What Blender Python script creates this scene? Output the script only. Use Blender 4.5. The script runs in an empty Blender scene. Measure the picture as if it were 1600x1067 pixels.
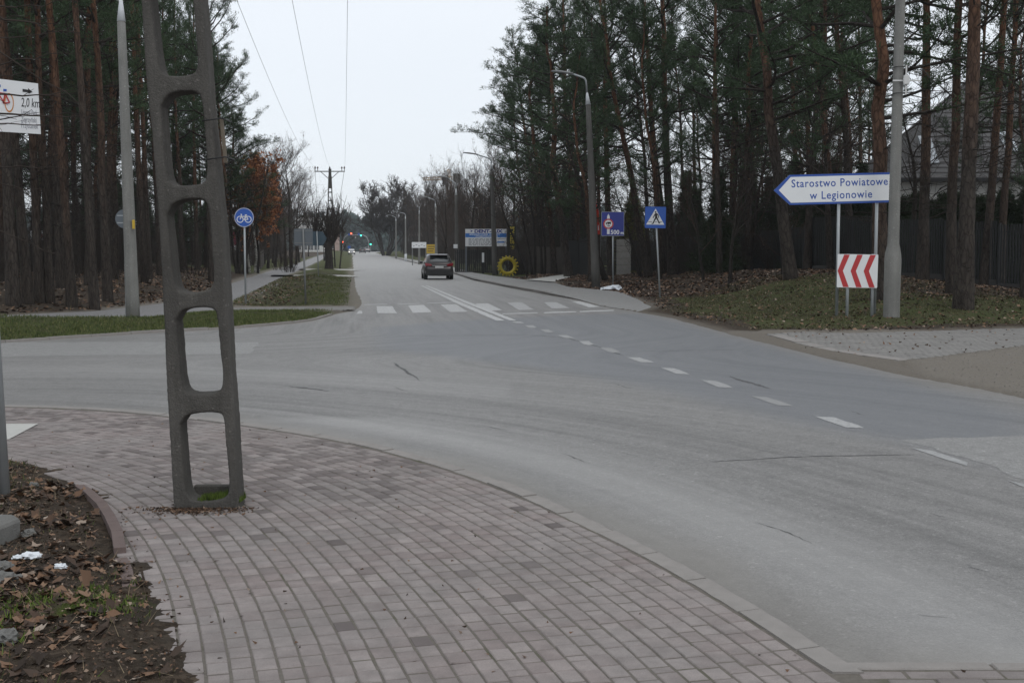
import bpy, bmesh, math, random
import numpy as np
from mathutils import Vector, Matrix
R = math.radians
random.seed(7)
sc = bpy.context.scene
COL = sc.collection

# ------------------------------------------------------------------ camera
F, EYE, HOR = 1900.0, 1.8, 392.0
TH = math.atan((533.5 - HOR) / F)
cam = bpy.data.objects.new('camera', bpy.data.cameras.new('camera'))
COL.objects.link(cam)
cam.location = (0, 0, EYE)
cam.rotation_euler = (R(90) - TH, 0, 0)
cam.data.sensor_width = 36
cam.data.lens = 36 * F / 1600
cam.data.clip_start = 0.1
cam.data.clip_end = 5000
sc.camera = cam

# ------------------------------------------------------------------ sky, sun, exposure
SUN_EL, SUN_ROT = R(38), R(150)
w = bpy.data.worlds.new('World'); sc.world = w; w.use_nodes = True
nt = w.node_tree; nt.nodes.clear()
N = nt.nodes.new; L = nt.links.new
out = N('ShaderNodeOutputWorld'); mix = N('ShaderNodeMixShader')
b1 = N('ShaderNodeBackground'); b2 = N('ShaderNodeBackground')
sky = N('ShaderNodeTexSky'); sky.sky_type = 'NISHITA'; sky.sun_disc = False
sky.sun_elevation = SUN_EL; sky.sun_rotation = SUN_ROT
L(sky.outputs[0], b1.inputs[0]); b1.inputs[1].default_value = 0.08
geo = N('ShaderNodeTexCoord'); sep = N('ShaderNodeSeparateXYZ'); L(geo.outputs['Generated'], sep.inputs[0])
ramp = N('ShaderNodeValToRGB'); L(sep.outputs[2], ramp.inputs[0])
e = ramp.color_ramp.elements
e[0].position = 0.0; e[0].color = (0.82, 0.87, 0.93, 1)
e[1].position = 0.9; e[1].color = (1.10, 1.14, 1.18, 1)
m_ = ramp.color_ramp.elements.new(0.2); m_.color = (0.87, 0.91, 0.965, 1)
nz = N('ShaderNodeTexNoise'); nz.inputs['Scale'].default_value = 2.2; nz.inputs['Detail'].default_value = 3
mp = N('ShaderNodeMapping'); mp.inputs['Scale'].default_value = (1, 1, 3.5); L(geo.outputs['Generated'], mp.inputs[0]); L(mp.outputs[0], nz.inputs[0])
mr = N('ShaderNodeMapRange'); mr.inputs[3].default_value = 0.95; mr.inputs[4].default_value = 1.05; L(nz.outputs[0], mr.inputs[0])
mu = N('ShaderNodeVectorMath'); mu.operation = 'SCALE'; L(ramp.outputs[0], mu.inputs[0]); L(mr.outputs[0], mu.inputs['Scale'])
L(mu.outputs[0], b2.inputs[0]); b2.inputs[1].default_value = 1.0
mix.inputs[0].default_value = 0.88
L(b1.outputs[0], mix.inputs[1]); L(b2.outputs[0], mix.inputs[2]); L(mix.outputs[0], out.inputs[0])
sun = bpy.data.objects.new('sun', bpy.data.lights.new('sun', 'SUN'))
COL.objects.link(sun)
sun.data.energy = 0.5; sun.data.angle = R(25); sun.data.color = (1, 0.97, 0.93)
sun.rotation_euler = (R(90) - SUN_EL, 0, R(180) - SUN_ROT + R(0))
sun.location = (0, -10, 30)
sc.view_settings.view_transform = 'Standard'; sc.view_settings.look = 'None'
sc.view_settings.exposure = 0.14; sc.view_settings.gamma = 1
sc.cycles.max_bounces = 6; sc.cycles.diffuse_bounces = 3; sc.cycles.transparent_max_bounces = 8
sc.cycles.use_denoising = True

# ------------------------------------------------------------------ geometry of the place
def elev(y):
    y = np.asarray(y, float)
    return np.minimum(np.where(y > 120, 0.000022 * (y - 120) ** 2, 0.0), 1.35)
def ray(px, py):
    x = (px - 800) / F; y = -(py - 533.5) / F
    c, s = math.cos(TH), math.sin(TH)
    return Vector((x, c + y * s, -s + y * c))
def gp(px, py, z=0.0):
    d = ray(px, py); t = 5.0
    if d.z > -1e-4: t = 900
    else: t = min((EYE - z) / -d.z, 900)
    for _ in range(60):
        zz = z + float(elev(d.y * t))
        if d.z > -1e-5: break
        tn = (EYE - zz) / -d.z
        if tn <= 0: tn = t * .9
        t = t + (min(tn, 900) - t) * .3
    return (d.x * t, d.y * t)
def ap(px, py, Y):
    d = ray(px, py); t = Y / d.y
    return Vector((d.x * t, Y, EYE + d.z * t))
def G(*pts): return [gp(*p) for p in pts]

KERB = [(-16, 10.3), (-12, 12.3), (-8.5, 13.7)] + G((0, 635), (100, 637.5), (200, 645), (300, 655), (400, 668), (500, 682), (560, 692), (640, 712), (700, 730), (770, 750), (860, 787), (975, 845), (1040, 873), (1110, 910), (1175, 948), (1253, 1006), (1347, 1064))
def resample(P, step, smooth=2):
    P = np.array(P, float)
    for _ in range(smooth):
        Q = [P[0]]
        for a, b in zip(P[:-1], P[1:]): Q += [a * .75 + b * .25, a * .25 + b * .75]
        Q.append(P[-1]); P = np.array(Q)
    s = np.r_[0, np.cumsum(np.hypot(*np.diff(P, axis=0).T))]
    n = max(2, int(round(s[-1] / step)) + 1)
    t = np.linspace(0, s[-1], n)
    return np.c_[np.interp(t, s, P[:, 0]), np.interp(t, s, P[:, 1])], t
KC, KS = resample(KERB, 0.12)
_k = np.exp(-(np.arange(-24, 25) / 9.0) ** 2); _k /= _k.sum()
_pad = lambda a: np.r_[a[0] + (np.arange(-24, 0)) * (a[1] - a[0]), a, a[-1] + np.arange(1, 25) * (a[-1] - a[-3]) / 2]
KC = np.c_[np.convolve(_pad(KC[:, 0]), _k, 'valid'), np.convolve(_pad(KC[:, 1]), _k, 'valid')]
KTAIL = [(1.95, 5.10), (3.4, 5.16), (4.1, 4.0), (4.4, 0), (4.6, -8)]

RIGHT = [(9.4, -10), (8.2, 2), (7.1, 9)] + G((1600, 622), (1431, 590), (1290, 559), (1150, 525), (1060, 500), (1000, 488), (945, 479), (908, 469.5), (858, 461), (792.5, 449), (740, 438), (700, 424.5), (660, 413.5), (640, 408.5), (616, 402.5), (597, 398), (585, 395.5))
LEFT = G((550, 394.5), (551, 397), (552, 400), (552, 407), (553, 420), (554, 435), (556, 450), (562, 465), (565, 474), (560, 481), (545, 487), (519, 492), (487, 502), (422, 508.5), (367, 513), (252, 519), (105, 528.5), (8, 535)) + [(-15, 21.5), (-25, 18), (-70, 6)]
ROAD = RIGHT + [(-60, 900), (-120, 900)] + LEFT + [(-70, -6), (-30, 5)] + [tuple(p) for p in KC[::3]] + KTAIL
PATH = [(-60, 22)] + G((-60, 508), (8, 507), (197, 503), (252, 498), (300, 492), (362, 485), (362, 473), (400, 455), (445.5, 432.5), (480, 417), (498, 408.5), (512, 400), (516, 397.5)) + G((508, 397.5), (500, 399.5), (487, 404), (430, 422), (406, 429.5), (363, 444), (330, 458), (252, 477), (147, 489), (0, 496)) + [(-60, 32)]
FOOT1 = G((358, 484), (440, 483), (519, 482.5), (552, 481.5), (552, 486), (519, 489), (440, 489), (356, 490.5))
FOOT2 = G((428, 430.8), (548, 431), (556, 433.5), (426, 433.8))
FOOT3 = G((470, 421), (548, 421.5), (556, 423.5), (468, 423.5))
FOOTR = G((1000, 487), (945, 479), (908, 469.5), (858, 461), (792.5, 449), (740, 438), (700, 424.5), (660, 413.5), (616, 402.5), (612, 401), (655, 408.5), (700, 417.5), (740, 428.5), (772, 434), (824, 440.5), (861, 444), (887, 452), (963, 459.7), (1005, 473), (1020, 481))
SLABDRV = G((826, 441.5), (866, 445), (912, 430.5), (893, 430.5))
DRIVE = G((1195, 524.5), (1262, 544), (1330, 556), (1403, 567), (1470, 560), (1600, 543)) + [(16, 23)] + [(16.5, 29)] + G((1600, 515), (1480, 519), (1330, 523), (1250, 521))
INNER = G((-80, 722), (0, 722), (60, 733), (125, 766), (160, 797), (190, 850), (210, 900), (235, 960), (262, 1067))
PLAZA = [tuple(p) for p in KC[::3]] + KTAIL + [(-1.3, -8), (-1.3, 2)] + INNER[::-1] + [(-12, 7.5), (-18, 6)]
LV = {'road': 0.0, 'path': .05, 'foot': .06, 'footr': .11, 'drive': .03, 'plaza': .035}
PAVED = [(ROAD, 0.0), (PATH, .05), (FOOT1, .06), (FOOT2, .05), (FOOT3, .05), (FOOTR, .02), (SLABDRV, .16), (DRIVE, .03), (PLAZA, .035)]
def sdist(X, Y, poly):
    P = np.array(poly, float); Q = np.roll(P, -1, 0)
    d = np.full(X.shape, 1e9); ins = np.zeros(X.shape, bool)
    for (x0, y0), (x1, y1) in zip(P, Q):
        dx, dy = x1 - x0, y1 - y0; l2 = dx * dx + dy * dy + 1e-12
        t = np.clip(((X - x0) * dx + (Y - y0) * dy) / l2, 0, 1)
        d = np.minimum(d, (X - x0 - t * dx) ** 2 + (Y - y0 - t * dy) ** 2)
        if abs(dy) > 1e-12:
            c = ((y0 > Y) != (y1 > Y)) & (X < dx * (Y - y0) / dy + x0)
            ins ^= c
    return np.where(ins, -1, 1) * np.sqrt(d)
def sm(a, b, x):
    t = np.clip((x - a) / (b - a), 0, 1); return t * t * (3 - 2 * t)
def vnoise(X, Y, s, seed=0):
    x = np.asarray(X, float) / s + seed * 17.3; y = np.asarray(Y, float) / s + seed * 9.1
    i = np.floor(x).astype(np.int64); j = np.floor(y).astype(np.int64); fx = x - i; fy = y - j
    fx = fx * fx * (3 - 2 * fx); fy = fy * fy * (3 - 2 * fy)
    def h(a, b):
        n = (a * 374761393 + b * 668265263 + seed * 974711) & 0xffffffff
        n = ((n ^ (n >> 13)) * 1274126177) & 0xffffffff
        return ((n ^ (n >> 16)) & 0xffff) / 65535.0
    return (h(i, j) * (1 - fx) + h(i + 1, j) * fx) * (1 - fy) + (h(i, j + 1) * (1 - fx) + h(i + 1, j + 1) * fx) * fy
def terrain(X, Y, full=False):
    X = np.asarray(X, float); Y = np.asarray(Y, float)
    sd = np.full(X.shape, 1e9); lv = np.zeros(X.shape)
    for poly, l in PAVED:
        s = sdist(X, Y, poly)
        if poly is PLAZA: s = s + (vnoise(X, Y, .5, 3) - .5) * .34 + (vnoise(X, Y, .13, 4) - .5) * .16 + (vnoise(X, Y, .04, 6) - .5) * .06
        elif poly is not PLAZA: s = s + (vnoise(X, Y, .8, 5) - .5) * .12
        lv = np.where(s < sd, l, lv); sd = np.minimum(sd, s)
    z = lv + np.clip(sd * np.where(Y < 12, .12, .35), -.12, .03)
    right = X > (3.2 - .12 * (Y - 37.6))
    o = np.clip(sd, 0, 60)
    bank = sm(1.5, 9, o) * (.12 + 1.0 * np.exp(-((X - 10.5 + .1 * (Y - 50)) / 7) ** 2 - ((Y - 50) / 13) ** 2) + .35 * sm(60, 75, Y))
    z = z + np.where(right, bank, 0)
    leftw = (~right) & (sdist(X, Y, PATH) > 0) & (X < -8) & (Y > 24)
    z = z + np.where(leftw, sm(.3, 5, o) * .45, 0)
    ditch = np.exp(-((X + 9.3 + .13 * (Y - 45)) / 1.6) ** 2) * sm(37, 42, Y) * (1 - sm(64, 70, Y))
    z = z - np.where(right, 0, ditch * sm(.2, 1.5, o) * .4)
    z = z + (vnoise(X, Y, 2.2, 1) - .5) * .12 * sm(0, 2, o) + (vnoise(X, Y, .4, 2) - .5) * .03 * sm(0, .5, o)
    nearm = (Y < 15.5) & (X > -17)
    if nearm.any():
        K_ = np.vstack([KC[::5], np.array(resample(KTAIL, .3, 0)[0])]); xx, yy = X[nearm], Y[nearm]; dm_ = np.full(xx.shape, 1e9)
        for a_, b_ in K_: dm_ = np.minimum(dm_, (xx - a_) ** 2 + (yy - b_) ** 2)
        zz_ = z[nearm]; z = z.copy(); z[nearm] = zz_ - .25 * (dm_ < 1.0)
    z = z + elev(Y)
    return (z, sd) if full else z
def tz(x, y): return float(terrain(np.array([x]), np.array([y]))[0])

# ------------------------------------------------------------------ materials
class NB:
    def __init__(s, name):
        s.m = bpy.data.materials.new(name); s.m.use_nodes = True
        s.t = s.m.node_tree; s.b = s.t.nodes['Principled BSDF']
        s.co = None
    def n(s, typ, **k):
        a = s.t.nodes.new('ShaderNode' + typ)
        for key, v in k.items():
            if key.startswith('i_'):
                q = key[2:]; q = int(q) if q.isdigit() else q
                a.inputs[q].default_value = v
            else: setattr(a, key, v)
        return a
    def l(s, a, b): s.t.links.new(a, b)
    def coords(s, kind='Object', scale=(1, 1, 1)):
        c = s.n('TexCoord'); m = s.n('Mapping'); m.inputs['Scale'].default_value = scale
        s.l(c.outputs[kind], m.inputs[0]); return m.outputs[0]
    def world(s, scale=(1, 1, 1)):
        c = s.n('NewGeometry'); m = s.n('Mapping'); m.inputs['Scale'].default_value = scale
        s.l(c.outputs['Position'], m.inputs[0]); return m.outputs[0]
    def noise(s, vec, scale, detail=4, rough=.6, dist=0):
        a = s.n('TexNoise'); a.inputs['Scale'].default_value = scale; a.inputs['Detail'].default_value = detail
        a.inputs['Roughness'].default_value = rough; a.inputs['Distortion'].default_value = dist
        s.l(vec, a.inputs['Vector']); return a.outputs[0]
    def ramp(s, fac, stops):
        a = s.n('ValToRGB'); e = a.color_ramp.elements
        for k, (p, c) in enumerate(stops):
            if k < 2: q = e[k]; q.position = p
            else: q = e.new(p)
            q.color = (c if len(c) == 4 else (*c, 1)) if not isinstance(c, (int, float)) else (c, c, c, 1)
        s.l(fac, a.inputs[0]); return a.outputs[0]
    def mix(s, f, a, b, mode='MIX'):
        q = s.n('Mix', data_type='RGBA', blend_type=mode)
        for ki, v in ((0, f), (6, a), (7, b)):
            sock = q.inputs[ki]
            if isinstance(v, (int, float)): sock.default_value = v if ki == 0 else (v, v, v, 1)
            elif isinstance(v, tuple): sock.default_value = v if len(v) == 4 else (*v, 1)
            else: s.l(v, sock)
        return q.outputs[2]
    def math(s, op, a, b=0.0):
        q = s.n('Math', operation=op)
        for k, v in ((0, a), (1, b)):
            if isinstance(v, (int, float)): q.inputs[k].default_value = v
            else: s.l(v, q.inputs[k])
        return q.outputs[0]
    def attr(s, name, kind='GEOMETRY'):
        a = s.n('Attribute', attribute_name=name, attribute_type=kind); return a
    def bump(s, h, strength=.5, dist=.01):
        a = s.n('Bump'); a.inputs['Strength'].default_value = strength; a.inputs['Distance'].default_value = dist
        s.l(h, a.inputs['Height']); s.l(a.outputs[0], s.b.inputs['Normal'])
    def out(s, col=None, rough=.8, metal=0, spec=.3):
        if col is not None:
            if isinstance(col, tuple): s.b.inputs['Base Color'].default_value = (*col, 1)
            else: s.l(col, s.b.inputs['Base Color'])
        if isinstance(rough, (int, float)): s.b.inputs['Roughness'].default_value = rough
        else: s.l(rough, s.b.inputs['Roughness'])
        s.b.inputs['Metallic'].default_value = metal
        s.b.inputs['Specular IOR Level'].default_value = spec
        return s.m
def simple(name, col, rough=.6, metal=0, spec=.4, var=.18, scale=6, bump=0):
    b = NB(name); v = b.coords(); n = b.noise(v, scale, 5)
    c = b.mix(n, tuple(x * (1 - var) for x in col), tuple(min(1, x * (1 + var)) for x in col))
    if bump: b.bump(b.noise(v, scale * 12, 3), bump, .01)
    return b.out(c, rough, metal, spec)
def emis(name, col, st):
    b = NB(name); b.b.inputs['Emission Color'].default_value = (*col, 1); b.b.inputs['Emission Strength'].default_value = st
    return b.out(col, .5)

def mat_asphalt(name, tone=1.0, tint=(1, 1, 1), streak=True):
    b = NB(name); v = b.world()
    big = b.noise(v, .35, 5, .6, .4); med = b.noise(v, 2.5, 5); fine = b.noise(v, 95, 2, .7); vor = b.n('TexVoronoi'); vor.inputs['Scale'].default_value = 120; b.l(v, vor.inputs['Vector'])
    def c(x): return tuple(x * tone * t for t in tint)
    mg = b.noise(v, 30, 4, .8); col = b.mix(big, c(.145), c(.19)); col = b.mix(b.ramp(med, [(.35, .35), (.7, .65)]), col, c(.165), 'MIX')
    agg = b.ramp(vor.outputs['Color'], [(.0, .72), (.6, 1.0), (1, 1.4)])
    col = b.mix(.7, col, agg, 'MULTIPLY')
    col = b.mix(.5, col, b.ramp(fine, [(.3, .5), (.7, 1.45)]), 'MULTIPLY'); col = b.mix(.6, col, b.ramp(mg, [(.32, .68), (.68, 1.32)]), 'MULTIPLY')
    vb = b.n('TexVoronoi'); vb.inputs['Scale'].default_value = 48; b.l(v, vb.inputs['Vector'])
    col = b.mix(.75, col, b.ramp(vb.outputs['Color'], [(.0, .62), (.2, .95), (.8, 1.03), (.93, 1.5), (1, 1.9)]), 'MULTIPLY')
    blot = b.noise(v, 5.5, 6, .75, .3); col = b.mix(.8, col, b.ramp(blot, [(.34, .78), (.5, 1.0), (.68, 1.12)]), 'MULTIPLY')
    if streak:
        fl = b.attr('flow').outputs['Vector']; mm = b.n('Mapping'); mm.inputs['Scale'].default_value = (2.4, .10, 1); b.l(fl, mm.inputs[0])
        st = b.noise(mm.outputs[0], 1.0, 5, .62); mm2 = b.n('Mapping'); mm2.inputs['Scale'].default_value = (7, .2, 1); b.l(fl, mm2.inputs[0]); st2 = b.noise(mm2.outputs[0], 1.0, 4, .65)
        col = b.mix(.9, col, b.ramp(st, [(.34, .74), (.5, 1.0), (.66, 1.14)]), 'MULTIPLY')
        col = b.mix(.6, col, b.ramp(st2, [(.36, .8), (.6, 1.1)]), 'MULTIPLY')
        ed = b.attr('edge').outputs['Fac']
        col = b.mix(b.math('MULTIPLY', ed, .75), col, b.mix(med, (.12, .108, .095), (.235, .222, .20)))
        lt = b.attr('light').outputs['Fac']; col = b.mix(b.math('MULTIPLY', lt, .55), col, (.345, .338, .328))  # pale tone for the painted far-road sheen and the kerb bands
        bl = b.attr('blue').outputs['Fac']; col = b.mix(b.math('MULTIPLY', bl, .8), col, b.mix(med, (.105, .115, .13), (.135, .143, .158)))
    spots = b.ramp(b.noise(v, 1.3, 3, .5, 1.2), [(.68, 0.0), (.76, 1.0)]); col = b.mix(b.math('MULTIPLY', spots, .3), col, c(.08))
    b.bump(b.math('ADD', vor.outputs['Distance'], fine), .35, .006)
    return b.out(col, .62, 0, .5)
M = {}
M['asphalt'] = mat_asphalt('asphalt', 1.0, (1.03, 1.0, .965))
M['asphalt_patch'] = mat_asphalt('asphalt_patch', 1.28, (1, .985, .955), False)
M['asphalt_path'] = mat_asphalt('asphalt_path', 1.05, (1.0, .97, .96), False)
M['asphalt_foot'] = mat_asphalt('asphalt_foot', 1.25, (1.0, .98, .94), False)
M['seam'] = simple('seam_tar', (.075, .075, .076), .8)

def mat_marking():
    b = NB('road_paint'); v = b.world(); n = b.noise(v, 14, 6, .75); n2 = b.noise(v, 90, 3, .7)
    wear = b.ramp(b.math('ADD', b.math('MULTIPLY', n, .6), b.math('MULTIPLY', n2, .4)), [(.40, .15), (.58, 1.0)])
    wv = b.attr('wear', 'OBJECT').outputs['Fac']
    col = b.mix(b.math('MULTIPLY', wear, b.math('SUBTRACT', 1.0, wv)), (.20, .20, .198), (.60, .60, .595))
    return b.out(col, .75)
M['paint'] = mat_marking()

def brick_col(b, per):
    v = b.world()
    st = b.noise(v, 1.1, 5, .65, .6); fine = b.noise(v, 160, 3, .7); m2 = b.noise(v, 9, 5)
    c = b.mix(b.ramp(per, [(0, 0.0), (1, 1.0)]), (.200, .168, .160), (.258, .228, .217))
    c = b.mix(b.ramp(st, [(.42, 0.0), (.62, .75)]), c, (.225, .205, .196))
    c = b.mix(.6, c, b.ramp(m2, [(.3, .7), (.7, 1.22)]), 'MULTIPLY')
    big = b.noise(v, .7, 5, .65, .5); c = b.mix(b.ramp(big, [(.48, 0.0), (.66, .5)]), c, (.15, .135, .128))
    c = b.mix(.5, c, b.ramp(fine, [(.3, .7), (.7, 1.25)]), 'MULTIPLY')
    b.bump(fine, .3, .003)
    return c
def mat_brick(objmode):
    b = NB('paving_brick' if objmode else 'paving_brick_far')
    if objmode: a = b.attr('tone', 'OBJECT'); d = b.attr('dark', 'OBJECT')
    else: a = b.attr('tone'); d = b.attr('dark')
    c = brick_col(b, a.outputs['Fac'])
    c = b.mix(d.outputs['Fac'], c, (.098, .083, .08))
    return b.out(c, .85, 0, .25)
M['brick_o'] = mat_brick(True); M['brick_s'] = mat_brick(False)
def mat_sand():
    b = NB('joint_sand'); v = b.world(); n = b.noise(v, 40, 5, .7); n2 = b.noise(v, 3, 4)
    c = b.mix(n, (.085, .076, .066), (.185, .168, .148)); c = b.mix(b.ramp(n2, [(.55, 0.0), (.7, .5)]), c, (.06, .066, .03))
    b.bump(n, .6, .01); return b.out(c, .95, 0, .1)
M['sand'] = mat_sand()
M['kerb'] = simple('kerb_concrete', (.242, .226, .212), .85, 0, .2, .22, 9, .5)
M['kerb_red'] = simple('red_edging', (.135, .102, .094), .85, 0, .2, .25, 9, .5)
M['paver'] = simple('grey_paver', (.195, .188, .178), .85, 0, .2, .3, 1.7, .4)
M['slab'] = simple('pale_slab', (.42, .415, .39), .85, 0, .2, .15, 5, .4)

def mat_ground():
    b = NB('ground'); v = b.world()
    g = b.attr('grass').outputs['Fac']; s = b.attr('sandy').outputs['Fac']; ms = b.attr('moss').outputs['Fac']
    n = b.noise(v, 1.4, 6, .65); f = b.noise(v, 22, 5, .75); ff = b.noise(v, 80, 3, .8)
    vor = b.n('TexVoronoi'); vor.inputs['Scale'].default_value = 26; b.l(v, vor.inputs['Vector'])
    lit = b.ramp(vor.outputs['Color'], [(0, (.022, .017, .013)), (.35, (.052, .037, .026)), (.65, (.080, .060, .043)), (1, (.13, .098, .072))])
    soil = b.mix(f, (.026, .022, .017), (.088, .074, .060))
    c = b.mix(b.ramp(n, [(.36, 0.0), (.6, 1.0)]), soil, lit)
    gr = b.mix(f, (.030, .038, .014), (.090, .105, .038)); gr = b.mix(b.ramp(b.noise(v, .9, 4), [(.35, .5), (.65, 0.0)]), gr, (.085, .075, .042))
    gm = b.ramp(b.math('ADD', g, b.math('MULTIPLY', b.math('SUBTRACT', n, .5), .9)), [(.4, 0.0), (.62, 1.0)])
    c = b.mix(gm, c, gr)
    mm = b.ramp(b.math('ADD', ms, b.math('MULTIPLY', b.math('SUBTRACT', b.noise(v, 5, 5), .5), 1.5)), [(.5, 0.0), (.8, 1.0)])
    c = b.mix(mm, c, b.mix(ff, (.03, .05, .008), (.10, .14, .02)))
    c = b.mix(s, c, b.mix(f, (.16, .142, .12), (.30, .275, .24)))
    b.bump(b.math('ADD', f, ff), .9, .03)
    return b.out(c, .95, 0, .1)
M['ground'] = mat_ground()

def mat_leaf(name, stops, rough=.7, trans=0):
    b = NB(name); a = b.attr('tone').outputs['Fac']
    c = b.ramp(a, stops)
    return b.out(c, rough, 0, .25)
M['litter'] = mat_leaf('dead_leaves', [(0, (.026, .018, .013)), (.35, (.068, .042, .028)), (.6, (.135, .074, .042)), (.85, (.20, .125, .080)), (1, (.30, .245, .20))])
M['grassb'] = mat_leaf('grass_blades', [(0, (.028, .042, .012)), (.5, (.062, .085, .022)), (.8, (.10, .12, .034)), (1, (.17, .15, .07))])
M['grassd'] = mat_leaf('dull_grass_blades', [(0, (.032, .036, .016)), (.5, (.068, .074, .030)), (.8, (.11, .10, .05)), (1, (.17, .14, .09))])
M['mossb'] = mat_leaf('moss', [(0, (.03, .05, .008)), (1, (.12, .17, .03))])
def mat_needles(name, a_, c_):
    b = NB(name); t = b.attr('tone').outputs['Fac']; oi = b.n('ObjectInfo')
    c = b.mix(t, a_, c_); c = b.mix(b.math('MULTIPLY', oi.outputs['Random'], .35), c, tuple(x * .6 for x in c_))
    return b.out(c, .75, 0, .15)
M['needles'] = mat_needles('pine_needles', (.026, .046, .023), (.066, .104, .050))
M['spruce'] = mat_needles('dark_evergreen', (.014, .022, .012), (.035, .050, .022))
M['yellowgreen'] = mat_needles('yellow_green_conifer', (.05, .055, .015), (.14, .13, .04))
M['oakleaf'] = mat_leaf('rust_leaves', [(0, (.13, .045, .018)), (.5, (.26, .095, .038)), (1, (.38, .17, .07))])
M['haze_wood'] = mat_needles('hazed_needles', (.03, .05, .045), (.06, .09, .08))  # bluish distance haze put into the needle colour
def mat_bark(name, low, high, z0, z1, s=1):
    b = NB(name); v = b.coords('Object', (1, 1, .28)); sepn = b.n('SeparateXYZ'); tc = b.n('TexCoord'); b.l(tc.outputs['Object'], sepn.inputs[0])
    n = b.noise(v, 9 * s, 6, .7, .5); f = b.noise(v, 30 * s, 4, .7)
    zz = b.math('ADD', sepn.outputs[2], b.math('MULTIPLY', b.math('SUBTRACT', b.noise(v, 1.5, 3), .5), 5))
    oi = b.n('ObjectInfo'); zz = b.math('ADD', zz, b.math('MULTIPLY', b.math('SUBTRACT', oi.outputs['Random'], .35), 5))
    mr = b.n('MapRange'); mr.inputs[1].default_value = z0; mr.inputs[2].default_value = z1; b.l(zz, mr.inputs[0])
    c = b.mix(mr.outputs[0], low, high)
    c = b.mix(.95, c, b.ramp(n, [(.3, .4), (.5, .9), (.72, 1.5)]), 'MULTIPLY')
    vp = b.n('TexVoronoi', feature='DISTANCE_TO_EDGE'); vp.inputs['Scale'].default_value = 11 * s; wv = b.n('VectorMath', operation='ADD'); b.l(v, wv.inputs[0]); nv = b.n('TexNoise'); nv.inputs['Scale'].default_value = 6; b.l(v, nv.inputs['Vector']); sv = b.n('VectorMath', operation='SCALE'); sv.inputs['Scale'].default_value = .12; b.l(nv.outputs['Color'], sv.inputs[0]); b.l(sv.outputs[0], wv.inputs[1]); b.l(wv.outputs[0], vp.inputs['Vector'])
    plate = b.ramp(vp.outputs['Distance'], [(.0, .35), (.10, 1.0), (.5, 1.2)]); c = b.mix(.8, c, plate, 'MULTIPLY'); n = b.math('ADD', n, b.math('MULTIPLY', plate, .5))
    b.bump(b.math('ADD', n, b.math('MULTIPLY', f, .4)), .9, .04)
    return b.out(c, .9, 0, .15)
M['pinebark'] = mat_bark('pine_bark', (.050, .042, .036), (.120, .062, .037), 3.8, 10.5)
M['bark'] = mat_bark('dark_bark', (.036, .031, .027), (.044, .037, .031), 2, 6)
M['twig'] = simple('grey_twigs', (.046, .038, .033), .9, 0, .1, .25, 3)
M['twigred'] = simple('reddish_twigs', (.060, .042, .034), .9, 0, .1, .25, 3)
def mat_birch():
    b = NB('birch_bark'); v = b.coords('Object', (1, 1, 4)); n = b.noise(v, 3, 4, .7)
    return b.out(b.ramp(n, [(.4, (.04, .035, .03)), (.5, (.42, .41, .38)), (1, (.5, .49, .46))]), .8)
M['birch'] = mat_birch()
def mat_conc(name, lo, hi, s=8, bump=.7):
    b = NB(name); v = b.coords(); n = b.noise(v, s * .3, 6, .7, .4); f = b.noise(v, s * 14, 4, .75); vv = b.coords('Object', (3, 3, .25)); st = b.noise(vv, s * .5, 4)
    vor = b.n('TexVoronoi'); vor.inputs['Scale'].default_value = s * 10; b.l(v, vor.inputs['Vector'])
    c = b.mix(n, lo, hi); c = b.mix(.6, c, b.ramp(st, [(.3, .7), (.7, 1.2)]), 'MULTIPLY')
    c = b.mix(.55, c, b.ramp(f, [(.3, .6), (.7, 1.4)]), 'MULTIPLY')
    c = b.mix(b.math('MULTIPLY', b.ramp(vor.outputs['Color'], [(.86, 0.0), (.95, 1.0)]), .35), c, tuple(min(1, x * 2) for x in hi))
    b.bump(b.math('ADD', f, vor.outputs['Distance']), bump, .012)
    return b.out(c, .9, 0, .15)
M['pole_dark'] = mat_conc('weathered_dark_concrete', (.042, .040, .037), (.112, .106, .097), 8, .4)
M['pole'] = mat_conc('grey_pole_concrete', (.12, .12, .112), (.24, .238, .225), 5, .4)
M['pole_far'] = mat_conc('darker_pole_concrete', (.065, .063, .058), (.13, .126, .118), 5, .3)
M['galv'] = simple('galvanised_steel', (.30, .32, .33), .45, .35, .5, .15, 5)
M['postdark'] = simple('dull_steel_post', (.16, .165, .165), .5, .3, .5, .2, 6)
M['lampwhite'] = simple('white_lamp_cone', (.5, .52, .54), .5)
M['signback'] = simple('sign_back', (.115, .13, .145), .5, .4, .4, .1, 4)
M['white'] = simple('sign_white', (.66, .67, .68), .4, 0, .4, .05, 3)
M['offwhite'] = simple('dull_white', (.50, .50, .49), .5, 0, .4, .15, 3)
M['blue'] = simple('sign_blue', (.008, .075, .36), .35, 0, .5, .08, 3)
M['bluedeep'] = simple('sign_deep_blue', (.010, .022, .21), .35, 0, .5, .08, 3)
M['blueletter'] = simple('blue_lettering', (.02, .07, .30), .4)
M['red'] = simple('sign_red', (.40, .022, .025), .35, 0, .5, .1, 3)
M['redflag'] = simple('red_flag_cloth', (.55, .045, .03), .7, 0, .2, .15, 2)
M['black'] = simple('black_paint', (.012, .012, .013), .5)
M['yellow'] = simple('yellow_paint', (.46, .36, .03), .6, 0, .4, .22, 4)
M['yellowsign'] = simple('yellow_sign', (.45, .30, .03), .5, 0, .4, .3, 2)
M['pinkprint'] = simple('crimson_print', (.36, .03, .09), .6, 0, .3, .2, 2)
M['lightblue'] = simple('billboard_blue', (.03, .16, .50), .5, 0, .3, .08, 2)
M['greytext'] = simple('grey_print', (.23, .24, .27), .6)
M['orange'] = simple('orange_line', (.5, .2, .04), .5)
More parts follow.
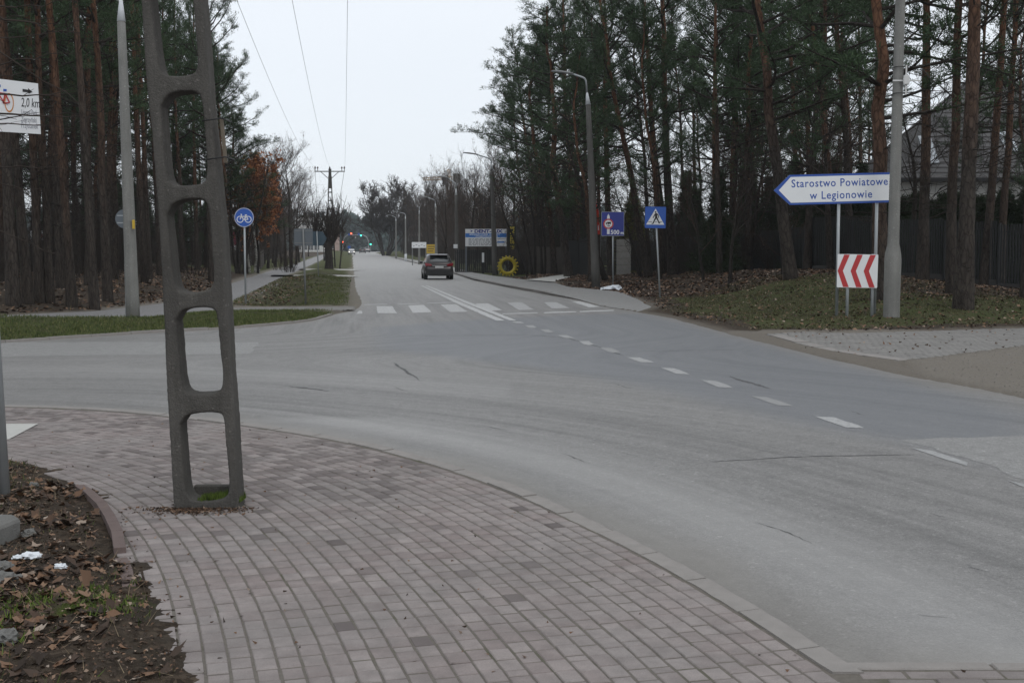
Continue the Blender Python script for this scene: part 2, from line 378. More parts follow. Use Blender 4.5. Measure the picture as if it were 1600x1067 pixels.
M['carpaint'] = simple('dark_car_paint', (.030, .026, .027), .22, .5, .6, .05, 2)
M['carwhite'] = simple('pale_car_paint', (.4, .4, .4), .25, .3, .6, .03, 2)
M['cargrey'] = simple('dark_grey_car_paint', (.05, .055, .06), .25, .3, .6, .03, 2)
M['plastic'] = simple('black_plastic', (.015, .015, .016), .6)
M['rubber'] = simple('tyre_rubber', (.012, .012, .012), .85)
M['chrome'] = simple('chrome', (.5, .5, .5), .25, .9)
def mat_glass(name, col, rough=.08):
    b = NB(name); b.b.inputs['Coat Weight'].default_value = .6; b.b.inputs['Coat Roughness'].default_value = .05
    return b.out(col, rough, 0, .8)
M['glass'] = mat_glass('dark_window_glass', (.02, .024, .026))
M['skylight'] = mat_glass('skylight_glass', (.30, .33, .36), .05)
M['redlens'] = mat_glass('red_lens', (.22, .012, .02))
M['headlamp'] = emis('lit_headlamp', (1, .95, .85), 2.5)
M['sigred'] = emis('lit_red_signal', (1, .10, .04), 7)
M['siggreen'] = emis('lit_green_signal', (.05, .95, .62), 5)
M['wall'] = simple('white_render', (.56, .56, .54), .85, 0, .2, .08, 1)
M['wallbeige'] = simple('beige_render', (.42, .36, .29), .85, 0, .2, .1, 1)
M['wallpink'] = simple('pinkish_render', (.40, .30, .26), .85, 0, .2, .1, 1)
M['roof'] = simple('grey_roof_tile', (.085, .082, .082), .7, 0, .3, .3, 3, .3)
M['darkfence'] = simple('dark_fence_steel', (.013, .014, .014), .55)
M['greyfence'] = simple('grey_fence', (.052, .050, .048), .8, 0, .2, .2, 3)
M['greenfence'] = simple('dark_green_fence', (.022, .032, .026), .7, 0, .2, .2, 3)
M['woodfence'] = simple('weathered_board', (.07, .06, .052), .85, 0, .2, .25, 3)
M['stonepost'] = simple('pale_stone_post', (.28, .275, .26), .85, 0, .2, .3, 4, .4)
M['stone'] = simple('grey_stone', (.15, .148, .14), .9, 0, .2, .25, 8, .6)
M['trash'] = simple('white_litter', (.62, .65, .68), .5, 0, .4, .1, 20)
M['wire'] = simple('cable', (.02, .02, .02), .6)
M['craneyellow'] = simple('crane_yellow', (.40, .25, .10), .6)
M['insul'] = simple('brown_insulator', (.05, .03, .025), .3)

# ------------------------------------------------------------------ builders
def tag(o, label=None, cat=None, group=None, kind=None):
    if label: o['label'] = label
    if cat: o['category'] = cat
    if group: o['group'] = group
    if kind: o['kind'] = kind
    return o
def empty(name, loc, rz=0.0, label=None, cat=None, group=None):
    o = bpy.data.objects.new(name, None); COL.objects.link(o); o.location = loc; o.rotation_euler = (0, 0, rz)
    o.empty_display_size = .3
    return tag(o, label, cat, group)
def npmesh(name, V, Fc, mats, mi=None, attrs=None, smooth=False):
    """V (n,3); Fc (m,k) faces of one size"""
    V = np.asarray(V, np.float32); Fc = np.asarray(Fc, np.int32)
    me = bpy.data.meshes.new(name); k = Fc.shape[1]
    me.vertices.add(len(V)); me.vertices.foreach_set('co', V.ravel())
    me.loops.add(Fc.size); me.loops.foreach_set('vertex_index', Fc.ravel())
    me.polygons.add(len(Fc)); me.polygons.foreach_set('loop_start', np.arange(0, Fc.size, k, dtype=np.int32))
    me.polygons.foreach_set('loop_total', np.full(len(Fc), k, np.int32))
    for m in mats: me.materials.append(m)
    if mi is not None: me.polygons.foreach_set('material_index', np.asarray(mi, np.int32))
    me.update(calc_edges=True)
    if smooth: me.polygons.foreach_set('use_smooth', np.ones(len(Fc), bool))
    for nm, (dom, typ, arr) in (attrs or {}).items():
        a = me.attributes.new(nm, typ, dom)
        a.data.foreach_set('value' if typ == 'FLOAT' else 'vector', np.asarray(arr, np.float32).ravel())
    me.validate()
    return me
def link(name, me, parent=None, loc=None):
    o = bpy.data.objects.new(name, me); COL.objects.link(o)
    if parent is not None: o.parent = parent
    if loc is not None: o.location = loc
    return o
class MB:
    def __init__(s): s.v = []; s.f = []; s.m = []; s.cur = 0; s.sm = []
    def face(s, idx, smooth=False): s.f.append(idx); s.m.append(s.cur); s.sm.append(smooth)
    def box(s, x0, x1, y0, y1, z0, z1):
        n = len(s.v)
        s.v += [(x0, y0, z0), (x1, y0, z0), (x1, y1, z0), (x0, y1, z0), (x0, y0, z1), (x1, y0, z1), (x1, y1, z1), (x0, y1, z1)]
        for f in ((0, 3, 2, 1), (4, 5, 6, 7), (0, 1, 5, 4), (1, 2, 6, 5), (2, 3, 7, 6), (3, 0, 4, 7)): s.face([n + i for i in f])
        return s
    def tube(s, pts, rad, sides=8, cap=True, smooth=True):
        pts = [Vector(p) for p in pts]
        if isinstance(rad, (int, float)): rad = [rad] * len(pts)
        n0 = len(s.v); up = None
        for i, p in enumerate(pts):
            d = (pts[min(i + 1, len(pts) - 1)] - pts[max(i - 1, 0)])
            d = d.normalized() if d.length > 1e-9 else Vector((0, 0, 1))
            if up is None: up = Vector((0, 1, 0)) if abs(d.z) > .9 else Vector((0, 0, 1))
            a = d.cross(up)
            if a.length < 1e-4: a = d.cross(Vector((1, 0, 0)))
            a.normalize(); b_ = a.cross(d).normalized(); up = b_
            for k in range(sides):
                t = 2 * math.pi * k / sides
                s.v.append(tuple(p + (a * math.cos(t) + b_ * math.sin(t)) * rad[i]))
        for i in range(len(pts) - 1):
            for k in range(sides):
                a_, b2 = n0 + i * sides + k, n0 + i * sides + (k + 1) % sides
                s.face([a_, b2, b2 + sides, a_ + sides], smooth)
        if cap:
            s.face([n0 + k for k in range(sides)][::-1]); s.face([n0 + (len(pts) - 1) * sides + k for k in range(sides)])
        return s
    def cyl(s, c0, c1, r, sides=12, r2=None): return s.tube([c0, c1], [r, r if r2 is None else r2], sides)
    def prism(s, poly, y0, y1):
        """polygon in XZ, extruded along Y"""
        n = len(s.v); k = len(poly)
        s.v += [(p[0], y0, p[1]) for p in poly] + [(p[0], y1, p[1]) for p in poly]
        s.face([n + i for i in range(k)]); s.face([n + k + i for i in range(k)][::-1])
        for i in range(k): s.face([n + i, n + k + i, n + k + (i + 1) % k, n + (i + 1) % k])
        return s
    def lathe(s, prof, sides=16, c=(0, 0, 0)):
        n0 = len(s.v)
        for r, z in prof:
            for k in range(sides):
                t = 2 * math.pi * k / sides; s.v.append((c[0] + r * math.cos(t), c[1] + r * math.sin(t), c[2] + z))
        for i in range(len(prof) - 1):
            for k in range(sides):
                a, b = n0 + i * sides + k, n0 + i * sides + (k + 1) % sides
                s.face([a, b, b + sides, a + sides], True)
        s.face([n0 + k for k in range(sides)][::-1]); s.face([n0 + (len(prof) - 1) * sides + k for k in range(sides)])
        return s
    def mesh(s, name, mats):
        me = bpy.data.meshes.new(name); me.from_pydata(s.v, [], s.f)
        for m in (mats if isinstance(mats, (list, tuple)) else [mats]): me.materials.append(m)
        me.polygons.foreach_set('material_index', s.m); me.polygons.foreach_set('use_smooth', s.sm)
        me.update(); return me
    def build(s, name, mats, parent=None, bevel=0):
        me = s.mesh(name, mats)
        bm = bmesh.new(); bm.from_mesh(me); bmesh.ops.recalc_face_normals(bm, faces=bm.faces)
        if bevel: bmesh.ops.bevel(bm, geom=bm.edges[:], offset=bevel, segments=1, affect='EDGES', clamp_overlap=True)
        bm.to_mesh(me); bm.free()
        return link(name, me, parent)
def copy_tree(o, parent=None):
    c = o.copy(); COL.objects.link(c)
    if parent is not None: c.parent = parent
    for ch in list(o.children): copy_tree(ch, c)
    return c
def text_mesh(body, size, mat, extrude=.001, bold=0, align='LEFT', shear=0, space=1.0, sx=1.0):
    cu = bpy.data.curves.new('txt', 'FONT'); cu.body = body; cu.size = size; cu.extrude = extrude; cu.offset = bold
    cu.align_x = align; cu.space_character = space; cu.resolution_u = 3; cu.shear = shear
    o = bpy.data.objects.new('txt', cu); COL.objects.link(o)
    dg = bpy.context.evaluated_depsgraph_get(); me = bpy.data.meshes.new_from_object(o.evaluated_get(dg))
    bpy.data.objects.remove(o); me.materials.clear(); me.materials.append(mat)
    me.transform(Matrix.Rotation(R(90), 4, 'X') @ Matrix.Diagonal((sx, 1, 1, 1)))
    return me
def text(name, body, size, mat, parent, x, y, z, **k):
    me = text_mesh(body, size, mat, **k); o = link(name, me, parent, (x, y, z)); return o
def rrect(x0, x1, z0, z1, r=.03, n=4):
    P = []
    for cx, cz, a0 in ((x1 - r, z0 + r, -90), (x1 - r, z1 - r, 0), (x0 + r, z1 - r, 90), (x0 + r, z0 + r, 180)):
        for k in range(n + 1):
            a = R(a0 + 90 * k / n); P.append((cx + r * math.cos(a), cz + r * math.sin(a)))
    return P
def circle(cx, cz, r, n=28): return [(cx + r * math.cos(2 * math.pi * k / n), cz + r * math.sin(2 * math.pi * k / n)) for k in range(n)]
def flat(name, poly, mat, parent, y, t=.002):
    return MB().prism(poly, y - t, y).build(name, mat, parent)
def ring2(cx, cz, r0, r1, y0, y1, mb, n=28):
    for k in range(n):
        a, b = 2 * math.pi * k / n, 2 * math.pi * (k + 1) / n
        mb.prism([(cx + r0 * math.cos(a), cz + r0 * math.sin(a)), (cx + r1 * math.cos(a), cz + r1 * math.sin(a)), (cx + r1 * math.cos(b), cz + r1 * math.sin(b)), (cx + r0 * math.cos(b), cz + r0 * math.sin(b))], y0, y1)
def seg(mb, a, b, w, y0, y1):
    d = Vector((b[0] - a[0], b[1] - a[1])); d.normalize(); n = Vector((-d.y, d.x)) * w / 2
    mb.prism([(a[0] + n.x, a[1] + n.y), (a[0] - n.x, a[1] - n.y), (b[0] - n.x, b[1] - n.y), (b[0] + n.x, b[1] + n.y)], y0, y1)

# ================================================================== GROUND
def polar(y0, y1, ratio, off, k0, k1, nc):
    rows = [y0]
    while rows[-1] < y1: rows.append((rows[-1] + off) * ratio - off)
    ry = np.array(rows); u_ = np.linspace(-1, 1, nc); k = (k0 + k1) / 2 + (k1 - k0) / 2 * (u_ * .38 + .62 * u_ ** 3)
    Y = np.repeat(ry[:, None], nc, 1); X = k[None, :] * (ry[:, None] + off)
    r, c = len(ry), nc
    i = np.arange(r * c).reshape(r, c)
    Fq = np.stack([i[:-1, :-1], i[:-1, 1:], i[1:, 1:], i[1:, :-1]], -1).reshape(-1, 4)
    return X.ravel(), Y.ravel(), Fq
NEARBOX = (-5.4, -.7, 2.6, 10.9)
X, Y, Fq = polar(-12, 1400, 1.0105, 20, -1.15, 1.15, 520)
Z, SD = terrain(X, Y, True)
inbox = (X > NEARBOX[0] + .1) & (X < NEARBOX[1] - .1) & (Y > NEARBOX[2] + .1) & (Y < NEARBOX[3] - .1)
Z = Z - inbox * .35
def ground_attrs(X, Y, SD):
    rightside = X > (3.2 - .12 * (Y - 37.6))
    g = np.zeros(X.shape)
    vl = G((-200, 512), (8, 507), (197, 504), (252, 499), (300, 494), (362, 490.5), (519, 489), (519, 492), (487, 503), (422, 508), (252, 519), (8, 535), (-200, 545))
    g = np.maximum(g, sm(.4, -.3, sdist(X, Y, vl)) * .95)
    isl = (~rightside) & (Y > 38) & (X > -26 - .1 * (Y - 90)) & (SD > 0)
    pathR = sdist(X, Y, PATH)
    g = np.where((X > -11 - .16 * (Y - 40)) & isl, .55, g)
    g = np.where(isl & (Y > 92), .8, g)
    gr = rightside & (Y < 46) & (Y > 20)
    g = np.where(gr, .72 * sm(.6, 1.6, SD) * sm(.0, 2, 9.5 - SD + (vnoise(X, Y, 2, 8) - .5) * 4), g)
    g = np.where(rightside & (Y > 82), .7, g)
    g = np.where(rightside & (Y > 46) & (Y < 82), .12, g)
    s = sm(.5, .0, SD) * .55
    s = np.where(~rightside & (Y > 36) & (Y < 130), sm(.9, .1, SD) * .8, s)
    gravel = G((1403, 567), (1470, 561), (1600, 544), (1600, 622), (1431, 590)) 
    gravel = gravel[:2] + [gravel[2], (14, 22), (14, 12), (8, 12)] + gravel[3:]
    s = np.maximum(s, sm(.4, -.3, sdist(X, Y, gravel)) * .95)
    s = np.where((X < -1) & (Y < 12), 0, s)
    s = np.where(rightside & (Y < 27), np.maximum(s, sm(1.3, .4, SD) * .75), s)
    moss = np.where((X < 0) & (Y < 7.2) & (Y > 4.5), .62 * np.exp(-((X + 2.25) / .6) ** 2 - ((Y - 5.9) / .6) ** 2), 0)
    return np.clip(g, 0, 1), np.clip(s, 0, 1), moss
g, s_, mo = ground_attrs(X, Y, SD)
me = npmesh('ground', np.c_[X, Y, Z], Fq, [M['ground']], attrs={'grass': ('POINT', 'FLOAT', g), 'sandy': ('POINT', 'FLOAT', s_), 'moss': ('POINT', 'FLOAT', mo)}, smooth=True)
tag(link('ground', me), 'brown and green ground of soil, grass and leaf litter', kind='structure')
# fine soil patch beside the brick pavement
xs = np.arange(NEARBOX[0], NEARBOX[1], .035); ys = np.arange(NEARBOX[2], NEARBOX[3], .035)
GX, GY = np.meshgrid(xs, ys); gx, gy = GX.ravel(), GY.ravel()
gz, gsd = terrain(gx, gy, True)
gz = gz + (vnoise(gx, gy, .09, 21) - .5) * .035 * sm(-.1, .2, gsd)
ii = np.arange(len(gx)).reshape(GX.shape)
fq = np.stack([ii[:-1, :-1], ii[:-1, 1:], ii[1:, 1:], ii[1:, :-1]], -1).reshape(-1, 4)
g, s_, mo = ground_attrs(gx, gy, gsd)
me = npmesh('verge_soil', np.c_[gx, gy, gz], fq, [M['ground']], attrs={'grass': ('POINT', 'FLOAT', g * 0), 'sandy': ('POINT', 'FLOAT', s_ * 0), 'moss': ('POINT', 'FLOAT', mo)}, smooth=True)
tag(link('verge_soil', me), 'dark soil of the verge beside the brick pavement', kind='structure')

def sheet(name, poly, lvl, mat, label, margin=.5, attrs=None, grid=None, parent=None):
    X, Y, Fq = grid
    sd = sdist(X, Y, poly)
    keep = (sd[Fq] < margin).any(1)
    f = Fq[keep]; used = np.unique(f); remap = np.full(len(X), -1); remap[used] = np.arange(len(used))
    X2, Y2 = X[used], Y[used]
    A = attrs(X2, Y2, sd[used]) if attrs else None
    me = npmesh(name, np.c_[X2, Y2, elev(Y2) + (lvl(X2, Y2) if callable(lvl) else lvl)], remap[f], [mat], attrs=A)
    o = link(name, me, parent); tag(o, label, kind='structure'); return o
roadgrid = polar(-10, 950, 1.014, 14, -1.5, 1.1, 320)
LP = G((-40, 535), (150, 533.5), (407, 534), (390, 552), (200, 554), (-40, 558))
def road_attrs(X, Y, sd):
    kd = np.full(X.shape, 1e9); ks = np.zeros(X.shape)
    for (x, y), s in zip(KC, KS):
        d = (X - x) ** 2 + (Y - y) ** 2; q = d < kd; kd = np.where(q, d, kd); ks = np.where(q, s, ks)
    kd = np.sqrt(kd); t = sm(17, 27, Y)
    u = kd * (1 - t) + (X + .13 * Y) * t; v = ks * (1 - t) + (Y + 15) * t
    flow = np.c_[u, v, t * 0]
    edge = sm(-.55, .0, sd + (vnoise(X, Y, .7, 31) - .5) * .5)
    light = sm(28, 80, Y) * 1.0 + np.exp(-((kd - .9) / .5) ** 2) * .75 * (Y < 13) + np.exp(-((kd - 4.2) / .8) ** 2) * .3 * (X < 0)  # paler with distance: grazing sheen painted in, besides the pale kerb bands
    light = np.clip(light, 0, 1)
    blue = sm(.5, -.4, sdist(X, Y, G((590, 512), (700, 502), (905, 492), (1010, 490), (1150, 527), (1300, 565), (1500, 620), (1600, 650), (1600, 730), (1450, 695), (1250, 660), (1000, 600), (850, 575), (600, 545)))) * .75
    return {'flow': ('POINT', 'FLOAT_VECTOR', flow), 'edge': ('POINT', 'FLOAT', edge), 'light': ('POINT', 'FLOAT', light), 'blue': ('POINT', 'FLOAT', blue)}
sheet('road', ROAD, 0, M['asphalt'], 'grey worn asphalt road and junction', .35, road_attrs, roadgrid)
sheet('cycle_path', PATH, .05, M['asphalt_path'], 'asphalt cycle path along the edge of the pine wood', .3, None, roadgrid)
sheet('right_footway', FOOTR, lambda X, Y: .012 + .10 * sm(40, 52, Y), M['asphalt_foot'], 'pale footway between the right kerb and the wood', .02, None, polar(18, 330, 1.004, 0, -.16, .13, 300))
sheet('verge_crossing', FOOT2, .05, M['slab'], 'pale path crossing the left verge in front of the pollard', .05, None, polar(70, 110, 1.003, 0, -.25, -.1, 80))
sheet('verge_crossing_far', FOOT3, .05, M['slab'], 'pale path crossing the left verge behind the nearer one', .05, None, polar(90, 140, 1.003, 0, -.25, -.1, 80))
sheet('driveway_slab', SLABDRV, .165, M['slab'], 'pale concrete driveway slab beside the leaf bank', .05, None, polar(55, 95, 1.003, 0, -.02, .08, 60))

def ngon(name, pts, z, mat, label=None, kind='structure', parent=None, thick=0):
    me = bpy.data.meshes.new(name); v = [(x, y, z) for x, y in pts]
    me.from_pydata(v, [], [list(range(len(v)))]); me.materials.append(mat); me.update()
    bm = bmesh.new(); bm.from_mesh(me)
    for f in bm.faces:
        if f.normal.z < 0: f.normal_flip()
    bmesh.ops.triangulate(bm, faces=bm.faces); bm.to_mesh(me); bm.free()
    o = link(name, me, parent)
    if label: tag(o, label, kind=kind)
    return o
def rough_edge(pts, amp=.04, step=.25):
    P, _ = resample(pts + [pts[0]], step, 0); P = P[:-1]
    return [(x + random.uniform(-amp, amp), y + random.uniform(-amp, amp)) for x, y in P]
ngon('road_patch', rough_edge(G((-30, 535.5), (150, 534), (405, 535), (390, 553), (200, 554.5), (-30, 558))), .0015, M['asphalt_patch'], 'paler asphalt patch across the mouth of the side road')
ngon('road_patch', rough_edge(G((1410, 687), (1600, 680), (1900, 672), (1900, 800), (1600, 750), (1540, 725))), .0015, M['asphalt_patch'], 'paler asphalt patch at the right edge beside the dashed line')
def seam(pts, wd, label, z=.003):
    P, _ = resample(G(*pts), .3, 1); mb = MB(); ph = random.random() * 9
    P, _ = resample(P, .06, 0)
    for i, p in enumerate(P):
        d = P[min(i + 1, len(P) - 1)] - P[max(i - 1, 0)]; d = d / (np.hypot(*d) + 1e-9); n = np.array([-d[1], d[0]])
        q = p + n * (.014 * math.sin(i * .35 + ph) + random.uniform(-.010, .010)); wq = wd * random.uniform(.15, 1.1) * min(1, .2 + i * .12, .2 + (len(P) - 1 - i) * .12)
        mb.v += [(*(q + n * wq / 2), z), (*(q - n * wq / 2), z)]
    for i in range(len(P) - 1): mb.face([2 * i, 2 * i + 1, 2 * i + 3, 2 * i + 2])
    tag(mb.build('road_crack', M['seam']), label, kind='structure')
seam([(1100, 722), (1200, 716), (1330, 711), (1430, 711)], .035, 'dark crack line across the right lane')
seam([(615, 567), (635, 580), (656, 594)], .06, 'short slanting dark tar line in the junction')
seam([(1000, 549), (1100, 547), (1170, 546)], .05, 'thin dark crack near the right kerb')
seam([(600, 526), (720, 524), (870, 524), (930, 540), (975, 556)], .05, 'thin crack across the middle of the junction')
seam([(1140, 588), (1170, 598), (1205, 607)], .09, 'short dark crack beside the centre dashes')
seam([(440, 603), (500, 608), (515, 612)], .08, 'dark scrape in the turning lane')
seam([(745, 664), (790, 671)], .025, 'small dark scratch on the asphalt')
seam([(875, 708), (900, 716), (925, 724)], .02, 'second small dark scratch on the asphalt')
seam([(1180, 815), (1230, 832), (1270, 850)], .018, 'thin dark scratch in the near lane')

rq = random.Random(4)
for k in range(16):
    px, py = rq.uniform(420, 1550), rq.uniform(560, 980)
    if sdist(np.array([gp(px, py)[0]]), np.array([gp(px, py)[1]]), ROAD)[0] > -.4: continue
    l_ = rq.uniform(15, 60); seam([(px, py), (px + l_ * .5, py + l_ * rq.uniform(.05, .2)), (px + l_, py + l_ * rq.uniform(.1, .35))], rq.uniform(.008, .03), 'small dark scratch among others on the asphalt')
# markings
def mark(poly, label, wear=.2, group=None, cat=None):
    o = ngon('road_marking', rough_edge([gp(*p) for p in poly], .012, .3), .0055 if 'double' in label and 'line' in label and 'dash' not in label else .0035, M['paint'], label); o['wear'] = min(.85, wear + (.36 if 'dash' in label else .10))
    if group: o['group'] = group
    return o
zeb = [((588, 478.5), (613, 478.5), (620, 489.5), (590, 489.5)), ((638, 477.5), (662, 476.5), (675, 488), (645, 489)), ((688, 476), (712, 475.3), (731, 487.3), (704, 488)),
       ((743, 474.6), (762, 474), (785, 485), (757, 485.8)), ((792, 473), (815, 472.4), (834, 484), (811, 484.8)), ((850, 472.6), (868, 472), (890, 481.5), (862, 482)), ((893, 471.2), (906, 471), (938, 479.6), (921, 480.5))]
for k, z_ in enumerate(zeb):
    mark(z_, 'white zebra crossing stripe, number %s from the left kerb' % ['one', 'two', 'three', 'four', 'five', 'six', 'seven'][k], [.15, .1, .25, .2, .45, .4, .1][k], 'zebra crossing stripes')
for a, b, l in (((569, 476.2), (605, 475.5), 'first'), ((621, 475.5), (656, 474.3), 'second'), ((667, 474), (710, 472.5), 'third')):
    mark([(a[0], a[1] + .6), (b[0], b[1] + .6), (b[0], b[1] - .7), (a[0], a[1] - .7)], '%s thin white dash behind the zebra stripes' % l, .2)
for a, b, l in (((785, 490.5), (840, 489), 'worn leftmost'), ((850, 488.7), (900, 487.3), 'middle'), ((906, 487), (960, 485), 'rightmost')):
    mark([(a[0], a[1] + .9), (b[0], b[1] + .9), (b[0], b[1] - .8), (a[0], a[1] - .8)], '%s thin white line in front of the right zebra stripes' % l, .35 if l[0] == 'w' else .1)
mark(((556, 490.5), (566, 490.5), (566, 486), (562, 485.5)), 'small white line end at the left kerb of the zebra', .1)
mark(((657, 446.5), (661, 446.5), (725, 474.5), (790, 501.5), (776, 501.5), (715, 475)), 'left line of the double centre line', .1)
mark(((664, 446.2), (668, 446.2), (735, 473), (808, 501), (797, 501.2), (726, 473.2)), 'right line of the double centre line', .1)
for k, q in enumerate([((800, 502.8), (812, 502.5), (820, 505), (808, 505.3)), ((820, 508.5), (832, 508), (840, 512.3), (828, 512.8)), ((844, 515), (856, 514.5), (866, 519.5), (853, 520)), ((871, 523.8), (884, 523.3), (899, 528.5), (884, 529)),
                       ((905, 533), (918, 532.4), (931, 539.4), (914, 539.8)), ((937, 543.5), (952, 543), (972, 551), (955, 551.6)), ((979, 558.3), (996, 557.8), (1024, 566.5), (1003, 567)), ((1032, 574.6), (1050, 574.3), (1080, 585), (1060, 585.6)),
                       ((1096, 594), (1114, 593.8), (1150, 606), (1128, 607)), ((1172, 619), (1190, 618.4), (1245, 635), (1222, 636)), ((1274, 651), (1296, 650), (1355, 669), (1332, 671)), ((1424, 700), (1441, 699), (1530, 728), (1512, 729)), ((1574, 751), (1590, 750), (1680, 783), (1655, 785))]):
    mark(q, 'worn white centre dash, %s counting from the double line' % ['first', 'second', 'third', 'fourth', 'fifth', 'sixth', 'seventh', 'eighth', 'ninth', 'tenth', 'eleventh', 'twelfth', 'thirteenth'][k], [.1, .35, .4, .35, .3, .5, .25, .25, .35, .55, .15, .3, .4][k], 'centre dashes')

# ---- brick pavement
def kerb_frame(s):
    x = np.interp(s, KS, KC[:, 0]); y = np.interp(s, KS, KC[:, 1])
    x2 = np.interp(s + .05, KS, KC[:, 0]); y2 = np.interp(s + .05, KS, KC[:, 1]); x1 = np.interp(s - .05, KS, KC[:, 0]); y1 = np.interp(s - .05, KS, KC[:, 1])
    d = np.array([x2 - x1, y2 - y1]); d /= np.hypot(*d) + 1e-9
    return np.array([x, y]), d
bed = ngon('pavement_bed', PLAZA, LV['plaza'] - .004, M['sand'], 'sandy joints of the brick pavement')
pav = bpy.data.objects.new('brick_pavement', None); COL.objects.link(pav)
tag(pav, 'curved pavement of reddish grey bricks in the foreground corner', kind='structure')
bed.parent = pav
# extend kerb curve towards the camera for the courses
EC = np.vstack([KC, [[1.70, 4.0], [1.98, 2.6], [2.2, 1.0], [2.5, -2.0]]]); EC, ES = resample(EC, .1, 1)
_k2 = np.exp(-(np.arange(-24, 25) / 12.0) ** 2); _k2 /= _k2.sum()
EC = np.c_[np.convolve(_pad(EC[:, 0]), _k2, 'valid'), np.convolve(_pad(EC[:, 1]), _k2, 'valid')]
ED = np.gradient(EC, axis=0); ED /= np.hypot(ED[:, 0], ED[:, 1])[:, None]
EN = np.c_[ED[:, 1], -ED[:, 0]]            # inward (right of travel)
cen = np.array([-6, 6.]); 
if ((EC[60] + EN[60] - cen) ** 2).sum() > ((EC[60] - cen) ** 2).sum(): EN = -EN
def brick_mesh(name, lx, ly, ch=.0045, h=.03):
    hx, hy = lx / 2, ly / 2
    v = [(-hx, -hy, -h), (hx, -hy, -h), (hx, hy, -h), (-hx, hy, -h), (-hx, -hy, -ch), (hx, -hy, -ch), (hx, hy, -ch), (-hx, hy, -ch), (-hx + ch, -hy + ch, 0), (hx - ch, -hy + ch, 0), (hx - ch, hy - ch, 0), (-hx + ch, hy - ch, 0)]
    f = [(8, 9, 10, 11)]
    for a in (0, 4):
        for k in range(4): f.append((a + k, a + (k + 1) % 4, a + 4 + (k + 1) % 4, a + 4 + k))
    return v, f
bricks = []
BW, BL = .101, .142
poleb = (gp(272, 800), gp(385, 800))
for c in range(0, 46):
    off = .128 + (c + .5) * BW
    P = EC + EN * off
    dd = np.hypot(*np.diff(P, axis=0).T); s = np.r_[0, np.cumsum(dd)]
    t = random.random() * BL if c % 2 else random.random() * .03
    while t < s[-1]:
        bl = BL if random.random() > .04 else BL / 2
        tm = t + bl / 2; t += bl
        x = np.interp(tm, s, P[:, 0]); y = np.interp(tm, s, P[:, 1]); dx = np.interp(tm, s, ED[:, 0]); dy = np.interp(tm, s, ED[:, 1])
        if y < 1 or x < -13 or x > 3: continue
        bricks.append((x, y, math.atan2(dy, dx), bl - .010, BW - random.choice((.009, .012, .010))))
# right-hand apron at the very bottom of the picture
for r in range(40):
    for q in range(20):
        x = 1.35 + q * .2 + (r % 2) * .1; y = 4.97 - r * BW
        if y > 1 and x < 4.2: bricks.append((x, y, 0, .19, .09))
B = np.array(bricks)
sdp = sdist(B[:, 0], B[:, 1], PLAZA); B = B[(sdp < .02)]
apron = (B[:, 2] == 0)
kx = np.min((B[:, None, 0] - EC[None, :, 0]) ** 2 + (B[:, None, 1] - EC[None, :, 1]) ** 2, 1)
# keep arcs left of the curve, apron right of it
px = B[:, 0] / B[:, 1] * F + 800
side = np.array([np.interp(-b[1], -EC[::-1, 1][::-1], EC[::-1, 0][::-1]) for b in B])
B = B[(~apron) | (B[:, 0] > side + .07)]
inp = (B[:, 0] > poleb[0][0] + .02) & (B[:, 0] < poleb[1][0] - .02) & (B[:, 1] > 8.29) & (B[:, 1] < 8.43)
B = B[~inp]
def px_of(x, y, z=0):
    c, s = math.cos(TH), math.sin(TH); dz = z - EYE
    dep = y * c - dz * s; up = y * s + dz * c
    return 800 + F * x / dep, 533.5 - F * up / dep
dark_c = [gp(500, 722), gp(455, 745), gp(420, 770), gp(350, 720), gp(215, 665), gp(560, 700), gp(640, 725), gp(60, 650)]
items = []
for x, y, a, bl, bw in B:
    u, v = px_of(x, y); dk = 0.0
    dmin = min(math.hypot((x - q[0]) / 1.3, (y - q[1]) / .8) for q in dark_c)
    if random.random() < .85 * math.exp(-(dmin / .6) ** 2): dk = random.uniform(.35, .75)
    elif random.random() < .025: dk = random.uniform(.3, .9)
    tone = random.random()
    vis = 0 <= u <= 1600 and v <= 1067 + 10
    items.append((-(v if vis else -1e6), x, y, a, bl, bw, tone, dk))
items.sort()
random.seed(11)
bmesh_cache = {}
for k, (_, x, y, a, bl, bw, tone, dk) in enumerate(items[:300]):
    key = (round(bl, 3), round(bw, 3))
    if key not in bmesh_cache:
        v, f = brick_mesh('brick', bl, bw); m = bpy.data.meshes.new('brick'); m.from_pydata(v, [], f); m.materials.append(M['brick_o']); m.update(); bmesh_cache[key] = m
    o = bpy.data.objects.new('brick', bmesh_cache[key]); COL.objects.link(o); o.parent = pav
    o.location = (x, y, LV['plaza'] + random.uniform(-.003, .003)); o.rotation_euler = (R(random.uniform(-.8, .8)), R(random.uniform(-.8, .8)), a + R(random.uniform(-1, 1)))
    o['tone'] = tone; o['dark'] = dk
V, Fs, T, D = [], [], [], []
for k, (_, x, y, a, bl, bw, tone, dk) in enumerate(items[300:]):
    v, f = brick_mesh('', bl, bw); a += R(random.uniform(-1, 1)); ca, sa = math.cos(a), math.sin(a); n = len(V); dz = random.uniform(-.003, .003) + LV['plaza']
    tx, ty = random.uniform(-.012, .012), random.uniform(-.012, .012)
    V += [(x + p[0] * ca - p[1] * sa, y + p[0] * sa + p[1] * ca, p[2] + dz + p[0] * tx + p[1] * ty) for p in v]; Fs += [[n + i for i in q] for q in f]; T += [tone] * 9; D += [dk] * 9
me = npmesh('bricks', V, Fs, [M['brick_s']], attrs={'tone': ('FACE', 'FLOAT', T), 'dark': ('FACE', 'FLOAT', D)})
tag(link('bricks', me, pav), kind='stuff')
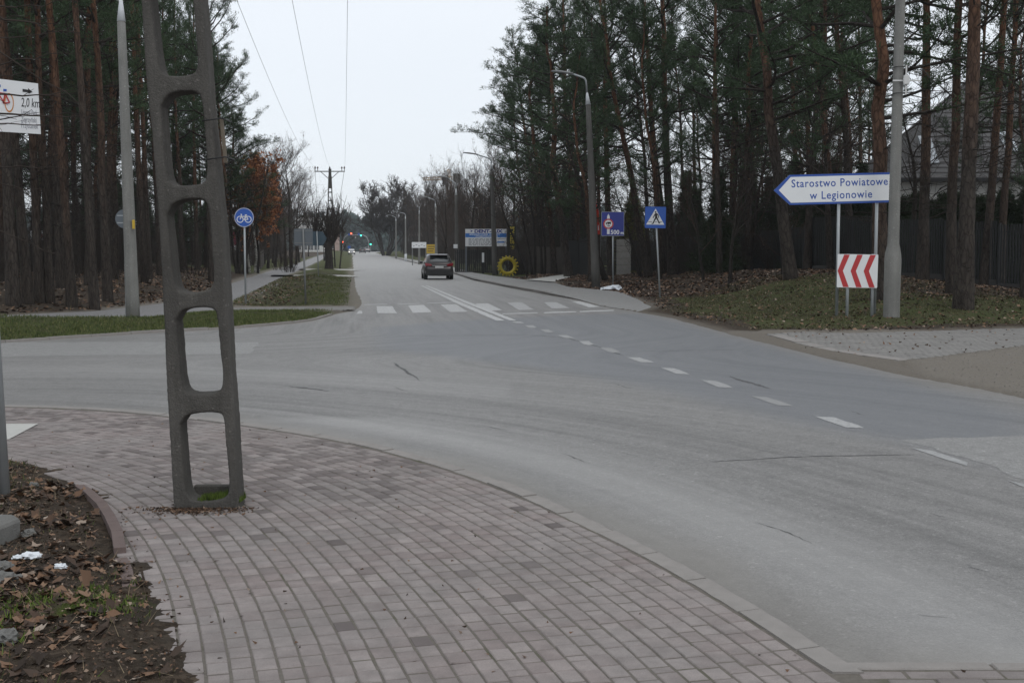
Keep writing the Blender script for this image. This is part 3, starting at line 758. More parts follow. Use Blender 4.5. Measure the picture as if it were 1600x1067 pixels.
# kerb stones
ker = bpy.data.objects.new('kerb', None); COL.objects.link(ker); tag(ker, 'low concrete kerb stones around the brick pavement', kind='structure')
s = .02; rng = random.Random(5)
while s < KS[-1] - .3:
    l_ = .60; n = 7; top = []; 
    mb = MB(); z1 = .041 + rng.uniform(-.005, .007)
    for i in range(n):
        p, d = kerb_frame(s + .008 + (l_ - .016) * i / (n - 1)); nn = np.array([d[1], -d[0]])
        if ((p + nn - cen) ** 2).sum() > ((p - cen) ** 2).sum(): nn = -nn
        o_ = p + nn * rng.uniform(-.006, .008); i_ = p + nn * (.129 + rng.uniform(-.006, .002))
        mb.v += [(*o_, -.05), (*(o_ + nn * .008), z1), (*i_, z1 - .004), (*i_, -.05)]
    for i in range(n - 1):
        b0 = 4 * i
        for q in range(3): mb.face([b0 + q, b0 + q + 1, b0 + q + 5, b0 + q + 4])
    mb.face([3, 2, 1, 0]); e0 = 4 * (n - 1); mb.face([e0, e0 + 1, e0 + 2, e0 + 3])
    mb.build('kerb_stone', M['kerb'], ker)
    s += l_
mb = MB()
# near kerb turning right at the bottom of the picture
for k in range(3):
    mb = MB(); x0 = 1.435 + k * .62; mb.box(x0, x0 + .605, 5.03, 5.11, -.05, .040 - .002 * k); mb.build('kerb_stone', M['kerb'], ker, .006)
# right kerb along the main road
rk = bpy.data.objects.new('kerb', None); COL.objects.link(rk); tag(rk, 'concrete kerb along the right side of the main road', kind='structure')
RKC, RKS = resample(G((930, 476), (908, 469.5), (858, 461), (792.5, 449), (740, 438), (700, 424.5), (660, 413.5), (616, 402.5)), 1.0, 1)
for i in range(len(RKC) - 1):
    a, b_ = RKC[i], RKC[i + 1]; d = (b_ - a) / np.hypot(*(b_ - a)); nn = np.array([d[1], -d[0]]); a = a + d * .01; z = .02 + .10 * float(sm(42, 52, a[1])) + rng.uniform(-.01, .01)
    za, zb = float(elev(a[1])), float(elev(b_[1])); mb = MB()
    mb.v += [(*(a - nn * .02), za - .05), (*(b_ - nn * .02), zb - .05), (*(b_ + nn * .13), zb - .05), (*(a + nn * .13), za - .05), (*a, za + z), (*b_, zb + z), (*(b_ + nn * .13), zb + z), (*(a + nn * .13), za + z)]
    for f in ((0, 3, 2, 1), (4, 5, 6, 7), (0, 1, 5, 4), (1, 2, 6, 5), (2, 3, 7, 6), (3, 0, 4, 7)): mb.face(list(f))
    mb.build('kerb_stone', M['kerb'], rk)
# kerb of the left verge and of the driveway
def low_kerb(pts, label, wd=.12, z=.06, step=1.0, mat='kerb'):
    root = bpy.data.objects.new('kerb', None); COL.objects.link(root); tag(root, label, kind='structure')
    P, _ = resample(G(*pts), step, 1)
    for i in range(len(P) - 1):
        a, b_ = P[i], P[i + 1]; d = (b_ - a) / np.hypot(*(b_ - a)); nn = np.array([-d[1], d[0]]); a = a + d * .012; zz = z + rng.uniform(-.012, .012); mb = MB()
        mb.v += [(*a, -.05), (*b_, -.05), (*(b_ + nn * wd), -.05), (*(a + nn * wd), -.05), (*a, zz), (*b_, zz), (*(b_ + nn * wd), zz), (*(a + nn * wd), zz)]
        for f in ((0, 3, 2, 1), (4, 5, 6, 7), (0, 1, 5, 4), (1, 2, 6, 5), (2, 3, 7, 6), (3, 0, 4, 7)): mb.face(list(f))
        mb.build('kerb_stone', M[mat], root)
    return root
low_kerb([(-60, 541), (8, 535.5), (105, 529), (252, 519.5), (367, 513.5), (422, 509), (487, 502.5), (519, 492.5)], 'low kerb along the grass verge of the side road', .10, .05)
low_kerb([(1203, 527), (1262, 544.5), (1330, 557), (1403, 567.5)], 'flush pale kerb at the mouth of the paved driveway', .28, .045)
# short red edging
ed = bpy.data.objects.new('edging', None); COL.objects.link(ed); tag(ed, 'short curved run of reddish edging stones in the soil at the left', kind='structure')
EP = G((124, 772), (140, 783), (158, 800), (172, 822), (183, 846), (188, 874)); EP2 = G((189, 884), (197, 902), (202, 930))
for (P, cuts) in ((EP, [0, 2, 4, 5]), (EP2, [0, 1, 2])):
    for a, b_ in zip(cuts[:-1], cuts[1:]):
        pts = [np.array(p) for p in P[a:b_ + 1]]; mb = MB(); zt = .072 if P is EP else .05
        for i, p in enumerate(pts):
            d = pts[min(i + 1, len(pts) - 1)] - pts[max(i - 1, 0)]; d /= np.hypot(*d); nn = np.array([-d[1], d[0]])
            pp = p + (d * .006 if i == 0 else 0)
            mb.v += [(*(pp - nn * .034), -.05), (*(pp - nn * .034), zt), (*(pp + nn * .034), zt), (*(pp + nn * .034), -.05)]
        for i in range(len(pts) - 1):
            for q in range(3): mb.face([4 * i + q, 4 * i + q + 1, 4 * i + q + 5, 4 * i + q + 4])
        e0 = 4 * (len(pts) - 1); mb.face([3, 2, 1, 0]); mb.face([e0, e0 + 1, e0 + 2, e0 + 3])
        mb.build('edging_stone', M['kerb_red'], ed)
# pale slab set in the pavement at the far left
sl = ngon('pavement_slab', G((-80, 668), (60, 668), (14, 693), (-80, 700)), .042, M['slab'], 'pale concrete slab let into the bricks at the left edge', parent=None)

# pavers of right driveway and left crossing path, joined
def pavers(name, poly, lvl, w, d, ang, label, mat):
    P = np.array(poly); c = P.mean(0); ca, sa = math.cos(ang), math.sin(ang); V, Fc = [], []
    rr = int(14 / d); cc = int(14 / w)
    pts = []
    for r in range(-rr, rr):
        for q in range(-cc, cc):
            a = (q + (r % 2) * .5) * w; b_ = r * d; pts.append((c[0] + a * ca - b_ * sa, c[1] + a * sa + b_ * ca))
    pts = np.array(pts); k = sdist(pts[:, 0], pts[:, 1], poly) < -.02
    for x, y in pts[k]:
        v, f = brick_mesh('', w - .012, d - .012, .005); n = len(V); dz = lvl + random.uniform(-.004, .004)
        V += [(x + p[0] * ca - p[1] * sa, y + p[0] * sa + p[1] * ca, p[2] + dz) for p in v]; Fc += [[n + i for i in g_] for g_ in f]
    root = ngon(name, poly, lvl - .012, M['sand'], label)
    me = npmesh('pavers', V, Fc, [mat]); tag(link('pavers', me, root), kind='stuff')
pavers('driveway', DRIVE, .04, .2, .1, R(-58), 'driveway of pale grey pavers at the right', M['paver'])
pavers('verge_footpath', FOOT1, .065, .2, .1, R(0), 'narrow paver footpath crossing the left grass verge', M['paver'])

# ================================================================== STREET FURNITURE
def rel(px, py, base, Y=None):
    """photograph pixel on the vertical plane through an object's base, as local x,z"""
    p = ap(px, py, base[1] if Y is None else Y); return p.x - base[0], p.z - base[2]
# ---- ladder shaped concrete pole
PB = ap(322, 799, 8.25); PB.z = 0.035
def pl(px, py): p = ap(px, py, 8.25); return (p.x - PB.x, p.z - PB.z)
left = [(272, 806), (271.5, 790), (267.5, 710), (261.5, 620), (257, 500), (250, 370), (245, 300), (238, 210), (228.5, 122), (221, 0), (204, -300), (183, -700), (162, -1100), (148, -1400)]
right_ = [(233, -1400), (250, -1100), (271, -700), (295, -300), (314, 0), (320, 73), (326, 161), (337, 265), (347, 370), (355, 520), (360, 600), (366, 690), (372, 795), (372, 806)]
holes = [[(279.5, 663), (291, 645), (345, 642), (351, 655), (353, 690), (360, 765), (352, 782), (300, 785), (287, 770)],
         [(272.5, 500), (283, 481), (333, 478), (340, 492), (343, 530), (350, 600), (342, 616), (292, 618), (282, 605)],
         [(259, 335), (270, 313), (318, 308), (327, 322), (331, 380), (336, 440), (328, 457), (282, 460), (270, 445)],
         [(249, 165), (262, 143), (308, 140), (316, 155), (321, 210), (325, 275), (317, 290), (268, 292), (257, 275)],
         [(231, -20), (243, -42), (290, -45), (300, -30), (306, 50), (311, 105), (303, 119), (256, 121), (245, 105)],
         [(221, -230), (233, -250), (277, -252), (286, -238), (293, -150), (298, -85), (290, -68), (246, -66), (235, -82)],
         [(211, -440), (222, -460), (264, -462), (273, -448), (281, -350), (286, -295), (278, -278), (234, -276), (224, -292)],
         [(200, -650), (211, -668), (250, -670), (259, -656), (268, -560), (273, -505), (265, -488), (224, -486), (213, -502)],
         [(188, -860), (198, -878), (236, -880), (244, -866), (254, -770), (258, -715), (250, -698), (212, -696), (202, -712)]]
cu = bpy.data.curves.new('lp', 'CURVE'); cu.dimensions = '2D'; cu.fill_mode = 'BOTH'; cu.extrude = .088; cu.bevel_depth = .014; cu.bevel_resolution = 1; cu.offset = -.009
def addsp(P, bez=False):
    if bez:
        sp = cu.splines.new('POLY'); Q, _ = resample([pl(*p) for p in P + [P[0]]], .03, 2); Q = Q[:-1]
    else: sp = cu.splines.new('POLY'); Q = [pl(*p) for p in P]
    sp.points.add(len(Q) - 1)
    for k, q in enumerate(Q): sp.points[k].co = (q[0], q[1], 0, 1)
    sp.use_cyclic_u = True
addsp(left + right_)
for h_ in holes: addsp(h_, True)
o = bpy.data.objects.new('lp', cu); COL.objects.link(o)
dg = bpy.context.evaluated_depsgraph_get(); me = bpy.data.meshes.new_from_object(o.evaluated_get(dg)); bpy.data.objects.remove(o)
o = bpy.data.objects.new('lp', me); COL.objects.link(o)
rm = o.modifiers.new('r', 'REMESH'); rm.mode = 'VOXEL'; rm.voxel_size = .011
tx = bpy.data.textures.new('lump', 'CLOUDS'); tx.noise_scale = .022; dm = o.modifiers.new('d', 'DISPLACE'); dm.texture = tx; dm.strength = .006; dm.mid_level = .5
tx2 = bpy.data.textures.new('lump2', 'CLOUDS'); tx2.noise_scale = .3; dm2 = o.modifiers.new('d2', 'DISPLACE'); dm2.texture = tx2; dm2.strength = .007; dm2.mid_level = .5
dg = bpy.context.evaluated_depsgraph_get(); me = bpy.data.meshes.new_from_object(o.evaluated_get(dg)); bpy.data.objects.remove(o)
me.transform(Matrix.Rotation(R(90), 4, 'X')); me.transform(Matrix.Translation((0, .105, 0)))
me.materials.clear(); me.materials.append(M['pole_dark']); me.name = 'pole_body'
me.polygons.foreach_set('use_smooth', [True] * len(me.polygons))
lad = empty('utility_pole', PB, 0, 'ladder shaped dark concrete utility pole with rounded openings, leaning beside the brick pavement', 'utility pole')
link('pole_body', me, lad)
mb = MB(); p0, p1 = pl(341, 186), pl(347.5, 254)
mb.v += [(p0[0] + .004, .02, p0[1]), (p0[0] + .022, .02, p0[1]), (p0[0] + .022, .06, p0[1]), (p0[0] + .004, .06, p0[1]), (p1[0] + .004, .02, p1[1]), (p1[0] + .022, .02, p1[1]), (p1[0] + .022, .06, p1[1]), (p1[0] + .004, .06, p1[1])]
for f in ((0, 3, 2, 1), (4, 5, 6, 7), (0, 1, 5, 4), (1, 2, 6, 5), (2, 3, 7, 6), (3, 0, 4, 7)): mb.face(list(f))
mb.build('wooden_batten', simple('old_batten', (.12, .10, .075), .9), lad)
for (a, b_) in (((318, 190), (342, 186)), ((326, 250), (347, 246))):
    mb = MB(); q0, q1 = pl(*a), pl(*b_); mb.tube([(q0[0], -.035, q0[1]), (q1[0] + .03, -.035, q1[1]), (q1[0] + .035, .2, q1[1])], .005, 5); mb.build('tie_strap', M['plastic'], lad)
TOPX = pl(190, -1400)
mb = MB(); mb.box(TOPX[0] - 1.6, TOPX[0] + 1.6, -.06, .02, TOPX[1] - .25, TOPX[1] - .17); mb.build('cross_arm', M['postdark'], lad)
for dx in (-1.5, 0, 1.5):
    mb = MB(); mb.lathe([(.02, -.17), (.02, 0), (.05, .01), (.055, .06), (.035, .09), (.045, .13), (.02, .16)], 10, (TOPX[0] + dx, -.02, TOPX[1])); mb.build('insulator', M['insul'], lad)
# moss clump standing in the bottom opening, with a broken spur stub behind
q = gp(330, 778)
random.seed(3)
V, Fc, T = [], [], []
for k in range(1500):
    x = random.uniform(-.13, .16); y = random.uniform(0.02, .2); a = random.uniform(0, 6.28); h = random.uniform(.015, .05) * (1.3 - abs(x - .05) * 4); n = len(V)
    bx, by = PB.x + .07 + x, 8.25 + y; V += [(bx, by, .07), (bx + .01 * math.cos(a), by + .01 * math.sin(a), .07), (bx + random.uniform(-.015, .015), by + random.uniform(-.015, .015), .085 + max(h, .01))]; Fc.append((n, n + 1, n + 2)); T.append(random.random())
tag(link('moss', npmesh('moss', V, Fc, [M['mossb']], attrs={'tone': ('FACE', 'FLOAT', T)})), 'green moss growing in the lowest opening of the ladder pole', 'moss', kind='stuff')
mb = MB(); x0 = PB.x; mb.box(-.14, .20, .215, .27, -.03, .12); mb.build('concrete_spur', M['pole_dark'], lad, .01)

# ---- generic signs
def post(mb, base, top, r, deep=.3): mb.tube([(0, 0, -deep), (top[0], 0, top[1])], r, 10)
def sign_base(px, py, Y=None, name='road_sign', label='', cat='sign', rz=0, group=None):
    if Y is None: x, y = gp(px, py); 
    else: x, y = ap(px, py, Y).x, Y
    return empty(name, (x, y, tz(x, y)), rz, label, cat, group)

# bicycle drawing: used on two signs
def bicycle(parent, cx, cz, s, y, cw, cf, ch, w, mirror=1):
    T = lambda x, z: (cx + mirror * x * s, cz + z * s)
    for k, x in enumerate((-.5, .5)):
        mb = MB(); ring2(*T(x, -.22), .33 * s, (.33 + w) * s, y - .003, y, mb, 22); mb.build('wheel_symbol', cw[k], parent)
    mb = MB()
    for a, b_ in (((-.5, -.22), (-.32, .28)), ((-.38, .14), (.28, .14)), ((-.36, .1), (.02, -.27)), ((.22, .30), (.02, -.27)), ((.02, -.27), (.5, -.22)), ((.24, .2), (.5, -.22))): seg(mb, T(*a), T(*b_), w * s, y - .003, y)
    mb.build('frame_symbol', cf, parent)
    mb = MB()
    for a, b_ in (((.1, .32), (.36, .32)), ((-.34, .28), (-.28, .38)), ((-.28, .38), (-.42, .41))): seg(mb, T(*a), T(*b_), w * 1.3 * s, y - .003, y)
    mb.build('saddle_symbol', ch, parent)

# round blue cycle sign
S = sign_base(384, 478, None, 'cycle_sign', 'round blue cycle route sign with a white bicycle on a grey post', rz=R(3))
t = rel(384, 324, S.location); c = rel(384, 340, S.location)
mb = MB(); mb.cyl((0, 0, -.3), (0, 0, t[1] - .03), .033); mb.build('post', M['galv'], S)
rr = .315
mb = MB(); mb.prism(circle(0, c[1], rr), -.05, -.038); mb.build('sign_plate', M['blue'], S)
mb = MB(); ring2(0, c[1], rr - .022, rr - .005, -.054, -.0505, mb); mb.build('sign_border', M['offwhite'], S)
bicycle(S, 0, c[1] - .005, .26, -.0505, (M['white'], M['white']), M['white'], M['white'], .10)

# pedestrian crossing sign
S = sign_base(1032, 468, 46, 'crossing_sign', 'square blue pedestrian crossing sign with a white triangle, right of the zebra crossing', rz=R(-4))
b0 = S.location; c0 = rel(1024, 340, b0)
mb = MB(); mb.tube([(0, 0, -.3), (c0[0], 0, c0[1] + .38)], .033, 10); mb.build('post', M['galv'], S)
bd = empty('board', (c0[0], -.05, c0[1]), 0); bd.parent = S; bd.rotation_euler = (0, R(1.0), 0)
hw, hh = .39, .40
mb = MB(); mb.prism(rrect(-hw, hw, -hh, hh, .03), -.012, 0); mb.build('sign_plate', M['blue'], bd)
mb = MB(); mb.prism([(-.34, -.27), (.34, -.27), (0, .33)], -.016, -.0125); mb.build('white_triangle', M['white'], bd)
mb = MB(); y0, y1 = -.0205, -.0165
mb.prism(circle(0, .20, .032, 14), y0, y1)
for a, b_, w_ in (((0.02, .16), (.03, .0), .085), ((.0, .15), (-.09, -.02), .034), ((.04, .15), (.11, .08), .034), ((.11, .08), (.12, -.02), .03), ((.03, .02), (-.03, -.1), .055), ((-.03, -.1), (-.09, -.235), .045), ((.03, .02), (.09, -.09), .055), ((.09, -.09), (.15, -.22), .045), ((-.09, -.232), (-.14, -.232), .03), ((.15, -.218), (.185, -.19), .03)):
    seg(mb, a, b_, w_, y0, y1); y0 -= .0003
mb.build('walking_figure', M['black'], bd)
for a, b_ in (((-.26, -.17), (-.12, -.17)), ((.15, -.165), (.26, -.165)), ((-.02, -.17), (.06, -.17))): mb = MB(); seg(mb, a, b_, .018, -.0205, -.0165); mb.build('crossing_line', M['black'], bd)

# 500 m lorry restriction sign
S = sign_base(958, 447, 56, 'lorry_ban_sign', 'dark blue 500 m advance sign with a lorry roundel, beside the lamp post', rz=R(-2))
b0 = S.location; c0 = rel(957.3, 350, b0)
mb = MB(); mb.tube([(0, 0, -.3), (c0[0], 0, c0[1] + .5)], .033, 10); mb.build('post', M['galv'], S)
bd = empty('board', (c0[0], -.05, c0[1]), 0); bd.parent = S
mb = MB(); mb.prism(rrect(-.52, .52, -.55, .55, .03), -.012, 0); mb.build('sign_plate', M['bluedeep'], bd)
mb = MB(); ring2_ = [(-.51, -.54), (.51, -.54), (.51, .54), (-.51, .54)]
for a, b_ in zip(ring2_, ring2_[1:] + ring2_[:1]): seg(mb, a, b_, .016, -.0155, -.0125)
mb.build('sign_border', M['galv'], bd)
mb = MB(); mb.prism([(-.26, -.47), (-.14, -.47), (-.14, .34), (-.20, .46), (-.26, .34)], -.0165, -.0125); mb.build('white_arrow', M['white'], bd)
mb = MB(); mb.prism(circle(-.2, 0, .19), -.0205, -.017); mb.build('white_disc', M['white'], bd)
mb = MB(); ring2(-.2, 0, .175, .235, -.0245, -.0207, mb); mb.build('red_ring', M['red'], bd)
mb = MB(); mb.box(-.25, -.08, -.0245, -.021, .0, .09); mb.box(-.32, -.26, -.0245, -.021, .0, .06)
for x in (-.29, -.2, -.12): mb.prism(circle(x, -.01, .02, 10), -.0249, -.021)
mb.build('lorry_symbol', M['black'], bd)
text('weight_text', '16t', .13, M['black'], bd, -.285, -.022, -.13, bold=.003)
text('distance_text', '500', .27, M['white'], bd, -.10, -.0135, -.47, bold=.006); text('distance_text', 'm', .19, M['white'], bd, .36, -.0135, -.47, bold=.006)
# trash by its foot
def crumple(name, loc, r, flatn, label, mat, seed):
    bm = bmesh.new(); bmesh.ops.create_icosphere(bm, subdivisions=3, radius=1); rg = random.Random(seed)
    for v in bm.verts:
        n = vnoise(np.array([v.co.x * 2 + 9]), np.array([v.co.y * 2 + v.co.z * 3]), .5, seed)[0]
        v.co *= .55 + .8 * n + rg.uniform(-.06, .06)
        v.co = Vector((v.co.x * r, v.co.y * r * .7, max(v.co.z, -.3) * r * flatn))
    me = bpy.data.meshes.new(name); bm.to_mesh(me); bm.free(); me.materials.append(mat)
    o = link(name, me, None, loc); o.rotation_euler = (0, 0, rg.uniform(0, 6)); return tag(o, label, 'litter')
x, y = ap(957, 448, 54.6).x, 54.6
crumple('plastic_bag', (x, y, tz(x, y) + .04), .5, .3, 'white plastic sheet lying at the foot of the 500 m sign', M['trash'], 4)
for (px, py, r, fl, lb, sd_) in ((48, 869, .055, .45, 'crumpled white wrapper lying on the dead leaves', 8), (95, 883, .035, .5, 'small white paper scrap right of the bigger wrapper', 9), (28, 871, .035, .4, 'pale crumpled scrap half under the leaves at the left edge', 12)):
    x, y = gp(px, py, .09); crumple('wrapper', (x, y, tz(x, y) + .02), r, fl, lb, M['trash'], sd_)

# big arrow sign
S = empty('direction_sign', (*gp(1307, 499), 0), 0, 'white arrow sign with blue border reading Starostwo Powiatowe w Legionowie, pointing left', 'sign')
S.location.y = 31.7; S.location.x = ap(1307, 499, 31.7).x; S.location.z = tz(S.location.x, 31.7)
b0 = S.location; qx = lambda px, py: rel(px, py, b0)
mb = MB(); mb.cyl((0, 0, -.3), (0, 0, qx(1307, 280)[1]), .042); mb.build('post', M['galv'], S)
x2 = qx(1366, 500)[0]; mb = MB(); mb.cyl((x2, 0, -.3), (x2, 0, qx(1366, 278)[1]), .042); mb.build('post', M['galv'], S)
bd = empty('board', (qx(1208, 298)[0], -.06, qx(1208, 298)[1])); bd.parent = S; bd.rotation_euler = (0, R(-1.5), 0)
Wd, Hh, tp = 3.22, .385, .41
O = [(0, 0), (tp, -Hh), (Wd, -Hh), (Wd, Hh), (tp, Hh)]
mb = MB(); mb.prism(O, -.02, 0); mb.build('sign_plate', M['blueletter'], bd)
mb = MB(); mb.prism([(.13, 0), (tp + .03, -Hh + .055), (Wd - .04, -Hh + .055), (Wd - .04, Hh - .055), (tp + .03, Hh - .055)], -.0245, -.0205); mb.build('white_field', M['white'], bd)
fc = dict(bold=.0035, space=1.12)
text('lettering', 'Starostwo Powiatowe', .285, M['blueletter'], bd, .45, -.025, .065, sx=.875, **fc)
text('lettering', 'w Legionowie', .285, M['blueletter'], bd, .93, -.025, -.25, sx=.90, **fc)
# chevron board
S = empty('chevron_board', (ap(1324, 500, 31.0).x, 31.0, 0), R(0), 'red and white chevron board on low posts under the arrow sign', 'sign')
S.location.z = tz(S.location.x, 31.0); b0 = S.location
for px in (1324, 1363):
    x = rel(px, 500, b0)[0]; mb = MB(); mb.cyl((x, .05, -.3), (x, .05, rel(px, 397, b0)[1]), .04); mb.build('post', M['galv'], S)
xl, zt = rel(1308, 397, b0); xr, zb = rel(1369, 449, b0); W_, H_ = xr - xl, zt - zb
bd = empty('board', (xl, -.01, zb)); bd.parent = S; bd.rotation_euler = (0, R(.8), R(-4))
mb = MB(); mb.prism(rrect(0, W_, 0, H_, .02), -.015, 0); mb.build('sign_plate', M['white'], bd)
for k in range(3):
    x = .01 + k * .325; ww = .17; mb = MB(); q = .15
    mb.prism([(x + .0, H_ / 2), (x + q, .012), (x + q + ww - .03, .012), (x + ww - .04, H_ / 2), (x + q + ww - .03, H_ - .012), (x + q, H_ - .012)], -.0195, -.0155)
    mb.build('red_chevron', M['red'], bd)

# left route sign with bicycle on a steel post that leans out of the frame
S = empty('route_sign', (gp(10, 793)[0], 8.55, 0), 0, 'white cycle route board with arrow on a grey steel post at the left edge', 'sign')
S.location.z = tz(S.location.x, 8.55); b0 = S.location
mb = MB(); top = rel(-34, 100, b0); mb.tube([(rel(12, 830, b0)[0], 0, -.25), (rel(-38, 60, b0)[0], 0, rel(-38, 60, b0)[1])], .034, 14); mb.build('post', M['galv'], S)
bd = empty('board', (0, -.05, 0)); bd.parent = S
def bq(px, py): p = ap(px, py, 8.5); return (p.x - b0[0], p.z - b0[2])
mb = MB(); mb.prism([bq(-62, 202), bq(64, 210), bq(59.5, 131), bq(-66, 116)], -.006, 0); mb.build('sign_plate', M['white'], bd)
c = bq(-3, 158)
def wf(px, py): q_ = bq(px, py); return q_
sub = empty('bicycle_symbol', (0, 0, 0)); sub.parent = bd
mb = MB(); ring2(*bq(15, 161), .0, .0, 0, 0, MB(), 3)
for k, pxx in enumerate((15, -20)):
    q_ = bq(pxx, 161); mb = MB()
    n = 24
    for i in range(n):
        a, b_ = 2 * math.pi * i / n, 2 * math.pi * (i + 1) / n; sx_, sz_ = .030, .063
        P4 = [(q_[0] + sx_ * rr_ * math.cos(t_), q_[1] + sz_ * rr_ * math.sin(t_)) for rr_, t_ in ((.88, a), (1.05, a), (1.05, b_), (.88, b_))]
        mb.prism(P4, -.009, -.0062)
    mb.build('wheel_symbol', M['orange'], bd)
mb = MB()
for a, b_ in (((-3, 145), (8, 162)), ((-3, 145), (9, 147)), ((9, 147), (16, 161)), ((16, 161), (6, 162)), ((6, 162), (9, 146)), ((-3, 145), (-20, 161))): seg(mb, bq(*a), bq(*b_), .008, -.0125, -.0095)
mb.build('frame_symbol', M['red'], bd)
mb = MB(); mb.prism([bq(6, 143.5), bq(11, 143.5), bq(11, 140), (bq(6, 139.5))], -.009, -.0062); mb.prism([bq(-1, 137), bq(1.5, 137), bq(1.5, 133), bq(-1, 133)], -.009, -.0062); mb.build('saddle_symbol', M['blue'], bd)
mb = MB(); mb.prism([bq(36, 144), bq(45, 145), bq(45.5, 147), bq(51.5, 144.5), bq(44.5, 138.5), bq(45, 141), bq(36, 139.5)], -.009, -.0062); mb.build('arrow_symbol', M['black'], bd)
for tx_, py, sz in (('2,0 km', 167, .088), ('Linowy Park', 178.5, .046), ('Zegrzyński', 190.5, .05), ('Przystanek', 200, .056)):
    q_ = bq(33.5, py); o = text('lettering', tx_, sz, M['greytext'] if sz < .08 else M['black'], bd, q_[0], -.0065, q_[1], sx=.48 if tx_[0] != '2' else .54); o.rotation_euler = (0, R(4), 0)

# sign backs on the left verge
S = sign_base(478, 471, None, 'road_sign', 'rectangular road sign seen from behind on a tall grey post in the left verge')
b0 = S.location; mb = MB(); mb.tube([(0, 0, -.3), (rel(473.5, 357, b0)[0], 0, rel(473.5, 357, b0)[1])], .036, 10); mb.build('post', M['postdark'], S)
a, c = rel(459, 357.5, b0), rel(488.5, 384, b0); mb = MB(); mb.prism(rrect(a[0], c[0], c[1], a[1], .02), .045, .06); mb.build('sign_back', M['signback'], S)
mb = MB(); mb.box(a[0] + .03, c[0] - .03, .035, .0445, a[1] - .08, a[1] - .05); mb.box(a[0] + .03, c[0] - .03, .035, .0445, c[1] + .08, c[1] + .11); mb.build('bracket', M['postdark'], S)
S = sign_base(498, 437.5, None, 'road_sign', 'dark arrow shaped sign seen from behind on a thin post, beyond the rectangular one')
b0 = S.location; mb = MB(); mb.tube([(0, 0, -.3), (rel(495, 361, b0)[0], 0, rel(495, 360, b0)[1])], .035, 10); mb.build('post', M['galv'], S)
mb = MB(); mb.prism([rel(487, 384, b0), rel(504, 384, b0), rel(510.5, 373, b0), rel(504, 362, b0), rel(487, 361.5, b0)], .045, .06); mb.build('sign_back', simple('teal_sign_back', (.045, .075, .10), .5), S)
mb = MB(); mb.lathe([(.05, 0), (.06, .03), (.03, .07)], 10, (rel(495, 361, b0)[0], 0, rel(495, 361, b0)[1])); mb.build('post_cap', M['plastic'], S)
# round sign back behind the left lamp post
S = sign_base(198, 496, 32.0, 'road_sign', 'round sign seen from behind, half hidden by the left lamp post'); b0 = S.location
mb = MB(); mb.tube([(0, 0, -.3), (rel(194.5, 327, b0)[0], 0, rel(194.5, 327, b0)[1])], .034, 10); mb.build('post', M['galv'], S)
c = rel(194, 342, b0); mb = MB(); mb.prism(circle(c[0], c[1], .25), .045, .06); mb.build('sign_back', M['signback'], S)
mb = MB(); mb.box(c[0] - .2, c[0] + .2, .035, .0445, c[1] + .07, c[1] + .10); mb.box(c[0] - .2, c[0] + .2, .035, .0445, c[1] - .12, c[1] - .09); mb.build('bracket', M['galv'], S)

# ---- lamp posts
def lamp(px, py, Y, cone, top, arm, r0, r1, label, mat='pole_far', head='galv', group='street lamps along the road', base=True, rup=.045):
    x = ap(px, py, Y).x; z = tz(x, Y); S = empty('street_lamp', (x, Y, z), 0, label, 'street lamp', group); b0 = S.location
    c = rel(*cone, b0); t = rel(*top, b0)
    P = [Vector((0, 0, -.3)).lerp(Vector((c[0], 0, c[1])), k / 8) for k in range(9)]
    mb = MB(); mb.tube(P, [r0 + (r1 - r0) * k / 8 for k in range(9)], 14); mb.build('mast', M[mat], S)
    mb = MB(); d = Vector((t[0] - c[0], 0, t[1] - c[1])).normalized(); L_ = min(.55, (t[1] - c[1]) * .5)
    mb.tube([Vector((c[0], 0, c[1])), Vector((c[0], 0, c[1])) + d * L_], [r1 * 1.08, rup], 12); mb.build('cone_collar', M['lampwhite'], S)
    pts = [Vector((c[0], 0, c[1])) + d * L_]
    if arm is None: pts.append(Vector((t[0], 0, t[1])))
    else:
        a = rel(*arm, b0); s_ = 1 if a[0] > t[0] else -1; bend = min(abs(a[0] - t[0]) * .25, .35)
        T_ = Vector((t[0], 0, t[1])); pts += [T_ - d * bend, T_ + Vector((s_ * bend * .35, 0, -bend * .3)), T_ + Vector((s_ * bend, 0, 0)), Vector((a[0], 0, a[1]))]
    mb = MB(); mb.tube(pts, rup, 8); mb.build('arm', M['galv'], S)
    if arm is not None:
        A = Vector((a[0], 0, a[1])); mb = MB(); w_ = .14
        u = Vector((s_, 0, .12)).normalized()
        P = [A - u * .1, A + u * .15, A + u * .5, A + u * .85, A + u * .95]
        n0 = len(mb.v)
        for p, hw_, hh_ in zip(P, (.05, .12, .15, .11, .03), (.04, .07, .08, .05, .02)):
            mb.v += [(p.x, -hw_, p.z - .02), (p.x, hw_, p.z - .02), (p.x, hw_ * .6, p.z + hh_), (p.x, -hw_ * .6, p.z + hh_)]
        for i in range(4):
            for q in range(4): mb.face([n0 + 4 * i + q, n0 + 4 * i + (q + 1) % 4, n0 + 4 * i + 4 + (q + 1) % 4, n0 + 4 * i + 4 + q], True)
        mb.face([n0, n0 + 1, n0 + 2, n0 + 3]); mb.face([n0 + 16 + i for i in (3, 2, 1, 0)]); mb.build('lamp_head', M['postdark'], S)
    return S
S = lamp(208.5, 503, 30, (189.5, 34), (187, -120), (250, -150), .172, .098, 'grey concrete lamp post with a pale cone near the top, nearest on the left', 'pole', rup=.035)
b0 = S.location; c = rel(211, 351, b0); mb = MB(); mb.box(c[0] - .01, c[0] + .045, -.2, -.14, c[1] - .11, c[1] + .11); mb.build('yellow_tag', M['yellowsign'], S, .006)
c = rel(202, 345, b0)
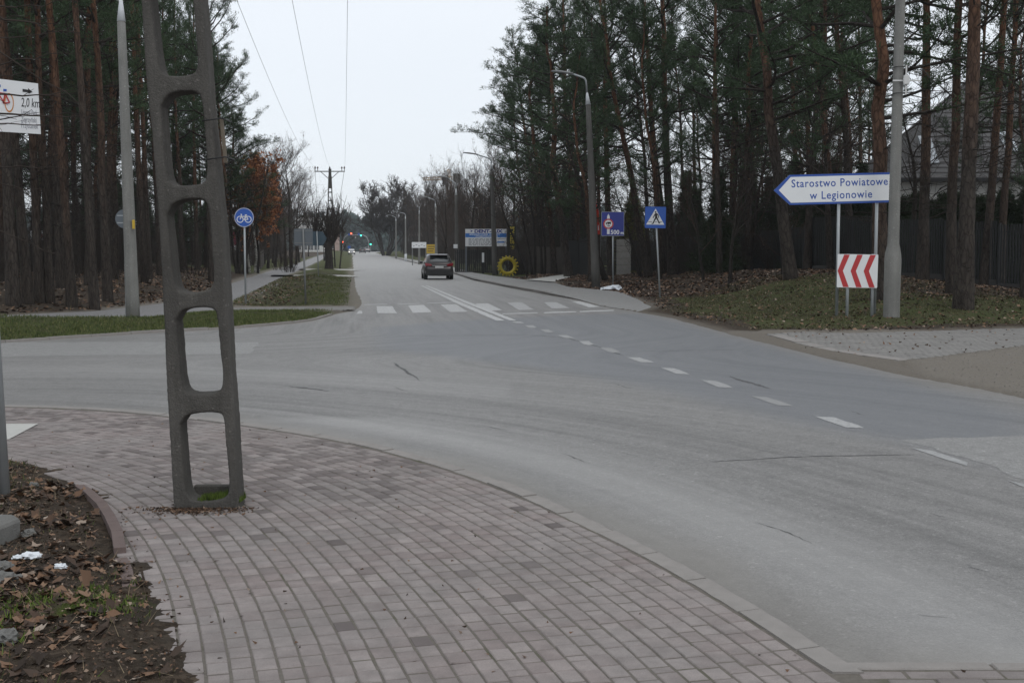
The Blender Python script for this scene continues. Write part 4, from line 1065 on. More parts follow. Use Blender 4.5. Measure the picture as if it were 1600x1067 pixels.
for zz in (351, 347): 
    q = rel(204, zz, b0); mb = MB(); ring2(q[0] + .0, 0, .14, .146, q[1], q[1] + .02, mb, 20); o = mb.build('clamp_band', M['postdark'], S); o.rotation_euler = (0, 0, 0); o.data.transform(Matrix.Translation((q[0], 0, q[1])) @ Matrix.Rotation(R(90), 4, 'X') @ Matrix.Translation((-q[0], -q[1], 0)))
lamp(932, 447, 57, (919, 164), (915, 121), (893, 115.5), .21, .115, 'leaning concrete lamp post right beside the 500 m sign')
lamp(774, 430, 88, (768, 265), (768, 247), (744, 241.5), .23, .10, 'concrete lamp post standing just left of the yellow tyre')
S = lamp(714.5, 421, 104, (712.5, 305), (712.5, 285), (700, 278), .22, .10, 'lamp post with a small white box, right of the dark car', head='x')
b0 = S.location; c = rel(712, 385, b0); mb = MB(); mb.box(c[0] - .17, c[0] + .17, -.3, -.17, c[1] - .17, c[1] + .17); mb.build('meter_box', M['white'], S, .01)
lamp(682, 412, 135, (680.5, 324), (680, 312), (668, 308.5), .18, .09, 'lamp post rising just above the dark car', 'pole')
lamp(655, 408, 160, (655, 335), (655, 323), None, .16, .08, 'thin armless lamp post left of the dark car', 'pole')
S = lamp(634, 405.5, 195, (633.5, 342), (633.3, 333.5), (624.5, 332), .17, .09, 'lamp post with a white painted foot, fourth beyond the car', 'pole')
mb = MB(); mb.tube([(0, 0, -.1), (0, 0, 1.3)], .195, 12); mb.build('painted_foot', M['lampwhite'], S)
lamp(619, 402.5, 235, (618.7, 345), (618.5, 339), (612, 337), .19, .1, 'lamp post against the big bare tree, farthest with a curved arm', 'pole')
# right front pole with octagonal shoulder
x = ap(1403, 503, 30.9).x; S = empty('utility_pole', (x, 30.9, tz(x, 30.9)), 0, 'ribbed grey concrete pole with thick foot and small antenna cross beside the arrow sign', 'utility pole')
b0 = S.location; s_ = 1 / 61.5
mb = MB(); prof = [(-.3, .21), (0, .21), (.3, .205), (1.45, .212), (1.6, .2), (1.85, .148)]
z = 2.0
zz = [p[0] for p in prof]; rr_ = [p[1] for p in prof]
z = 2.02
while z < 11.5:
    r = .148 - (z - 2) * .0045; zz += [z, z + .035]; rr_ += [r * 1.0, r * .965]; z += .07
pts = [(rel(1404 + min(v_, 9) * .35, 0, b0)[0] , 0, v_) for v_ in zz]
mb.tube(pts, rr_, 14, smooth=True); mb.build('mast', M['pole'], S)
c = rel(1411.5, 128, b0)
mb = MB(); mb.box(c[0] - .32, c[0] + .38, -.19, -.165, c[1] - .015, c[1] + .02); mb.box(c[0] - .015, c[0] + .02, -.215, -.192, c[1] - .35, c[1] + .38); mb.build('antenna_cross', M['offwhite'], S)
mb = MB(); mb.box(c[0] - .07, c[0] + .07, -.27, -.217, c[1] - .1, c[1] + .12); mb.build('antenna_box', M['offwhite'], S, .008)
for dz in (.32, -.33):
    mb = MB(); n = 16; mb.tube([(c[0] - .1 + .19 * math.cos(2 * math.pi * k / n), .0 + .19 * math.sin(2 * math.pi * k / n), c[1] + dz + .03 * math.cos(2 * math.pi * k / n + 2)) for k in range(n + 1)], .012, 5, False); mb.build('cable_band', M['wire'], S)
mb = MB(); cb = [(c[0] + .03, -.2, c[1] - .35), (c[0] + .5, -.3, c[1] - .45), (c[0] + .7, -.3, c[1] - .1), (c[0] + .35, -.25, c[1] + .32), (c[0], -.19, c[1] + .36)]
mb.tube(cb, .012, 5); mb.build('loose_cable', M['wire'], S)

# ---- power line behind
def lattice_pole(px, Y, ytop, label, half=1.5, wd=.42):
    x = ap(px, 400, Y).x; z = tz(x, Y); S = empty('utility_pole', (x, Y, z), 0, label, 'utility pole', 'power line poles on the left verge')
    H_ = ap(px, ytop, Y).z - z
    for s_ in (-1, 1):
        mb = MB(); mb.tube([(s_ * wd, 0, -.3), (s_ * .12, 0, H_ * .93)], [.075, .055], 5); mb.build('leg', M['pole_dark'], S)
    n = 11; mb = MB()
    for k in range(1, n):
        t = k / n; hw_ = wd + (.12 - wd) * t; mb.box(-hw_, hw_, -.06, .06, H_ * .93 * t - .06, H_ * .93 * t + .06)
    mb.build('rungs', M['pole_dark'], S)
    mb = MB(); mb.box(-.13, .13, -.1, .1, H_ * .80, H_); mb.build('pole_head', M['pole_dark'], S)
    mb = MB(); mb.box(-half, half, -.17, -.1, H_ - .32, H_ - .22)
    mb.tube([(-half * .6, -.14, H_ - .3), (0, -.14, H_ - 1.1)], .035, 5); mb.tube([(half * .6, -.14, H_ - .3), (0, -.14, H_ - 1.1)], .035, 5); mb.build('cross_arm', M['postdark'], S)
    for dx in (-half + .05, -half + .3, 0, half - .3, half - .05):
        mb = MB(); mb.lathe([(.03, -.22), (.03, 0), (.08, .02), (.08, .12), (.05, .15), (.06, .2)], 8, (dx, -.135, H_)); mb.build('insulator', M['insul'], S)
    return S, H_
p1, H1 = lattice_pole(517, 122, 264, 'ladder type power pole with wide cross arm behind the pollard tree')
p2, H2 = lattice_pole(512, 235, 326, 'second power pole far behind, its cross arm showing left of the nearer pole', 1.6, .5)
def wire(a, b_, sag, label, r=.006):
    a, b_ = Vector(a), Vector(b_); pts = []
    for k in range(41):
        t = k / 40; p = a.lerp(b_, t); p.z -= 4 * sag * t * (1 - t); pts.append(p)
    mb = MB(); mb.tube(pts, r, 5); tag(mb.build('power_cable', M['wire']), label, 'cable', 'overhead power cables')
A0 = PB + Vector((TOPX[0], -.02, TOPX[1] + .15))
for dx, l in ((-1.5, 'left'), (0, 'middle'), (1.5, 'right')):
    wire(A0 + Vector((dx, 0, 0)), Vector(p1.location) + Vector((dx, -.13, H1 + .2)), 1.2, '%s overhead cable between the ladder pole and the far power pole' % l)
    wire(Vector(p1.location) + Vector((dx, -.13, H1 + .2)), Vector(p2.location) + Vector((dx, -.13, H2 + .2)), 1.4, '%s cable of the next span beyond the power pole' % l, .02)

# ---- tractor tyre
x, y = gp(793, 431); y = 86; x = ap(793, 431, y).x; S = empty('tractor_tyre', (x, y, tz(x, y)), R(6), 'large yellow painted tractor tyre standing upright by the lamp post', 'tyre')
Rt = .72; cz = Rt - .04
mb = MB(); n, m_n = 40, 12
for i in range(n):
    a = 2 * math.pi * i / n
    for j in range(m_n):
        b_ = 2 * math.pi * j / m_n; rad = .53 + .13 * math.cos(b_); yy = .24 * math.sin(b_)
        mb.v.append((rad * math.cos(a), yy, cz + rad * math.sin(a)))
for i in range(n):
    for j in range(m_n): mb.face([i * m_n + j, ((i + 1) % n) * m_n + j, ((i + 1) % n) * m_n + (j + 1) % m_n, i * m_n + (j + 1) % m_n], True)
mb.build('tyre_body', M['yellow'], S)
for k in range(18):
    a = 2 * math.pi * k / 18; mb = MB(); ca, sa = math.cos(a), math.sin(a); w_ = .055
    P = []
    for rr0, ww_ in ((.58, w_ * .8), (.76, w_)):
        for yy in (-.25, .25):
            for q in (-1, 1): P.append(((rr0 * ca - q * ww_ * sa), yy, cz + rr0 * sa + q * ww_ * ca))
    mb.v = P
    for f, mi_ in (((0, 1, 3, 2), 1), ((4, 6, 7, 5), 1), ((0, 4, 5, 1), 0), ((2, 3, 7, 6), 0), ((0, 2, 6, 4), 1), ((1, 5, 7, 3), 1)): mb.cur = mi_; mb.face(list(f))
    mb.build('tread_lug', [M['yellow'], M['rubber']], S)

# ---- billboards
def board(px0, py0, px1, py1, Y, name, label, mat='white', legs=True, cat='billboard', legmat='signback', dep=.08):
    x = ap((px0 + px1) / 2, 400, Y).x; z = tz(x, Y); S = empty(name, (x, Y, z), 0, label, cat); b0 = S.location
    a, c = rel(px0, py0, b0), rel(px1, py1, b0)
    mb = MB(); mb.prism([(a[0], c[1]), (c[0], c[1]), (c[0], a[1]), (a[0], a[1])], -dep, 0); mb.build('panel', M[mat], S)
    if legs:
        for lx in (a[0] + .05, c[0] - .05): mb = MB(); mb.box(lx - .06, lx + .06, .005, .12, -.3, a[1] - .02); mb.build('leg', M[legmat], S)
    return S, a, c
S, a, c = board(727, 358, 791.5, 385, 96, 'billboard', 'white and blue DENT-LUX advertising board on blue posts behind the fence')
W_, H_ = c[0] - a[0], a[1] - c[1]; X0, Z0 = a[0], c[1]; yb = -.0805
flat('blue_band', [(X0 + .01, Z0 + H_ * .52), (X0 + W_ - .01, Z0 + H_ * .52), (X0 + W_ - .01, Z0 + H_ * .75), (X0 + .01, Z0 + H_ * .75)], M['lightblue'], S, yb)
text('lettering', 'DENT-LUX', .34, M['bluedeep'], S, X0 + W_ * .22, yb - .003, Z0 + H_ * .785, bold=.016, sx=1.32)
flat('arrow_mark', [(X0 + W_ * .12, Z0 + H_ * .80), (X0 + W_ * .19, Z0 + H_ * .88), (X0 + W_ * .12, Z0 + H_ * .95), (X0 + W_ * .14, Z0 + H_ * .87)], M['bluedeep'], S, yb)
text('lettering', 'SPECJALISTYCZNE  GABINETY', .15, M['white'], S, X0 + W_ * .1, yb - .003, Z0 + H_ * .645, bold=.004, sx=1.2)
text('lettering', 'STOMATOLOGICZNE', .15, M['white'], S, X0 + W_ * .25, yb - .003, Z0 + H_ * .54, bold=.004, sx=1.2)
mb = MB(); rg = random.Random(2)
for r in range(6):
    x = X0 + W_ * .08
    while x < X0 + W_ * .66:
        l_ = rg.uniform(.06, .28); z = Z0 + H_ * (.06 + r * .07); mb.prism([(x, z), (x + l_, z), (x + l_, z + .05), (x, z + .05)], yb - .003, yb); x += l_ + .07
mb.build('small_print', M['greytext'], S)
flat('blue_logo', [(X0 + W_ * .76, Z0 + H_ * .2), (X0 + W_ * .94, Z0 + H_ * .2), (X0 + W_ * .96, Z0 + H_ * .28), (X0 + W_ * .78, Z0 + H_ * .28)], M['lightblue'], S, yb)
mb = MB(); mb.box(X0 + W_ * .78, X0 + W_ * .95, yb - .003, yb, Z0 + H_ * .42, Z0 + H_ * .45); mb.build('small_print', M['greytext'], S)
S, a, c = board(643.5, 378.5, 666, 387.5, 150, 'billboard', 'small white billboard left of the yellow banner behind the car', legmat='postdark')
mb = MB()
for k in range(5): x = a[0] + .15 + k * .32; mb.box(x, x + .2, -.084, -.0805, c[1] + .2 + (k % 2) * .15, c[1] + .28 + (k % 2) * .15)
mb.build('small_print', M['greytext'], S)
S, a, c = board(666.5, 382, 682, 396, 146, 'banner', 'yellow banner on the fence beside the small white billboard', 'yellowsign', legmat='postdark', cat='banner')
mb = MB()
for k in range(3): mb.box(a[0] + .15, c[0] - .2 - k * .1, -.084, -.0805, a[1] - .3 - k * .28, a[1] - .2 - k * .28)
mb.build('dark_print', M['woodfence'], S)
# vertical yellow letters on a dark tall board
S, a, c = board(793.5, 352, 806.5, 402, 92, 'vertical_sign', 'tall narrow dark board with yellow letters TYRE SERVICE running up it', 'greenfence', cat='sign', legmat='postdark')
o = text('lettering', 'TYRE SERVICE', .42, M['yellow'], S, a[0] + .47, -.084, c[1] + .06, bold=.014, sx=.86); o.rotation_euler = (0, R(-90), 0)
# white vertical plate on the fence and red banner flag
S, a, c = board(753, 395, 756.5, 410, 93.5, 'notice_plate', 'narrow white upright plate on the dark fence under the billboard', 'white', cat='sign', legs=True, legmat='darkfence')
x = ap(936, 420, 66).x; S = empty('feather_flag', (x, 66, tz(x, 66)), 0, 'tall red feather flag behind the leaning lamp post', 'flag'); b0 = S.location
mb = MB(); mb.tube([(rel(939, 430, b0)[0], 0, -.2), (rel(938.5, 366, b0)[0], 0, rel(938.5, 366, b0)[1]), (rel(936, 330, b0)[0], 0, rel(936, 330, b0)[1]), (rel(930, 309, b0)[0], 0, rel(930, 309, b0)[1])], .02, 6); mb.build('flag_pole', M['postdark'], S)
mb = MB(); Lf = [(921.5, 330), (922, 345), (924.5, 358), (928, 367), (938.5, 366)]; P = [rel(*p, b0) for p in ((922, 350), (925, 360), (931, 367), (938.6, 366), (937.5, 345), (935.8, 328), (932, 312), (928, 307), (923, 318), (921.5, 332))]
n = len(P); mb.prism(P, .02, .03); o = mb.build('flag_cloth', M['redflag'], S)
P = [rel(*p, b0) for p in ((934.5, 360), (936, 360), (935.5, 352), (934.2, 352))]; flat('white_print', P, M['white'], S, .019)

# ---- cars
def make_car(name, label, cat, loc, rz, paint, Lc=4.4, Wc=1.82, Hc=1.6, suv=True, lights_on=False, group=None):
    S = empty(name, loc, rz, label, cat, group)    # local: front +Y, rear -Y
    hw = Wc / 2; clr = .2
    # lower body: loft of cross sections along Y
    ys = [-.5, -.488, -.46, -.40, -.2, 0, .2, .36, .45, .488, .5]
    zt = [.60, .80, .98, 1.0, .985, .97, .95, .90, .80, .68, .58] if suv else [.60, .82, .92, .95, .92, .90, .88, .80, .72, .62, .56]
    zb = [.42, .34, .30, .22, .20, .20, .20, .22, .26, .32, .40]; wf_ = [.84, .92, .965, .985, 1, 1, 1, .985, .95, .88, .78]
    mb = MB(); sec = []
    for k, u in enumerate(ys):
        w_ = hw * wf_[k]; z0, z1 = zb[k], zt[k]; y = u * Lc
        P = [(-w_ * .80, z0), (-w_ * .97, z0 + .06), (-w_ * 1.0, z0 + (z1 - z0) * .40), (-w_ * .985, z0 + (z1 - z0) * .75), (-w_ * .93, z1 - .02), (-w_ * .80, z1)]
        P = P + [(-p[0], p[1]) for p in P[::-1]]; sec.append([(p[0], y, p[1]) for p in P])
    for s_ in sec: mb.v += s_
    n = 12
    for i in range(len(sec) - 1):
        for q in range(n): mb.face([i * n + q, i * n + (q + 1) % n, (i + 1) * n + (q + 1) % n, (i + 1) * n + q], True)
    mb.face(list(range(n))); mb.face([(len(sec) - 1) * n + q for q in range(n)][::-1])
    o = mb.build('body', M[paint], S); m = o.modifiers.new('s', 'SUBSURF'); m.levels = m.render_levels = 1
    # cabin (glasshouse) as painted shell + glass panels proud
    zr = Hc
    cab = [(-.475, .97, .80, .86), (-.455, 1.12, .78, .84), (-.36, zr - .07, .66, .0), (-.22, zr, .655, 0), (.02, zr - .005, .66, 0), (.16, zr - .09, .68, 0), (.33, .96, .80, 0)]
    mb = MB(); sec = []
    for u, z, w_, _ in cab:
        y = u * Lc; ww_ = w_ * hw / .91 * 1.0; base = .93
        P = [(-hw * .90, base), (-hw * .88 + (hw * .88 - ww_) * .15, min(base + .05, z)), (-ww_ * 1.0, max(z - .06, base + .01)), (-ww_ * .86, z), (ww_ * .86, z), (ww_ * 1.0, max(z - .06, base + .01)), (hw * .88 - (hw * .88 - ww_) * .15, min(base + .05, z)), (hw * .90, base)]
        sec.append([(p[0], y, p[1]) for p in P])
    for s_ in sec: mb.v += s_
    n = 8
    for i in range(len(sec) - 1):
        for q in range(n): mb.face([i * n + q, i * n + (q + 1) % n, (i + 1) * n + (q + 1) % n, (i + 1) * n + q], True)
    mb.face(list(range(n))); mb.face([(len(sec) - 1) * n + q for q in range(n)][::-1])
    mb.build('roof', M[paint], S)
    # rear window
    y_a, z_a, y_b, z_b = -.457 * Lc, 1.10, -.385 * Lc, zr - .16
    mb = MB(); mb.v += [(-.60 * hw, y_a - .03, z_a), (.60 * hw, y_a - .03, z_a), (.66 * hw, y_a - .022, z_a + .12), (.56 * hw, y_b - .035, z_b), (-.56 * hw, y_b - .035, z_b), (-.66 * hw, y_a - .022, z_a + .12)]
    k0 = len(mb.v); mb.v += [(v[0], v[1] + .03, v[2]) for v in mb.v[:6]]
    mb.face([0, 1, 2, 3, 4, 5]); mb.face([11, 10, 9, 8, 7, 6])
    for i in range(6): mb.face([i, i + 6, (i + 1) % 6 + 6, (i + 1) % 6])
    mb.build('rear_window', M['glass'], S)
    mb = MB(); mb.box(-.62 * hw, .62 * hw, -.45 * Lc + .05, -.36 * Lc, zr - .09, zr - .055); mb.build('spoiler', M[paint], S, .015)
    for s_ in (-1, 1):
        mb = MB(); xs = s_ * (.835 * hw)
        P = [(-.40, 1.02), (-.28, zr - .13), (.0, zr - .11), (.12, zr - .18), (.27, 1.0)]
        k0 = 0; mb.v += [(s_ * hw * (.915 if z < 1.2 else .765), u * Lc, z) for u, z in P] + [(s_ * hw * (.86 if z < 1.2 else .70), u * Lc, z) for u, z in P]
        mb.face([0, 1, 2, 3, 4]); mb.face([9, 8, 7, 6, 5])
        for i in range(5): mb.face([i, (i + 1) % 5, (i + 1) % 5 + 5, i + 5])
        mb.build('side_window', M['glass'], S)
        mb = MB(); mb.box(s_ * hw * .93 if s_ > 0 else s_ * hw * 1.15, s_ * hw * 1.15 if s_ > 0 else s_ * hw * .93, .2 * Lc, .2 * Lc + .12, .98, 1.12); mb.build('wing_mirror', M['plastic'], S, .02)
        # tail lamp wrap
        mb = MB(); yb = -.488 * Lc
        P = [(.50, .92), (.60, .99), (.97, 1.06), (1.0, .96), (.93, .86), (.62, .86)]
        mb.v += [(s_ * hw * p[0] * .97, yb - .03 + max(0, p[0] - .6) * .22, p[1]) for p in P] + [(s_ * hw * p[0] * .95, yb + .12 + max(0, p[0] - .6) * .3, p[1]) for p in P]
        mb.face(list(range(6))); mb.face(list(range(6, 12))[::-1])
        for i in range(6): mb.face([i, (i + 1) % 6, (i + 1) % 6 + 6, i + 6])
        mb.build('tail_light', M['redlens'], S)
        mb = MB(); mb.lathe([(.0, 0), (.09, 0), (.09, .03), (0, .03)], 12); mb.v = [(v[0] + s_ * hw * .68, .485 * Lc - .02 + v[2], .68 + v[1]) for v in mb.v]; mb.build('headlight', M['headlamp'] if lights_on else M['glass'], S)
        for u in (-.31, .30):
            mb = MB(); rw = .34
            mb.lathe([(rw * .6, -.115), (rw * .93, -.115), (rw, -.08), (rw, .08), (rw * .93, .115), (rw * .6, .115)], 22); mb.v = [(s_ * (hw - .115) + v[2], u * Lc + v[0], rw - .01 + v[1]) for v in mb.v]; wh = mb.build('wheel', M['rubber'], S)
            mb = MB(); mb.lathe([(.0, -.1), (rw * .6, -.118), (rw * .6, .118), (.0, .1)], 16); mb.v = [(s_ * (hw - .115) + v[2], u * Lc + v[0], rw - .01 + v[1]) for v in mb.v]; mb.build('rim', M['galv'], wh)
    mb = MB(); mb.prism(rrect(-hw * .93, hw * .93, .27, .60, .08), -.512 * Lc, -.46 * Lc); mb.build('rear_bumper', M['plastic'], S, .02)
    mb = MB(); mb.prism([(-hw * .86, .605), (hw * .86, .605), (hw * .82, .655), (-hw * .82, .655)], -.506 * Lc, -.47 * Lc); mb.build('bumper_step', M[paint], S, .01)
    mb = MB(); mb.box(-.26, .26, -.502 * Lc, -.496 * Lc, .73, .84); mb.build('number_plate', M['offwhite'], S)
    mb = MB(); mb.box(-.45, .45, -.501 * Lc, -.485 * Lc, .87, .90); mb.build('chrome_strip', M['chrome'], S)
    mb = MB(); mb.tube([(0, -.3 * Lc, zr - .05), (0, -.345 * Lc, zr + .18)], .008, 5); mb.build('antenna', M['plastic'], S)
    return S
x, y = gp(681, 438.5); y = 76; x = ap(679.5, 438, y).x
make_car('parked_car', 'dark compact SUV driving away in the right lane, seen from behind', 'car', (x, y + 2.2, 0), R(7.3), 'carpaint', 4.4, 1.84, 1.6).name = 'suv_car'
x = ap(549.5, 399, 315).x; make_car('oncoming_car', 'pale oncoming car with lit headlights, far down the left lane', 'car', (x, 315, float(elev(315))), R(187), 'carwhite', 4.3, 1.8, 1.45, False, True)
x = ap(566.5, 396, 350).x; make_car('departing_car', 'small dark car near the traffic lights, driving away', 'car', (x, 350, float(elev(350))), R(7), 'cargrey', 4.4, 1.8, 1.5, True)
x = ap(571, 394, 368).x; make_car('departing_car', 'third small car waiting under the green traffic light', 'car', (x, 372, float(elev(372))), R(7), 'carwhite', 4.4, 1.8, 1.5, True)

# ---- traffic signals
Yg = 375; zg = float(elev(Yg)); xg = ap(556, 395, Yg).x; S = empty('signal_gantry', (xg, Yg, zg), 0, 'arched steel gantry carrying traffic lights across the far road', 'traffic signal gantry'); b0 = S.location
L0, L1, R1_, R0_ = rel(536, 396, b0), rel(536.5, 374, b0), rel(575.5, 374, b0), rel(576, 396, b0); tp_ = rel(550, 367.5, b0)[1]
mb = MB(); mb.tube([(L0[0], 0, -.3), (L1[0], 0, L1[1] - .3), (L1[0] + .4, 0, L1[1] + .7), (L1[0] + 1.3, 0, tp_), (R1_[0] - 1.6, 0, tp_), (R1_[0] - .5, 0, R1_[1] + .7), (R1_[0], 0, R1_[1] - .4), (R0_[0], 0, -.3)], .13, 8); mb.build('arch', M['galv'], S)
def signal(px, py, mat, label, Y=Yg - .4, low=False):
    p = ap(px, py, Y); o = empty('traffic_light', p, 0, label, 'traffic light')
    mb = MB(); mb.box(-.19, .19, 0, .2, -.55, .55); mb.build('housing', M['plastic'], o)
    for k, dz in enumerate((.35, 0, -.35)):
        on = (mat == 'sigred' and k == 0) or (mat == 'siggreen' and k == 2)
        mb = MB(); mb.prism(circle(0, dz, .2 if on else .12, 14), -.03, -.005); mb.build('lens', M[mat] if on else M['glass'], o)
    if low:
        mb = MB(); mb.cyl((0, .1, -p.z + zg - .2), (0, .1, -.5), .06, 8); mb.build('post', M['galv'], o)
    return o
signal(548.8, 367, 'sigred', 'traffic light showing red on the gantry'); signal(564, 366.5, 'siggreen', 'traffic light showing green on the gantry')
signal(579, 380, 'siggreen', 'low traffic light showing green right of the gantry', low=True); signal(535.3, 380, 'sigred', 'low traffic light showing red left of the gantry', low=True)
for px, py, l, mt in ((545.5, 366.5, 'small blue sign beside the red light', 'blue'), (560.5, 366, 'small blue sign beside the green light', 'blue'), (555.5, 371, 'small pale triangular plate hanging under the gantry', 'offwhite')):
    p = ap(px, py, Yg - .5); o = empty('gantry_sign', p, 0, l, 'sign'); mb = MB(); mb.prism(circle(0, 0, .36, 12 if mt == 'blue' else 3), 0, .04); mb.build('plate', M[mt], o); mb = MB(); mb.box(-.04, .04, .045, .4, -.05, .05); mb.build('bracket', M['galv'], o)
o = sign_base(545.5, 393, 330, 'island_sign', 'small blue keep-right sign on the road near the oncoming car'); mb = MB(); mb.cyl((0, 0, -.2), (0, 0, 1.9), .05, 8); mb.build('post', M['galv'], o); mb = MB(); mb.prism(circle(0, 1.75, .4, 18), -.1, -.06); mb.build('plate', M['blue'], o)

# ---- tower crane
Yc = 430; S = empty('tower_crane', (ap(702, 395, Yc).x, Yc, float(elev(Yc))), 0, 'pale yellow tower crane standing behind the bare trees', 'crane'); b0 = S.location
def lat(mb, a, b_, w_, n, r):
    a, b_ = Vector(a), Vector(b_); d = (b_ - a).normalized(); u = Vector((0, 1, 0)); v = d.cross(u)
    C = [(u * sy + v * sx) * w_ / 2 for sx in (-1, 1) for sy in (-1, 1)]
    for c_ in C: mb.tube([a + c_, b_ + c_], r, 4)
    for k in range(n):
        p, q_ = a.lerp(b_, k / n), a.lerp(b_, (k + 1) / n)
        mb.tube([p + C[0], q_ + C[2]], r * .7, 3); mb.tube([p + C[1], q_ + C[3]], r * .7, 3); mb.tube([p + C[2], q_ + C[0]], r * .7, 3)
t = rel(701.5, 280, b0); mb = MB(); lat(mb, (0, 0, 0), (0, 0, t[1]), 1.5, 16, .12); mb.build('mast', M['craneyellow'], S)
a = rel(661, 279, b0); mb = MB(); lat(mb, (.4, 0, t[1] + .3), (a[0], 0, a[1] - .2), .9, 12, .10); mb.build('jib', M['craneyellow'], S)
c = rel(718, 276, b0); mb = MB(); lat(mb, (-.2, 0, t[1] + .3), (c[0], 0, t[1] + .3), .9, 5, .10); mb.build('counter_jib', M['craneyellow'], S)
mb = MB(); mb.box(c[0] - 2.2, c[0] + .2, -.7, .7, c[1] - 2.2, c[1] + 1.0); mb.build('counterweight', M['stone'], S)
tt = rel(701, 265, b0); mb = MB(); lat(mb, (0, 0, t[1] + .5), (0, 0, tt[1]), .8, 5, .1); mb.build('tower_peak', M['craneyellow'], S)
mb = MB(); mb.tube([(0, 0, tt[1]), (a[0] * .6, 0, a[1] + .3)], .05, 4); mb.tube([(0, 0, tt[1]), (c[0], 0, c[1])], .05, 4); mb.build('tie_bar', M['postdark'], S)
q = rel(695.5, 284, b0); mb = MB(); mb.box(q[0] - .8, q[0] + 1.1, -1.4, -.5, q[1] - 1.2, q[1] + 1.4); mb.build('cab', M['signback'], S)

# ---- buildings
def house_block(name, px0, px1, pytop, Y, dep, wall, label, nwin, nfl, flat_roof=True, cat='building'):
    x0, x1 = ap(px0, 400, Y).x, ap(px1, 400, Y).x; cx = (x0 + x1) / 2; S = empty(name, (cx, Y, float(elev(Y))), 0, label, cat); b0 = S.location
    h = rel(px0, pytop, b0)[1]; hw_ = (x1 - x0) / 2
    mb = MB(); mb.box(-hw_, hw_, 0, dep, -.3, h); mb.build('wall', M[wall], S)
    mb = MB(); mb.box(-hw_ - .3, hw_ + .3, -.3, dep + .3, h + .003, h + .35); mb.build('roof', M['roof'], S)
    for f in range(nfl):
        for k in range(nwin):
            wx = -hw_ + (k + .5) * 2 * hw_ / nwin; wz = 1.0 + f * (h - 1) / nfl; fr = MB(); fr.box(wx - .75, wx + .75, -.06, .02, wz, wz + 1.5); o = fr.build('window', M['offwhite'], S)
            g_ = MB(); g_.box(wx - .65, wx - .03, -.075, -.0605, wz + .08, wz + 1.42); g_.box(wx + .03, wx + .65, -.075, -.0605, wz + .08, wz + 1.42); g_.build('pane', M['glass'], o)
    return S
house_block('apartment_building', 462, 500, 340, 330, 12, 'wall', 'pale apartment block far left behind the sign backs', 4, 4)
house_block('apartment_building', 498, 522, 346, 370, 12, 'wallpink', 'pinkish apartment block right behind the power pole', 3, 4)
house_block('apartment_building', 640, 663, 326, 345, 14, 'wallbeige', 'beige block rising above the bare trees under the crane', 4, 5)

# house on the right behind the wood
Yh = 62; x0 = ap(1405, 400, Yh).x; S = empty('house', (x0, Yh, 0.3), 0, 'white house with a grey tiled roof and skylights, behind the pines at the right', 'house'); b0 = S.location
he = rel(1450, 281, b0)[1]; wdt = 18.0; dpt = 10; hr = he + 5.6
mb = MB(); mb.box(0, wdt, 0, dpt, -.8, he); mb.build('wall', M['wall'], S)
mb = MB(); mb.box(-.35, wdt + .3, -.06, -.003, he - 1.15, he - 1.0); mb.build('string_course', M['greyfence'], S)
ov = .6; sx0, sx1 = -ov, wdt + ov
rf = MB(); rf.v += [(sx0, -ov, he), (sx1, -ov, he), (sx1, dpt + ov, he), (sx0, dpt + ov, he), (sx0 + 5.6, dpt / 2, hr), (sx1 - 5.6, dpt / 2, hr)]
for f in ((0, 1, 5, 4), (1, 2, 5), (2, 3, 4, 5), (3, 0, 4), (3, 2, 1, 0)): rf.face(list(f))
rfo = rf.build('roof', M['roof'], S)
tl = MB(); n = 20
for k in range(n):
    t0, t1 = k / n, (k + 1) / n; ya, za = -ov + (dpt / 2 + ov) * t0, he + (hr - he) * t0; yb_, zb_ = -ov + (dpt / 2 + ov) * t1, he + (hr - he) * t1
    xa, xb = sx0 + 5.6 * t0, sx1 - 5.6 * t0; xc, xd = sx0 + 5.6 * t1, sx1 - 5.6 * t1; m_ = len(tl.v)
    tl.v += [(xa, ya - .02, za + .01), (xb, ya - .02, za + .01), (xb, ya - .02, za + .085), (xa, ya - .02, za + .085), (xc, yb_, zb_ + .03), (xd, yb_, zb_ + .03)]
    tl.face([m_, m_ + 1, m_ + 2, m_ + 3]); tl.face([m_ + 3, m_ + 2, m_ + 5, m_ + 4])
o = tl.build('roof_tiles', M['roof'], rfo); o['kind'] = 'stuff'
mb = MB(); mb.box(sx0 - .1, sx1 + .1, -ov - .15, -ov - .03, he - .14, he + .02); mb.build('gutter', M['plastic'], S)
def skyl(px, py):
    p = ray(px, py); # intersect roof plane
    A_ = Vector((b0[0], Yh - ov, b0[2] + he)); nrm = Vector((0, -(hr - he), dpt / 2 + ov)).normalized(); t = (A_ - Vector((0, 0, EYE))).dot(nrm) / p.dot(nrm); h_ = Vector((0, 0, EYE)) + p * t - Vector(b0)
    sl = Vector((0, dpt / 2 + ov, hr - he)).normalized(); mb = MB(); w_ = .32
    c_ = [h_ + Vector((sx * w_, 0, 0)) + sl * sz * 1.05 + nrm * .12 for sx, sz in ((-1, -1), (1, -1), (1, 1), (-1, 1))]
    mb.v += [tuple(v) for v in c_] + [tuple(v - nrm * .12) for v in c_]
    for f in ((0, 1, 2, 3), (7, 6, 5, 4), (0, 4, 5, 1), (1, 5, 6, 2), (2, 6, 7, 3), (3, 7, 4, 0)): mb.face(list(f))
    o = mb.build('skylight', M['skylight'], S)
skyl(1450, 236); skyl(1572, 218)
